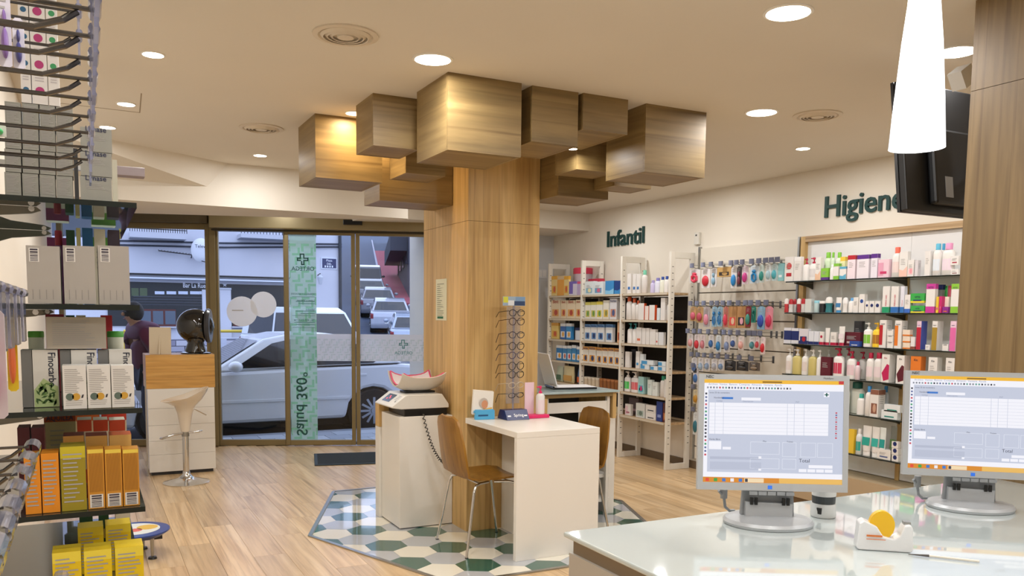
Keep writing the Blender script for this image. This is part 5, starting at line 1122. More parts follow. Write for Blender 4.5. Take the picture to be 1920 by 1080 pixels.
wallrow(B2, [('Bpt', x0, x1, yt, [c0, '#e8ecf0', c1], 'blue porridge carton', ) for x0, x1, yt, c0, c1 in ((256, 324, 45, '#2a78b8', '#e0a030'), (327, 374, 50, '#3a80b8', '#c05a3a'), (378, 425, 50, '#4a90c0', '#c83a4a'), (430, 478, 45, '#3a88c0', '#d0a040'), (482, 527, 60, '#3a80b8', '#e0a030'))] +
 [('Bptx', x0, x1, yt, ['#e6e2da', '#d89a40', '#2a3a6a'], 'white cereal carton with orange swirl', {'t': 'Nutriben'}) for x0, x1, yt in ((551, 615, 60), (620, 699, 62), (708, 768, 72), (772, 834, 74), (838, 902, 76), (906, 968, 82))] + [
 ('Be', 1030, 1078, 118, [W_, W_], 'white carton with lilac print'), ('B', 1096, 1144, 90, ['#26242a', DARK and '#26242a'], 'tall black carton', {'b': .06}), ('Bd', 1148, 1190, 115, [W_, W_, SKY], 'tall white carton with blue print'), ('Bd', 1196, 1236, 145, ['#dfe6ea', W_, SKY], 'shorter white carton with blue print'), ('Bv', 1203, 1300, 265, ['#dfe6ea', SKY], 'flat white and blue box, lower in the pile', {'h': .045}), ('Bv', 1213, 1345, 220, ['#dfe6ea', SKY], 'flat white and blue box, upper in the pile', {'z': .047, 'h': .045}), ('Bv', 1315, 1392, 280, ['#dfe6ea', SKY], 'single flat white and blue box'), ('Bv', 1402, 1488, 270, ['#dfe6ea', SKY], 'flat box at the tower, lower', {'h': .045}), ('Bv', 1402, 1488, 225, ['#dfe6ea', SKY], 'flat box at the tower, upper', {'z': .047, 'h': .045})],
 F, IZ[3], 'on the fourth Infantil board', gi)
wallrow(B2, [('Kp', 250, 315, 280, ['#b8c4b0', '#4a6a50'], 'pale green snack pouch'), ('Kp', 325, 440, 280, ['#d8cca0', '#c89a50'], 'wide beige biscuit pouch'), ('Kp', 486, 525, 300, ['#3a6a9a', '#d0602a'], 'blue and orange pouch')] +
 [('J', 555 + 43 * k, 594 + 43 * k, 398 + 5 * k, ['#c8b8a0' if k < 4 else '#8a5428', '#d8d0c0' if k < 4 else '#a86a38'], ('white-labelled' if k < 4 else 'brown') + ' baby food jar') for k in range(9)] + [
 ('P', 1005, 1068, 340, [W_, W_, '#4ac05a'], 'white pump bottle with green label'), ('P', 1078, 1166, 345, [W_, W_, '#e06a70'], 'white pump bottle with red label'), ('Bpd', 1176, 1238, 400, ['#a8d4d4', '#4ab0c8', '#c83a7a'], 'aqua carton with pink spot'), ('Be', 1242, 1280, 405, ['#b4d8d4', W_], 'aqua carton standing behind', {'b': .04}), ('Bl', 1282, 1330, 435, ['#dce6e2', W_], 'white carton with faint aqua print'), ('Bl', 1333, 1392, 460, ['#e0e6e2', W_], 'low white carton with faint aqua print'), ('C', 1406, 1464, 390, [W_, '#2aa080'], 'white bottle with emerald cap'), ('B', 1468, 1492, 430, [W_, W_], 'slim white carton by the tower')],
 F, IZ[4], 'on the fifth Infantil board', gi)
wallrow(B2, [('B', 925, 950, 740, ['#c8b890', W_], 'little tan carton in the middle bay'), ('Bvd', 1030, 1092, 708, [W_, '#e0c0c8', '#b06a7a'], 'white carton with pink stripe'), ('Bd', 1072, 1180, 640, ['#6a5a60', W_, '#c8a8b0'], 'dark stacked carton at the back', {'b': .12}), ('Bp', 1150, 1250, 700, ['#dcdedc', '#a8b8b0', '#6a7a70'], 'white carton with flower picture'), ('Bd', 1262, 1374, 820, [W_, W_, '#3a3e48'], 'wide white carton, lower of two', {'h': .07}), ('Bd', 1262, 1374, 760, [W_, W_, '#3a3e48'], 'wide white carton, upper of two', {'z': .072, 'h': .07}), ('Bd', 1380, 1446, 680, ['#2a3f88', NV, '#8a9ad0'], 'navy carton beside the white pair'), ('Bp', 1452, 1496, 700, ['#5a2a22', '#a85a3a', '#c89a5a'], 'brown carton beside the tower')],
 F, IZ[5], 'on the lowest Infantil board', gi)

# hanging goods on the slat wall
S1 = (1270, 430, 4.0); HE = 4.96
hk = M('#8a8a88', .3, 1.)
def hooks(zp, ys, z_, lab, ds):
    for y, dsc in zip(ys, ds):
        t = thing('display_hook', 'chrome hook holding the ' + dsc + ' ' + lab, 'hook', (XR - .0215, y, z_), 0, 'chrome hooks of the slat wall')
        part(t, 'rod', lambda q: q.tube([(0, 0, 0), (-.20, 0, .004), (-.235, 0, .016)], .0028, hk, 6)); part(t, 'price_rod', lambda q: q.tube([(0, 0, .03), (-.245, 0, .034)], .002, hk, 5)); part(t, 'price_holder', lambda q: q.box(-.252, -.2455, -.026, .026, .008, .05, CLEAR)); part(t, 'back_plate', lambda q: q.box(0, .0015, -.012, .012, -.015, .045, hk))
def hang(items, desc_where, grp, zh):
    ys = []
    for kind, x0, x1, yt, yb, cols, desc in items:
        X = HE + .01; xa, xb = S1[0] + x0 / 4, S1[0] + x1 / 4; Ya, Yb = solveY(xa, X, zh), solveY(xb, X, zh); w = abs(Ya - Yb) - .001; yc = (Ya + Yb) / 2; zt_ = zh - .003; zb_ = ztop(X, yc, S1[1] + yb / 4); h = zt_ - zb_
        if kind[0] == 'H': put(kind, w, .02, h, cols, desc, desc_where, (X, yc, zb_), -math.pi / 2, grp)
        elif kind[0] == 'B': put(kind, w, .06, h, cols, desc, desc_where, (X + .03, yc, zb_), -math.pi / 2, grp, name='hanging_carton')
        ys.append(yc)
    return ys
CA = '#dcd8d8'
r1 = [('Hg', 95, 175, 290, 402, [CA, '#d8405c'], 'clear pack with pink toy backpack'), ('Ho', 185, 250, 290, 440, ['#e2dcdc', '#c8283a'], 'card with red pacifier'), ('H', 256, 298, 290, 430, [CA, '#8ab0c8'], 'pale card with light blue spoon'), ('Bp', 300, 404, 240, 355, ['#c8a060', '#3a3028', '#c8a060'], 'kraft carton with black circle'), ('Ho', 406, 450, 280, 440, [CA, '#2a8ad0'], 'oval card with bright blue brush'), ('H', 452, 486, 280, 430, ['#4a4448', '#7a3a4a'], 'dark card with maroon item'), ('Ho', 490, 534, 270, 410, ['#e0d0dc', '#c83a8a'], 'oval card with magenta brush'), ('Hg', 550, 616, 270, 405, ['#d0dce4', '#2a86c0'], 'clear card with blue teething ring'), ('Ho', 620, 655, 270, 398, ['#c8d8d4', '#2a8a80'], 'oval card with teal comb'), ('Ho', 668, 708, 270, 388, ['#dfe4e6', '#a8c4cc'], 'oval white card with pale comb'), ('Ho', 712, 752, 272, 385, ['#c4dce0', '#4aa4b0'], 'oval card with aqua comb'), ('Bd', 756, 796, 275, 386, ['#8ac0c4', '#4a9aa4', '#dfe8ea'], 'aqua hanging carton')]
r2 = [('Ho', 100, 145, 570, 688, ['#c09a68', '#c85a70'], 'kraft card with pink shoe'), ('Ho', 148, 196, 570, 700, ['#c09a68', '#b84a5c'], 'kraft card with rose shoe'), ('Ho', 200, 245, 590, 730, ['#b8b0b4', '#d88aa0'], 'grey card with pink bottle'), ('Hg', 264, 300, 585, 730, ['#9ac0d8', '#2a7ab8'], 'blue card with blue rattle'), ('Hg', 304, 341, 585, 728, ['#9ac0d8', '#2a7ab8'], 'blue card with blue rattle'), ('Ho', 350, 383, 585, 735, ['#c87868', '#d8405a'], 'coral card with red bottle'), ('Bp', 386, 446, 585, 740, ['#b88a58', '#d8504a', '#e0c0a0'], 'kraft carton with red top'), ('Bp', 450, 514, 585, 740, ['#b88a58', '#3a302a', '#e0a0b0'], 'kraft carton with sunflower print'), ('Ho', 516, 556, 600, 730, ['#8a2a34', '#3a8a7a'], 'maroon card with teal cup'), ('Hg', 558, 592, 605, 700, ['#2a8a78', '#1f6a60'], 'teal bib on a card'), ('Ho', 604, 660, 600, 750, ['#8ab4d0', '#2a4aa8'], 'blue cup in a clear pack'), ('Ho', 664, 720, 600, 750, ['#d88a98', '#c02a50'], 'pink cup in a clear pack')]
r3 = [('Ho', 84, 121, 800, 887, [CA, '#d89a9a'], 'white card with rose pacifier'), ('Ho', 130, 170, 800, 905, ['#e4d8d8', '#c8303c'], 'white card with scarlet pacifier'), ('Ho', 175, 212, 800, 905, ['#e0d4d4', '#c87a84'], 'white card with dusty pink pacifier'), ('Ho', 238, 276, 800, 895, [CA, '#3a6aa8'], 'white card with royal blue pacifier'), ('Ho', 293, 332, 815, 920, ['#d4dce2', '#2a78b0'], 'white card with azure pacifier'), ('Ho', 354, 396, 812, 920, [CA, '#7a8ab0'], 'white card with slate pacifier'), ('Ho', 402, 442, 800, 890, [CA, '#3a5a98'], 'white card with navy pacifier'), ('Ho', 460, 502, 810, 905, ['#e4d8d4', '#e0a8a0'], 'white card with peach pacifier'), ('Ho', 544, 586, 810, 905, [CA, '#4a8a94'], 'white card with sea-green pacifier'), ('Ho', 590, 618, 810, 898, ['#e0d4d4', '#c84a54'], 'narrow card with red pacifier'), ('Ho', 628, 662, 815, 936, ['#e8d8d6', '#c8202c'], 'longer card with bright red pacifier')]
r4 = [('Ho', 110, 150, 985, 1075, [CA, '#5a7ab8'], 'white card with blue clip'), ('Ho', 160, 198, 985, 1065, [CA, '#9ab0c8'], 'white card with pale clip'), ('Ho', 208, 246, 985, 1060, [CA, '#8aa0c0'], 'white card with grey-blue clip'), ('Ho', 258, 302, 985, 1060, [CA, '#b0b4c0'], 'white card with silver clip'), ('Ho', 310, 350, 985, 1060, [CA, '#7a94b8'], 'white card with steel clip'), ('H', 358, 440, 990, 1060, ['#2a2828', '#4a4644'], 'black scissors card'), ('H', 445, 535, 990, 1060, ['#2a2828', '#3a3634'], 'wide black scissors card'), ('H', 540, 620, 1000, 1060, ['#5a5048', '#8a7a68'], 'brown tweezers card')]
for items, py, wh in ((r1, 272, 'on the top hook row'), (r2, 575, 'on the second hook row'), (r3, 798, 'on the third hook row'), (r4, 985, 'on the fourth hook row')):
    zh = onx(1390, 430 + py / 4, HE)[2]; ys = hang(items, wh, 'carded goods on the slat wall', zh); hooks(0, ys, zh - .002, wh, [i[6] for i in items])
# short column of packs between tower and slat wall, lower down
S1 = (1000, 640, 6.0)
S1 = (1270, 430, 4.0)
for k, (py, pb, cols, d) in enumerate(((690, 720, ['#dcd8dc', '#3a6aa8'], 'white card with blue toy'), (730, 757, ['#d8c8a0', '#b8862a'], 'amber pack'), (772, 815, ['#d8dcdc', '#2a6a78'], 'long pack with teal comb'))):
    zh = onx(1304, py, HE)[2]; ys = hang([('Ho', 122, 160, 0, (pb - 430) * 4, cols, d)], 'hanging low beside the ladder tower', 'carded goods on the slat wall', zh); hooks(0, ys, zh - .002, 'low beside the ladder tower', [d])

# ================================================================== LEFT WALL SHELVING
LY0, LY1, LX1 = 2.255, 3.26, .119; LZ = [1.733, 1.483, 1.227, .975, .725]
LN = ['top', 'second', 'middle', 'fourth', 'lowest']
for k, z in enumerate(LZ):
    o = thing('glass_shelf', LN[k] + ' glass shelf of the left wall shelving', 'shelf', (XL, LY0, z - .0105), 0, 'glass shelves of the left wall')
    part(o, 'glass', lambda q: q.box(.004, LX1 - XL, 0, LY1 - LY0, -.003, .010, SHELFGLASS, sides=EDGE))
    for yb in (.10, .80): part(o, 'bracket', lambda q: q.prism([(.002, -.004), (.2, -.004), (.21, -.012), (.19, -.02), (.10, -.03), (.03, -.055), (.002, -.06)], yb - .005, yb + .005, M('#7a766c', .4, .4), 'y')); part(o, 'stud', lambda q: q.cyl((.19, yb - .012, -.010), (.19, yb + .012, -.010), .007, .007, CHROME, 8))
def solveX(px, Y, z):
    lo, hi = -1.5, 3.
    for _ in range(40):
        m = (lo + hi) / 2
        if proj(m, Y, z)[0] < px: lo = m
        else: hi = m
    return lo
def leftrow(items, Y, zb, where, group):
    for it in items:
        kind, x0, x1, yt, cols, desc = it[:6]; opt = it[6] if len(it) > 6 else {}
        Yf = Y + opt.get('b', 0); zz = zb + opt.get('z', 0); a, c = solveX(x0, Yf, zz), solveX(x1, Yf, zz); w = c - a - .0015; h = opt.get('h') or max(ztop((a + c) / 2, Yf, yt) - zz, .015)
        k = kind[0]; d = opt.get('d', {'B': .075, 'C': w, 'J': w, 'P': w, 'T': w * .6, 'K': .05, 'R': w}[k])
        put(kind, w, d, h, cols, desc, where, ((a + c) / 2, Yf + d / 2 + .0005, zz + .001), 0, group, opt.get('t'))
gl = 'supplements on the left wall shelving'; Yl = LY0 + .018
GC = '#8d8d85'; rows_ = []
h4 = .0535
for r in range(4):
    for c, (x0, x1) in enumerate(((9, 41), (42, 74), (75, 105), (106, 138))):
        rows_.append(('BL', x0, x1, 0, [GC, GC], 'small grey carton, ' + ['bottom', 'second', 'third', 'top'][r] + ' of the stack ' + ['nearest the wall', 'second from the wall', 'third from the wall', 'by the black carton'][c], {'z': r * h4, 'h': h4 - .0015}))
for r in range(3): rows_.append(('Bl', 151, 211, 0, ['#93938b', '#93938b'], 'wide grey carton, ' + ['bottom', 'middle', 'top'][r] + ' of the end stack', {'z': r * .058, 'h': .0565, 't': 'Lynase'}))
rows_ += [('B', 140, 149, 0, ['#232326', '#232326'], 'narrow black carton between the grey stacks', {'h': .12}), ('B', 213, 223, 300, ['#d8d4c0', '#d8d4c0'], 'cream slim carton behind the wide grey stack', {'b': .3})]  # black block stands in for the shade between the stacks
leftrow(rows_, Yl, LZ[0], 'on the top left shelf', gl)
def dotted(x0, x1, col, desc):
    zz = LZ[0] + 4 * h4 + .001; a, c = solveX(x0, Yl, zz), solveX(x1, Yl, zz); w = c - a - .001; h = .36
    q = MB(); q.box(-w / 2, w / 2, 0, .05, 0, h, M('#d6d2ce', .5)); o = q.build('tall_carton', None, None, ((a + c) / 2, Yl, zz)); tag(o, desc, 'box', gl)
    pr = MB()
    for k in range(6):
        z = .03 + .06 * k; pr.poly([(.0 + w * .3 * math.cos(t), -.0006, z + w * .3 * math.sin(t)) for t in [i * math.pi / 8 for i in range(16)]], M(col, .5))
        for j in range(3): pr.poly([(-w * .3, -.0006, z + .022 + .006 * j), (w * .28, -.0006, z + .022 + .006 * j), (w * .28, -.0006, z + .0245 + .006 * j), (-w * .3, -.0006, z + .0245 + .006 * j)], M('#b4aeb0', .6))
    pr.build('dot_print', o)
dotted(40, 60, '#1f5a80', 'tall white carton with blue dots on the small grey stacks'); dotted(61, 91, '#a8246a', 'tall white carton with magenta dots on the small grey stacks'); dotted(92, 113, '#2a8a50', 'tall white carton with green dots on the small grey stacks')
# second shelf
def barcode(q, x, z, w, h, y):
    rn = random.Random(2); q.poly([(x, y, z), (x + w, y, z), (x + w, y, z + h), (x, y, z + h)], M('#dedad4', .6)); zz = z + h * .06
    while zz < z + h * .9: t = h * rn.choice((.05, .08, .12)); q.poly([(x + w * .12, y - .0003, zz), (x + w * .88, y - .0003, zz), (x + w * .88, y - .0003, zz + t), (x + w * .12, y - .0003, zz + t)], M('#3e3844', .6)); zz += t + h * .06
def bcbox(x0, x1, yt, zb, base, desc, bx, Y=None, label='barcode', orange=False):
    Yf = Y or Yl; a, c = solveX(x0, Yf, zb), solveX(x1, Yf, zb); w = c - a - .001; h = ztop((a + c) / 2, Yf, yt) - zb - .001
    q = MB(); q.box(-w / 2, w / 2, 0, .12 if not orange else .06, 0, h, M(base, .45)); o = q.build('barcode_carton', None, None, ((a + c) / 2, Yf, zb + .001)); tag(o, desc, 'box', gl)
    p = MB(); barcode(p, *[v * s for v, s in zip(bx, (w, h, w, h))], -.0007); p.build('barcode', o)
    p = MB(); rn = random.Random(1)
    if orange:
        for k in range(22): x = -w * .4 + w * .8 * k / 21; p.poly([(x, -.0005, h * .28), (x + w * .012, -.0005, h * .28), (x + w * .012, -.0005, h * (.8 + .15 * rn.random())), (x, -.0005, h * .95)], M('#8a5a18', .6))
        p.poly([(-w * .47, -.0006, h * .93), (w * .47, -.0006, h * .93), (w * .47, -.0006, h * .995), (-w * .47, -.0006, h * .995)], M('#e8cc50', .5))
    else:
        for k in range(4): p.poly([(-w * .35 + w * .2 * k, -.0005, h * .07), (-w * .33 + w * .2 * k, -.0005, h * .07), (-w * .33 + w * .2 * k, -.0005, h * .24), (-w * .35 + w * .2 * k, -.0005, h * .24)], M('#8e8a86', .6))
    p.build('small_print', o)
for k, (x0, x1) in enumerate(((52, 116), (121, 181), (186, 245))): bcbox(x0, x1, 461, LZ[1], '#a9a39c', 'large grey carton with a barcode, ' + ['nearest the wall', 'in the middle of three', 'at the shelf end'][k], (-.42, .72, .3, .24))
leftrow([('C', 100, 128, 432, ['#8a5a8a', '#b03a50'], 'violet bottle standing behind the barcode cartons', {'b': .45}), ('B', 128, 145, 432, ['#1f4a34', '#1f4a34'], 'dark green carton standing behind the barcode cartons', {'b': .42}), ('B', 147, 156, 428, ['#c8c08a', '#c8c08a'], 'cream slim carton standing behind the barcode cartons', {'b': .42}), ('B', 158, 179, 428, ['#1f5f98', '#1f5f98'], 'deep blue carton standing behind the barcode cartons', {'b': .42}), ('Bl', 180, 202, 430, ['#d8d2c0', '#d8d2c0'], 'white carton standing behind the barcode cartons', {'b': .42}), ('B', 206, 229, 432, ['#43394a', '#43394a'], 'dark plum carton standing behind the barcode cartons', {'b': .42}), ('Bt', 92, 135, 446, ['#d8d8cc', '#8a3a70'], 'white carton with purple top at the shelf back', {'b': .7}), ('Bt', 176, 222, 446, ['#dce2d0', '#5a9a40'], 'white carton with green top at the shelf back', {'b': .7})], Yl, LZ[1], 'on the second left shelf', gl)
# middle shelf: three tall green-leaf cartons, three white ones, one wide one on top
def leafbox(x0, xs, x1, desc):
    zb = LZ[2]; Yf = Yl + .075; a, s_, c = solveX(x0, Yf, zb), solveX(xs, Yf, zb), solveX(x1, Yf, zb); w = c - s_ - .001; h = ztop(s_, Yf, 657) - zb
    q = MB(); q.box(-w / 2, w / 2, 0, .06, 0, h, M('#d2cfc8', .5)); o = q.build('leaf_carton', None, None, ((s_ + c) / 2, Yf, zb + .001)); tag(o, desc, 'box', gl)
    p = MB(); p.text('Finocarbo', (w * .12, -.0008, h * .95), (0, 0, -1), (1, 0, 0), w * .42, M('#1b2236', .6), 'l', .012, h * .6); p.build('lettering', o)
    p = MB(); rn = random.Random(6); p.poly([(-w * .48, -.0005, 0), (w * .48, -.0005, 0), (w * .48, -.0005, h * .35), (-w * .1, -.0005, h * .5), (-w * .48, -.0005, h * .3)], M('#a9bb84', .6))
    for k in range(34):
        x, z, r, t = w * (-.4 + .75 * rn.random()), h * (.05 + .36 * rn.random()), .009, rn.random() * 3
        p.poly([(x + r * math.cos(t) * .9, -.0009, z + r * math.sin(t) * .9), (x - r * .3 * math.sin(t), -.0009, z + r * .3 * math.cos(t)), (x - r * math.cos(t) * .9, -.0009, z - r * math.sin(t) * .9), (x + r * .3 * math.sin(t), -.0009, z - r * .3 * math.cos(t))], M(rn.choice(['#4f7438', '#6a8a48', '#3c5c2c']), .6))
    p.build('leaf_print', o)
    q = MB(); q.box(-.5 * (s_ - a) + .001, .5 * (s_ - a) - .001, 0, .06, 0, h, M('#6e6e6c', .5)); o2 = q.build('grey_carton', None, None, ((a + s_) / 2, Yf + .002, zb + .001)); tag(o2, 'plain grey carton beside the ' + desc.split(' on ')[0].replace('tall white carton with ', ''), 'box', gl)
leafbox(42, 64, 112, 'tall white carton with green leaf print and full lettering on the middle left shelf'); leafbox(115, 136, 185, 'tall white carton with leaf print half covered, middle one on the left shelf'); leafbox(186, 207, 250, 'tall white carton with leaf print half covered at the left shelf end')
def txtbox(x0, x1, desc):
    zb = LZ[2]; a, c = solveX(x0, Yl, zb), solveX(x1, Yl, zb); w = c - a - .001; h = ztop((a + c) / 2, Yl, 686) - zb
    q = MB(); q.box(-w / 2, w / 2, 0, .06, 0, h, M('#dcd9d4', .5)); o = q.build('white_carton', None, None, ((a + c) / 2, Yl, zb + .001)); tag(o, desc, 'box', gl)
    p = MB(); lines(p, w, h, -.0005, .36, .92, M('#a8a4a0', .7), 13, -.42, .42, 4); lines(p, w, h, -.0005, .06, .2, M('#b4b0ac', .7), 3, -.4, .4, 5); p.build('small_print', o)
    p = MB()
    for u, cl in ((-.22, '#5a6a60'), (.05, '#c89a3a')): p.poly([(u * w + .009 * math.cos(t), -.0006, h * .28 + .009 * math.sin(t)) for t in [i * math.pi / 6 for i in range(12)]], M(cl, .5))
    p.poly([(w * .26, -.0006, h * .25), (w * .34, -.0006, h * .25), (w * .38, -.0006, h * .33), (w * .30, -.0006, h * .32)], M('#33343a', .5)); p.build('seals_print', o)
for k, (x0, x1) in enumerate(((119, 164), (165, 209), (210, 253))): txtbox(x0, x1, 'white text-covered carton with round seals, ' + ['left', 'middle', 'right'][k].replace('left', 'first').replace('right', 'third').replace('middle', 'second') + ' from the grey carton side')
zt_ = ztop(solveX(140, Yl + .08, LZ[2]), Yl + .08, 656); a, c = solveX(88, Yl + .07, zt_), solveX(200, Yl + .07, zt_)
put('BL', c - a, .07, ztop((a + c) / 2, Yl + .07, 597) - zt_, ['#b4ada2', '#b4ada2'], 'wide taupe text-covered carton lying across the leaf cartons', '', ((a + c) / 2, Yl + .105, zt_ + .003), 0, gl)
leftrow([('J', 53, 84, 622, ['#cfd4c4', '#5aa03c'], 'small jar with green lid near the wall', {'b': .16, 'z': .115}), ('J', 202, 234, 622, ['#d0d6c8', '#4a9a3c'], 'small jar with green lid near the shelf end', {'b': .16, 'z': .115})], Yl, LZ[2], 'on the middle left shelf', gl)
for nm, yy in (('near the wall', 68), ('near the shelf end', 218)):
    a = solveX(yy, Yl + .17, LZ[2]); put('B', .05, .09, .112, ['#b8b4ac', '#b8b4ac'], 'grey carton under the green-lidded jar ' + nm, '', (a, Yl + .205, LZ[2] + .001), 0, gl)
leftrow([('B', 193, 215, 592, ['#a81f2c', '#a81f2c'], 'crimson carton at the back', {'b': .5}), ('B', 128, 145, 592, ['#1f4a3a', '#1f4a3a'], 'dark green carton at the back', {'b': .5}), ('B', 147, 166, 592, ['#c8c0b0', '#c8c0b0'], 'cream carton at the back', {'b': .5}), ('B', 90, 125, 590, ['#8a2434', '#8a2434'], 'dark red carton at the back', {'b': .5})], Yl, LZ[2], 'on the middle left shelf', gl)
# fourth shelf
for k, (x0, x1) in enumerate(((166, 198), (199, 231), (232, 263))): bcbox(x0, x1, 842, LZ[3], '#c88a2a', 'amber carton with a barcode, ' + ['first', 'second', 'third'][k] + ' from the olive carton', (-.4, .02, .8, .22), orange=True)
OG = '#e08c1e'
leftrow([('BL', 48, 79, 855, [OG, OG], 'bright orange carton behind the tube hooks'), ('BL', 80, 114, 851, [OG, OG], 'bright orange carton beside the olive carton'), ('BLt', 116, 164, 838, ['#9a8a20', '#c8b82a'], 'olive yellow carton'),
 ('Btl', 86, 146, 768, ['#c8bc98', '#a84a20'], 'tall beige carton with rust band at the back', {'b': .45, 't': 'AQUILEA'}), ('B', 37, 61, 803, ['#6e2a3a', '#6e2a3a'], 'maroon carton next to the wall', {'b': .2}), ('B', 63, 88, 803, ['#702c3c', '#702c3c'], 'maroon carton next to the beige one', {'b': .2}),
 ('Bt', 122, 162, 818, ['#8a3418', '#d8a050'], 'rust-red carton behind the olive one', {'b': .12}), ('Bt', 164, 205, 818, ['#8e3a1a', '#d8a858'], 'rust-red carton behind the first amber ones', {'b': .12}), ('Bt', 208, 250, 816, ['#c8602c', '#e0b468'], 'orange-red carton behind the last amber one', {'b': .12}),
 ('Btb', 148, 176, 788, ['#d8d0c0', '#c84a2a'], 'white and red small carton in the back row', {'b': .35}), ('Btb', 178, 206, 788, ['#d8d0c0', '#c84a2a'], 'white and red small carton in the back row', {'b': .35}), ('Btb', 208, 238, 788, ['#d8d0c0', '#c84a2a'], 'white and red small carton in the back row', {'b': .35}),
 ('Bt', 144, 190, 770, ['#e0c8a8', '#d86a2a'], 'flat white and orange carton at the far back', {'b': .6}), ('Bt', 193, 240, 770, ['#e0c8a8', '#c83a2a'], 'flat white and scarlet carton at the far back', {'b': .6})], Yl, LZ[3], 'on the fourth left shelf', gl)
# lowest shelf: yellow cartons
YL = '#e4c414'
leftrow([('BLt', 101, 156, 1036, [YL, '#ecd848'], 'front yellow carton next to the wall'), ('BLt', 160, 213, 1032, [YL, '#ecd848'], 'front yellow carton in the middle'), ('BLt', 218, 272, 1026, [YL, '#ecd848'], 'front yellow carton at the shelf end'),
 ('BLt', 148, 197, 990, [YL, '#e8d038'], 'yellow carton in the second row near the green ones', {'b': .3}), ('BLt', 200, 248, 984, [YL, '#e8d038'], 'yellow carton in the second row at the shelf end', {'b': .3}), ('BpV', 150, 176, 960, ['#17452c', '#0f3420', '#b89a4a'], 'dark green carton with gold leaf, first of two', {'b': .62}), ('BpV', 186, 206, 960, ['#17452c', '#0f3420', '#b89a4a'], 'dark green carton with gold leaf, second of two', {'b': .62}), ('Bt', 218, 246, 962, ['#b8792a', '#d8d0c0'], 'brown carton with pale top', {'b': .55})], Yl, LZ[4], 'on the lowest left shelf', gl)

# peg hooks nearer the counter
RODM = M('#6e6e70', .18, 1.)
ORDN = ['first', 'second', 'third', 'fourth', 'fifth', 'sixth', 'seventh', 'eighth', 'ninth', 'tenth', 'eleventh']
def lhook(y, z, xe, kind, lab, k=0):
    t = thing('peg_hook', ORDN[k] + ' chrome peg hook from the glass shelves with ' + lab, 'hook', (XL + .002, y, z), 0, 'peg hooks on the left wall'); L = xe - XL
    part(t, 'rod', lambda q: q.tube([(0, 0, -.012), (L - .05, 0, -.012), (L - .025, 0, -.002), (L - .012, 0, .008)], .0028, RODM, 6)); part(t, 'price_rod', lambda q: q.tube([(0, 0, .012), (L, 0, .012)], .0024, RODM, 6)); part(t, 'plate', lambda q: q.box(-.001, .0015, -.014, .014, -.03, .03, STEEL))
    if kind == 'strip': part(t, 'price_holder', lambda q: (q.box(L, L + .004, -.026, .026, -.035, .018, CLEAR), q.cyl((L + .003, -.026, .014), (L + .003, .026, .014), .006, .006, CLEAR, 8)))
    elif kind == 'flag': part(t, 'price_holder', lambda q: (q.box(L, L + .005, -.03, .03, -.075, .012, CLEAR), q.cyl((L + .003, -.03, .012), (L + .003, .03, .012), .008, .008, CLEAR, 8), q.box(L - .001, L, -.012, .012, -.05, -.01, M('#2a2a34', .6))))
    else: part(t, 'price_tube', lambda q: (q.cyl((L + .004, -.034, .008), (L + .004, .034, .008), .0125, .0125, CLEAR, 12, False), q.box(L + .003, L + .006, -.032, .032, -.03, -.004, CLEAR)))
for k, y in enumerate((1.86, 1.72, 1.58, 1.45, 1.33, 1.22, 1.12, 1.03, .94, .86, .78)): lhook(y, 1.752, .012, 'strip', 'price strip, upper row', k)
for k, y in enumerate((1.73, 1.58, 1.44, 1.31, 1.19, 1.08, .98)): lhook(y, 1.487, -.105, 'flag', 'tall price flag, eye-level row', k)
for k, y in enumerate((1.52, 1.39, 1.27, 1.16, 1.06, .97, .88, .80)): lhook(y, 1.238, -.09, 'tube', 'price tube, lower row', k)
for k, y in enumerate((1.62, 1.5)): lhook(y, .985, -.06, 'tube', 'price tube, bottom row', k)
for k, y in enumerate((1.86, 1.71, 1.58, 1.45)): lhook(y, 1.985, .0, 'strip', 'price strip, highest row', k)
def lhang(x0, x1, z1, yb, Y, kind, cols, desc):
     z0 = ztop(-.15, Y, yb); a, c = solveX(x0, Y, z0), solveX(x1, Y, z0); put(kind, c - a, .02, z1 - z0, cols, desc, '', ((a + c) / 2, Y, z0), 0, 'packs hanging on the left pegs')
lhang(-45, 16, 1.474, 790, 1.08, 'H', ['#d8ccd4', '#b8286e'], 'white card with magenta brush hanging on the eye-level pegs'); lhang(16, 36, 1.474, 735, 1.58, 'Ho', ['#e0c020', '#d0602a'], 'yellow giraffe-shaped pack hanging on the eye-level pegs')
lhang(0, 24, 1.972, 118, 1.58, 'H', ['#ccc8d4', '#7a5a9a'], 'clear bag with violet applicator hanging on the upper pegs'); lhang(26, 48, 1.972, 120, 1.71, 'H', ['#d0ccd8', '#3a3a7a'], 'clear bag with navy printed stick hanging on the upper pegs'); lhang(-20, 12, 1.739, 250, 1.45, 'Ho', ['#d4d2cc', '#3ac070'], 'white bag with bright green tip hanging on the upper pegs')
a = solveX(245, 3.5, 1.9); z_ = ztop(a, 3.5, 323)
t = thing('shelf_light', 'small grey bar light on an arm above the left shelving', 'light', (XL, 3.5, z_)); part(t, 'arm', lambda q: q.box(.002, a - XL - .07, -.012, .012, -.008, .008, STEEL)); part(t, 'head', lambda q: q.box(a - XL - .0695, a - XL + .05, -.03, .03, -.018, .016, M('#8a7c7c', .4)), bevel=.002)

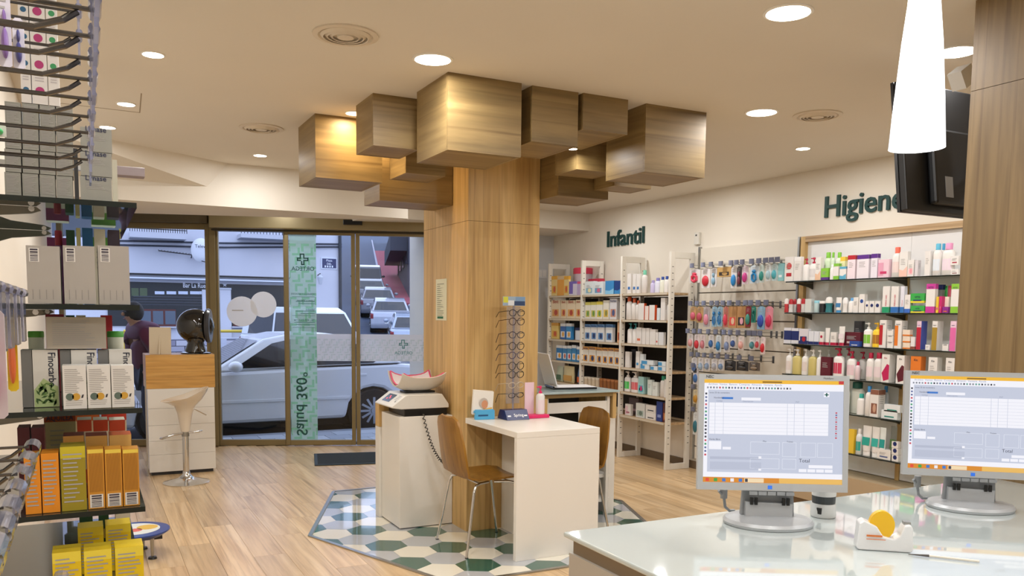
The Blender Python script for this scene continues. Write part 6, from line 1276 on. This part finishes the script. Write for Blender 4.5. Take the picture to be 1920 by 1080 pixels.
# ================================================================== THE STREET OUTSIDE
GZ0 = -.13
ROADM = plaster('asphalt', '#4a525e', .75, .3, 40, .12); LAV = plaster('render_wall', '#d3d4dc', .85, .1, 30)
b = MB(); b.box(-40, 60, 10.55, 34, GZ0 - .3, GZ0, ROADM); struct(b.build('road'))
b = MB(); b.prism([(-8, facy(-8) + .13), (3.45, facy(3.41) + .13), (3.45, 9.16), (16, 9.16), (16, 10.5), (-8, 10.5)], GZ0 - .3, -.045, M('#7d828a', .8)); pav = struct(b.build('pavement'))
pvm = {}
PVC = [M('#9aa0a8', .8), M('#8d939c', .8), M('#a4a9b0', .8)]
for i in range(13):
    for j in range(6):
        x, y = .9 + i * .3 + (j % 2) * .15, 8.75 + j * .3
        if y < max(facy(x), facy(x + .3)) + .15 or y + .3 > 10.5: continue
        k = (i * 5 + j * 3) % 3
        if k not in pvm: q = MB(); q.box(.004, .296, .004, .296, -.01, .012, PVC[k]); pvm[k] = q.mesh('paving_slab')
        o = bpy.data.objects.new('paving_slab', pvm[k]); COL.objects.link(o); o.parent = pav; o.location = (x, y, -.044)

# cars
TYRE = M('#141416', .8); RIM = M('#a8acb2', .3, .8); GLZ = M('#10151a', .08, coat=.6); LAMPR = M('#7a1420', .25)
def wheel(par, x, y, r, side, spokes=12):
    def f(q):
        q.lathe([(r * .66, -.1), (r * .95, -.1), (r, -.07), (r, .07), (r * .95, .1), (r * .66, .1)], TYRE, 28, (x, y, r), axis='y')
    w = part(par, 'wheel', f, 40)
    def g(q):
        yy = y + side * .06
        q.lathe([(r * .66, 0), (r * .6, .01), (r * .6, .02)], RIM, 24, (x, yy, r), axis='y'); q.lathe([(r * .58, 0), (r * .58, .004)], M('#2c2e32', .5), 24, (x, yy + side * .018, r), axis='y'); q.lathe([(r * .14, -.03), (r * .14, .03)], RIM, 12, (x, yy + side * .03, r), axis='y')
        for k in range(spokes):
            a = 2 * math.pi * k / spokes; c, s = math.cos(a), math.sin(a)
            q.obox((x + c * r * .36, yy + side * .035, r + s * r * .36), (c * r * .26, 0, s * r * .26), (0, .008, 0), (-s * r * .05, 0, c * r * .05), RIM)
    part(w, 'rim', g, 40)
def car(label, loc, rz, paint, van=False, scale=1., name='car', spokes=12, group='parked cars'):
    t = thing(name, label, 'van' if van else 'car', loc, rz, group); t.scale = (scale,) * 3
    P = M(paint, .25, coat=.8); hw = .87
    def arch(cx, r=.36): return [(cx + r * math.cos(a), .30 + r * math.sin(a)) for a in [math.pi * k / 8 for k in range(9)]]
    if not van:
        lower = [(2.0, .26), (2.1, .45), (2.08, .78), (1.98, .97), (1.55, 1.0), (.4, .965), (-.78, .92), (-1.5, .82), (-2.0, .68), (-2.12, .48), (-2.05, .24), (-1.66, .22)] + list(reversed(arch(-1.29))) + [(-.92, .22), (.90, .22)] + list(reversed(arch(1.285))) + [(1.66, .24)]
        roof = [(-.80, .92), (-.12, 1.36), (.2, 1.43), (.7, 1.44), (1.15, 1.38), (1.72, 1.0)]; tp = .2
        wins = [[(-.52, .965), (-.02, 1.30), (.22, 1.355), (.36, 1.36), (.36, .985)], [(.42, .99), (.42, 1.36), (.8, 1.355), (1.08, 1.29), (1.38, 1.06), (1.3, 1.01)]]
    else:
        lower = [(2.0, .3), (2.05, .55), (2.0, 1.0), (-1.0, .98), (-1.7, .92), (-2.05, .8), (-2.15, .5), (-2.05, .26), (-1.66, .24)] + list(reversed(arch(-1.29))) + [(-.92, .24), (.90, .24)] + list(reversed(arch(1.285))) + [(1.66, .26)]
        roof = [(-1.1, .98), (-.6, 1.6), (-.3, 1.72), (1.7, 1.74), (1.85, 1.66), (1.98, 1.0)]; tp = .1
        wins = [[(-.8, 1.03), (-.45, 1.5), (-.2, 1.58), (.2, 1.58), (.2, 1.03)], [(.3, 1.03), (.3, 1.58), (1.5, 1.58), (1.6, 1.03)]]
    part(t, 'body', lambda q: q.prism(lower, -hw, hw, P, 'y'), bevel=.05)
    zb, zt2 = roof[0][1], max(p[1] for p in roof)
    def Yw(z, o=0): return hw - .02 - tp * (z - zb) / (zt2 - zb) + o
    def gh(q):
        n = len(roof); vs = [(x, -Yw(z), z) for x, z in roof] + [(x, Yw(z), z) for x, z in roof]
        q.add(vs, [tuple(range(n)), tuple(reversed(range(n, 2 * n)))] + [(i, n + i, n + i + 1, i + 1) for i in range(n - 1)] + [(n - 1, 2 * n - 1, n, 0)], P)
    part(t, 'cabin', gh, bevel=.025)
    for s in (-1, 1):
        for wpts in wins: part(t, 'side_window', lambda q: q.poly([(x, s * Yw(z, .004), z) for x, z in (wpts if s < 0 else wpts[::-1])], GLZ))
    def slope(q, i, e):
        (x0, z0), (x1, z1) = roof[i], roof[i + 1]; d = Vector((z1 - z0, 0, -(x1 - x0))).normalized() * (-.006 if i == 0 else .006)
        def L(u): return x0 + (x1 - x0) * u, z0 + (z1 - z0) * u
        pts = []
        for u, sg in ((.08, -1), (.08, 1), (.93, 1), (.93, -1)):
            x, z = L(u); pts.append((x - (.012 if i == 0 else -.012), sg * (Yw(z) - .09), z + .008))
        q.poly(pts, GLZ)
    part(t, 'windscreen', lambda q: slope(q, 0, 0)); part(t, 'rear_window', lambda q: slope(q, len(roof) - 2, 0))
    for x in (-1.29, 1.285):
        for s in (-1, 1): wheel(t, x, s * .79, .315, s, spokes)
        part(t, 'wheel_well', lambda q: q.lathe([(.35, -.84), (.35, .84)], M('#0a0a0b', .9), 20, (x, 0, .30), axis='y'))
    for s in (-1, 1):
        part(t, 'tail_light', lambda q: q.prism([(1.80, .74), (2.09, .70), (2.07, .86), (1.99, .93), (1.84, .90)], s * (hw - .12), s * (hw + .006), LAMPR, 'y'))
        part(t, 'headlight', lambda q: q.prism([(-1.72, .72), (-2.04, .6), (-2.06, .68), (-1.78, .78)], s * (hw - .2), s * (hw + .006), M('#c8d4e0', .1, coat=.5), 'y'))
        part(t, 'mirror', lambda q: q.ell((-.52, s * (hw + .10), 1.0), (.09, .10, .075), P, 12, 8), 50)
        part(t, 'door_moulding', lambda q: q.box(-.8, .95, s * hw - .012, s * hw + .012, .50, .54, P), bevel=.004)
        for x in (.25, 1.02): part(t, 'door_handle', lambda q: q.box(x, x + .17, s * hw - .01, s * hw + .028, .83, .86, P), bevel=.006)
        part(t, 'door_gap', lambda q: [q.box(x - .004, x + .004, s * hw - .003, s * hw + .0015, .3, .96, M('#3a3e44', .7)) for x in (-.80, .39)])
    if not van:
        for s in (-1, 1): part(t, 'belt_trim', lambda q: q.prism([(-.5, .955), (1.3, 1.0), (1.72, 1.0), (1.5, .972)], s * (hw - .03), s * (hw - .012), BLACK, 'y'))
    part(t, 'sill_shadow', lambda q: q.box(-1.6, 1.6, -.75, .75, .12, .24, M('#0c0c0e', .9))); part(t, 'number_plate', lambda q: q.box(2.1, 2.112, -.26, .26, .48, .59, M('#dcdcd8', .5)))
    return t
rw = onz(695, 808, GZ0); hd_ = math.radians(1.5)
car('pale blue-grey saloon car parked right outside the sliding doors', (rw[0] - 1.285 * math.cos(hd_), rw[1] + .8 - 1.285 * math.sin(hd_), GZ0), hd_, '#d6d9de').scale = (1, 1, .92)
v = ony(580, 640, 21.); car('white van parked across the street behind the saloon car', (v[0] + .05, 21.4, GZ0), math.radians(-73 + 180), '#dfe4ea', True, 1.0, 'van')

# building across the plaza
BY = 35.; cor = ony(640, 500, BY)[0]
bl = thing('bar_building', 'pale lavender rendered building with balconies above a dark bar front', 'building', (cor, BY, GZ0)); 
def bp(px, py, Y=BY): p = ony(px, py, Y); return p[0] - cor, p[2] - GZ0
part(bl, 'wall', lambda q: q.box(-26, 0, 0, 8, 0, 10, LAV))
DKS = M('#1d2227', .5); FRW = M('#5a2a26', .5); PANE = M('#5f6a78', .15)
def rectp(name, x0, x1, y0, y1, d0, d1, m, par=bl):
    (a, zt_), (c, zb_) = bp(x0, y0), bp(x1, y1); return part(par, name, lambda q: q.box(a, c, -d1, -d0, zb_, zt_, m))
sf = rectp('bar_front', 200, 541, 527, 612, .001, .06, DKS); rectp('fascia', 200, 541, 514, 521, .061, .4, M('#15181c', .5)); rectp('awning_valance', 200, 541, 521, 527.5, .061, .42, M('#dde4f0', .6))
rectp('pillar', 378, 434, 543, 640, .061, .12, LAV)
for k in range(5): x0 = 290 + 22 * k - (4 if k == 4 else 0); rectp('fanlight', x0, x0 + (18 if k < 4 else 8), 546, 552, .062, .07, M('#cfd8ea', .3))
for x0 in (246, 262): rectp('green_pane', x0, x0 + 14, 540, 555, .062, .07, M('#4a5a3a', .3))
for gx0, gx1 in ((238, 330), (436, 541)):
    f = rectp('window_frame', gx0, gx1, 579, 612, .062, .10, FRW)
    n = 4; 
    for k in range(n): w = (gx1 - gx0) / n; rectp('window_pane', gx0 + w * k + 2.2, gx0 + w * (k + 1) - 1, 583, 608, .101, .106, PANE, bl)
    rectp('window_sill', gx0 - 2, gx1 + 2, 612, 614.5, .062, .2, LAV)
for k in range(4): rectp('lattice_bar', 250, 378, 556 + 5 * k, 557 + 5 * k, .062, .068, M('#4a4f5a', .5))
def sign(q):
    o = bp(343, 539); q.text('Bar La Rueda', (o[0], -.075, o[1]), (1, 0, 0), (0, 0, 1), .26, M('#e6e8ee', .5), 'l', .01, bp(394, 539)[0] - o[0]); s = bp(421, 534)
    q.poly([(s[0] + r * math.cos(a), -.075, s[1] + r * math.sin(a)) for r, a in [((.10 if i % 2 == 0 else .04), math.pi / 2 + i * math.pi / 5) for i in range(10)]], M('#c8ccd4', .5)); q.box(s[0] - .25, s[0] + .25, -.076, -.074, s[1] - .2, s[1] - .12, M('#c8ccd4', .5))
part(sf, 'sign_lettering', sign)
def balcony(x0, x1, y0, y1):
    (a, zt_), (c, zb_) = bp(x0, y0, BY - 1), bp(x1, y1, BY - 1)
    s = part(bl, 'balcony_slab', lambda q: q.box(a, c, -1, -.001, zb_, zt_, plaster('balcony_paint', '#c6c7cf', .8)))
    part(s, 'balcony_rail', lambda q: (q.box(a, c, -.98, -.95, zt_ + .85, zt_ + .9, BLACK), q.box(a, c, -.98, -.95, zt_ + .1, zt_ + .13, BLACK), [q.box(x, x + .025, -.98, -.96, zt_, zt_ + .9, BLACK) for x in [a + (c - a) * k / 24 for k in range(25)]]))['kind'] = 'stuff'
balcony(243, 350, 433, 449); balcony(452, 592, 437, 452)
for pa_, pb_, pc_ in (((200, 451), (420, 456), (640, 458)), ((200, 459), (420, 464), (640, 463))):
    part(bl, 'cable', lambda q: q.tube([(bp(*p)[0], -.06, bp(*p)[1]) for p in (pa_, pb_, pc_)], .035, M('#3a3f4a', .7), 6))
part(bl, 'drainpipe', lambda q: q.cyl((-.08, -.1, 0), (-.08, -.1, 8), .07, .07, M('#2e343c', .6), 8))
o = bp(617, 494)
sg = thing('street_sign', 'dark blue street name plate with white border on the lavender wall', 'sign', (cor + o[0], BY - .001, GZ0 + o[1])); part(sg, 'plate', lambda q: q.box(-.34, .34, -.03, -.001, -.24, .24, M('#dfe4ee', .4))); part(sg, 'field', lambda q: q.box(-.30, .30, -.034, -.0301, -.20, .20, M('#1c2c5e', .4)))
part(sg, 'lettering', lambda q: [q.text(s, (0, -.036, z), (1, 0, 0), (0, 0, 1), h, M('#e6eaf2', .5), 'c', .01) for s, z, h in (('Plaza', .08, .13), ('DEL', -.06, .12))])
part(sg, 'worn_third_line', lambda q: [q.box(-.2 + .1 * k, -.14 + .1 * k, -.0365, -.0355, -.17, -.09, M('#e6eaf2', .5)) for k in range(4)])['kind'] = 'stuff'
o = bp(378, 469, BY - .7)
ds = thing('satellite_dish', 'white satellite dish with brand lettering on the lavender wall', 'satellite dish', (cor + o[0], BY - .7, GZ0 + o[1]))
part(ds, 'reflector', lambda q: q.lathe([(.02, .0), (.22, -.03), (.38, -.1), (.385, -.11), (.2, -.05)], M('#e4e6ec', .5), 24, (0, -.02, 0), 1, 1.22, axis='y'), 50)
part(ds, 'lettering', lambda q: q.text('Televés', (-.26, -.16, .08), (1, 0, 0), (0, 0, 1), .17, M('#1f2d4a', .5), 'l', .012, .52)); part(ds, 'feed_arm', lambda q: q.tube([(0, 0, -.42), (.2, -.4, -.5), (.3, -.6, -.3)], .02, DARK, 6)); part(ds, 'bracket', lambda q: q.cyl((0, 0, 0), (0, .68, -.1), .03, .03, STEEL, 6))
o0, o1 = bp(297, 470, BY - .3), bp(360, 478, BY - .3)
an = thing('rooftop_aerial', 'thin comb-shaped aerial beside the satellite dish', 'aerial', (cor + o0[0], BY - .3, GZ0 + o0[1])); dx, dz = o1[0] - o0[0], o1[1] - o0[1]
part(an, 'boom', lambda q: q.cyl((0, 0, 0), (dx, 0, dz), .02, .02, DARK, 6)); part(an, 'elements', lambda q: [q.cyl((dx * k / 11, -.12, dz * k / 11 + .03), (dx * k / 11, .12, dz * k / 11 + .03), .012, .012, BLACK, 5) for k in range(12)])['kind'] = 'stuff'; part(an, 'bracket', lambda q: q.cyl((dx, 0, dz), (dx, .29, dz - .1), .02, .02, DARK, 6))
# wall fittings
o = bp(596, 525); lp = thing('wall_lantern', 'small lantern on the corner of the lavender building', 'lamp', (cor + o[0], BY - .001, GZ0 + o[1])); part(lp, 'arm', lambda q: q.cyl((0, 0, .2), (0, -.4, .25), .025, .025, DARK, 6)); part(lp, 'lantern', lambda q: q.lathe([(.06, -.2), (.13, .1), (.03, .22)], M('#c8ccd4', .3), 8, (0, -.4, 0)))
# low stone wall and yellow railing
LWY = 27.
lw = thing('stone_wall', 'low wall of pale stone blocks beyond the parked cars', 'wall', (0, LWY, GZ0))
part(lw, 'core', lambda q: q.box(-6, 8.2, .05, .4, 0, .72, M('#5f6070', .9)))
sm = []
for k in range(3): q = MB(); q.box(.01, .44, 0, .06, .01, .165, M(['#c4c2cc', '#aaa8b6', '#8f8c9e'][k], .9)); sm.append(q.mesh('stone_block'))
for j in range(4):
    for i in range(31): o = bpy.data.objects.new('stone_block', sm[(i * 7 + j * 5) % 3]); COL.objects.link(o); o.parent = lw; o.location = (-5.9 + i * .45 + (j % 2) * .2, -.005, j * .175)
YR = M('#d8b83a', .5); WR = M('#d0d4e2', .5)
def railing(px0, px1, lab):
    y = 24.; x0, x1 = ony(px0, 640, y)[0], ony(px1, 640, y)[0]; t = thing('street_railing', lab, 'railing', (x0, y, GZ0)); L = x1 - x0
    part(t, 'top_rail', lambda q: q.tube([(0, 0, 1.05), (L, 0, 1.05)], .04, YR, 8))
    n = max(1, int(L / 1.4))
    for k in range(n + 1): part(t, 'post', lambda q: q.cyl((L * k / n, 0, 0), (L * k / n, 0, 1.05), .035, .035, YR, 8))
    for z in (.3, .55, .85): part(t, 'white_bar', lambda q: q.tube([(0, 0, z), (L, 0, z)], .022, WR, 6))
    for k in range(2 * n): part(t, 'white_bar', lambda q: q.box(L * (k + .3) / (2 * n), L * (k + .7) / (2 * n), -.02, .02, .55, .85, WR))
railing(232, 272, 'yellow and white street railing near the person'); railing(400, 470, 'yellow and white street railing beyond the saloon car')

# rising side street
SO = Vector((7.0, 30.5, 0)); SD = Vector((.296, .955, 0)).normalized(); SR = Vector((SD.y, -SD.x, 0)); SLP = .12
def onst(px, py, lift=0.):
    r = ray(px, py); o = np.array([0, 0, EYE]); d = Vector(r); k = SLP
    # z = GZ0 + k * ((P - SO).SD)
    num = GZ0 + lift + k * (-(SO.dot(SD))) - EYE; den = d.z - k * d.dot(SD); t_ = num / den; P = d * t_ + Vector((0, 0, EYE)); q = P - SO; q.z = 0
    return q.dot(SD), q.dot(SR)
def sp(t_, s_, h=0.): p = SO + SD * t_ + SR * s_; return (p.x, p.y, GZ0 + SLP * t_ + h)
b = MB(); b.add([sp(0, -6), sp(0, 14), sp(170, 14), sp(170, -6), sp(0, -6, -.4), sp(0, 14, -.4), sp(170, 14, -.4), sp(170, -6, -.4)], [(0, 1, 2, 3), (7, 6, 5, 4), (0, 4, 5, 1), (2, 6, 7, 3), (1, 5, 6, 2), (3, 7, 4, 0)], plaster('side_road', '#3c4a60', .7, .2, 30, .1)); struct(b.build('side_street'))
cs = [onst(*p) for p in ((702, 471), (717, 530), (762, 552), (737, 471))]
s0 = sum(c[1] for c in cs[:2]) / 2; s1 = s0 + 2.5; t0, t1 = 17, 80
b = MB()
b.add([sp(t0, s0, .02), sp(t1, s0, .02), sp(t1, s1, .02), sp(t0, s1, .02), sp(t0, s0, .14), sp(t1, s0, .14), sp(t1, s1, .14), sp(t0, s1, .14)], [(4, 7, 6, 5), (0, 4, 5, 1), (0, 3, 7, 4), (1, 5, 6, 2)], M('#a8525e', .8)); struct(b.build('red_footway'))
b = MB(); b.add([sp(t0, s0 - .2, .02), sp(t1 + 40, s0 - .2, .02), sp(t1 + 40, s0 - .01, .02), sp(t0, s0 - .01, .02), sp(t0, s0 - .2, .15), sp(t1 + 40, s0 - .2, .15), sp(t1 + 40, s0 - .01, .15), sp(t0, s0 - .01, .15)], [(4, 5, 6, 7), (0, 1, 5, 4), (3, 2, 6, 7), (0, 4, 7, 3)], M('#b4b4c0', .8)); struct(b.build('kerb'))
srz = math.atan2(SD.y, SD.x)
def house(t0, t1, hgt, wallc, label, nb, winc, balc=False, s=None):
    s = s1 + .05 if s is None else s; o = SO + SD * t0 + SR * s; h = thing('street_house', label, 'building', (o.x, o.y, GZ0 + SLP * t0 - .5), srz, 'houses up the side street'); L = t1 - t0
    part(h, 'wall', lambda q: q.box(0, L - .02, -9, 0, 0, hgt, plaster('house_' + wallc[1:], wallc, .85)))
    for f in range(int(hgt // 3)):
        for k in range(nb):
            x = L * (k + .3) / nb; z = 1.6 + 3 * f + SLP * L * .5
            fr = part(h, 'window', lambda q: q.box(x, x + L / nb * .42, .001, .06, z, z + 1.5, M(winc, .5))); part(fr, 'pane', lambda q: q.box(x + .1, x + L / nb * .42 - .1, .061, .07, z + .1, z + 1.4, M('#2a323c', .15)))
        if balc and f > 0:
            part(h, 'balcony', lambda q: q.box(L * .08, L * .92, .001, 1.1, 3 * f + .6, 3 * f + 1.7, M('#4a4c56', .7)))
    part(h, 'cornice', lambda q: q.box(0, L - .02, .001, .3, hgt - .3, hgt - .001, M(wallc, .8)))
house(20, 40, 15, '#5a5a66', 'dark grey house with boxed balconies at the foot of the side street', 4, '#33363e', True, 4.95)
house(40.2, 50, 12, '#8f7f7a', 'brown stone house up the side street', 4, '#c8c4cc'); house(50.2, 58, 12, '#c6c8da', 'pale lilac house up the side street', 4, '#6a4a48'); house(58.2, 80, 12, '#b08478', 'terracotta house up the side street', 4, '#d8d4d4'); house(80.2, 110, 14, '#c8b4a8', 'beige house near the top of the side street', 5, '#5a5a60')
house(15, 75, 11, '#8a92a4', 'long blue-grey house on the far side of the side street', 8, '#4a525e', False, -15.5)
def stcar(px, py, paint, label, van=False, sc=1.):
    p = sp(px, py); c = car(label, p, 0, paint, van, sc, 'van' if van else 'car', 6); c.rotation_mode = 'XYZ'
    c.rotation_euler = (0, math.atan(SLP), srz + math.pi); 
stcar(24, 2.45, '#2c3440', 'dark estate van parked highest on the side street', True, 1.05); stcar(18.3, 2.6, '#6d7078', 'grey car parked below the dark van on the side street'); stcar(12.9, 2.95, '#8d8f98', 'grey-silver car parked mid-row on the side street'); stcar(7.5, 3.4, '#b8bcc8', 'white-silver saloon parked lower on the side street'); stcar(2.0, 4.1, '#a8b4c6', 'pale blue hatchback parked lowest on the side street')
p = sp(11.5, 5.9)
tk = thing('pickup_truck', 'white tipper truck with dark load bed parked on the side street', 'truck', p, srz + math.pi)
TKW = M('#c6ccd6', .4); part(tk, 'cab', lambda q: q.prism([(-1.0, .6), (-2.6, .6), (-2.6, 1.3), (-2.2, 2.2), (-1.0, 2.25)], -.9, .9, TKW, 'y'), bevel=.06); part(tk, 'load_bed', lambda q: q.box(-.9, 2.3, -.95, .95, .8, 1.6, M('#4a505c', .6))); part(tk, 'rear_window', lambda q: q.box(-.999, -.98, -.6, .6, 1.5, 2.0, GLZ)); part(tk, 'rack', lambda q: (q.box(-.95, -.9, -.95, -.88, 1.6, 2.7, TKW), q.box(-.95, -.9, .88, .95, 1.6, 2.7, TKW), q.box(-.95, -.9, -.95, .95, 2.65, 2.72, TKW)))
for x in (-1.9, 1.4):
    for s in (-1, 1): wheel(tk, x, s * .8, .38, s, 6)

# person walking past, hunched in a plum jacket
pp_ = ony(283, 700, 10.0)
pe = thing('person', 'person in a plum padded jacket and dark jeans walking past the window', 'person', (pp_[0], 10.02, -.033), math.radians(200))
def skinmesh(name, verts, edges, radii, mats, root=0, sub=2):
    me = bpy.data.meshes.new(name); me.from_pydata(verts, edges, []); o = bpy.data.objects.new(name, me); COL.objects.link(o); o.parent = pe
    sk = o.modifiers.new('skin', 'SKIN'); sk.use_smooth_shade = True; 
    if not me.skin_vertices: me.attributes and None
    lay = me.skin_vertices[0] if len(me.skin_vertices) else None
    if lay:
        for i, r in enumerate(radii): lay.data[i].radius = (r, r) if not isinstance(r, tuple) else r
        lay.data[root].use_root = True
    sb = o.modifiers.new('sub', 'SUBSURF'); sb.levels = sub; sb.render_levels = sub
    for m in mats: me.materials.append(m)
    return o
JK = plaster('padded_jacket', '#5c2846', .7, .5, 25); JE = plaster('jeans', '#1f2740', .85, .3, 60); SKN = M('#b98a70', .6); HAIR = M('#1a1614', .7)
skinmesh('body', [(0, 0, .86), (.02, 0, 1.05), (.07, 0, 1.22), (.12, 0, 1.31), (.16, 0, 1.37), (.19, 0, 1.43), (.2, 0, 1.50),
  (.02, .09, .80), (.08, .10, .46), (.0, .10, .07), (.12, .10, .03), (0, -.09, .80), (-.04, -.10, .46), (-.20, -.10, .10), (-.09, -.10, .03),
  (.10, .19, 1.27), (.02, .24, 1.02), (.14, .23, .86), (.17, .225, .80), (.10, -.19, 1.27), (.08, -.25, 1.02), (.22, -.22, .90), (.26, -.21, .85)],
  [(0, 1), (1, 2), (2, 3), (3, 4), (4, 5), (5, 6), (0, 7), (7, 8), (8, 9), (9, 10), (0, 11), (11, 12), (12, 13), (13, 14), (3, 15), (15, 16), (16, 17), (17, 18), (3, 19), (19, 20), (20, 21), (21, 22)],
  [(.13, .16), (.13, .15), (.12, .14), (.07, .09), .05, .085, .08, .10, .07, .05, .045, .10, .07, .05, .045, .06, .05, .04, .035, .06, .05, .04, .035], [SKN])
# clothing: jacket and trousers wrap the figure a little outside the body
skinmesh('padded_jacket', [(0, 0, .80), (.02, 0, 1.05), (.07, 0, 1.22), (.115, 0, 1.31), (.10, .19, 1.27), (.02, .245, 1.02), (.13, .235, .88), (.10, -.19, 1.27), (.08, -.255, 1.02), (.2, -.225, .915), (.15, 0, 1.385)],
  [(0, 1), (1, 2), (2, 3), (3, 4), (4, 5), (5, 6), (3, 7), (7, 8), (8, 9), (3, 10)], [(.17, .2), (.175, .2), (.17, .2), (.14, .16), .11, .09, .07, .11, .09, .07, .085], [JK])
skinmesh('jeans', [(0, 0, .86), (.02, .09, .80), (.08, .10, .46), (.005, .10, .10), (0, -.09, .80), (-.04, -.10, .46), (-.185, -.10, .13)], [(0, 1), (1, 2), (2, 3), (0, 4), (4, 5), (5, 6)], [(.15, .18), .115, .085, .07, .115, .085, .07], [JE])
part(pe, 'hair', lambda q: q.ell((.168, 0, 1.485), (.105, .1, .118), HAIR, 16, 10, -.8, 1.), 60); part(pe, 'face', lambda q: (q.ell((.285, 0, 1.46), (.02, .014, .02), SKN, 8, 6), q.ell((.27, .035, 1.485), (.012, .014, .009), M('#2a2422', .5), 8, 6), q.ell((.27, -.035, 1.485), (.012, .014, .009), M('#2a2422', .5), 8, 6), q.ell((.268, 0, 1.41), (.01, .024, .007), M('#8a4a44', .5), 8, 6)), 60)
for y in (.1, -.1): part(pe, 'shoe', lambda q: q.ell((.06 if y > 0 else -.13, y, .045), (.13, .05, .05), M('#17171a', .6), 12, 8, -.8, 1.), 60)
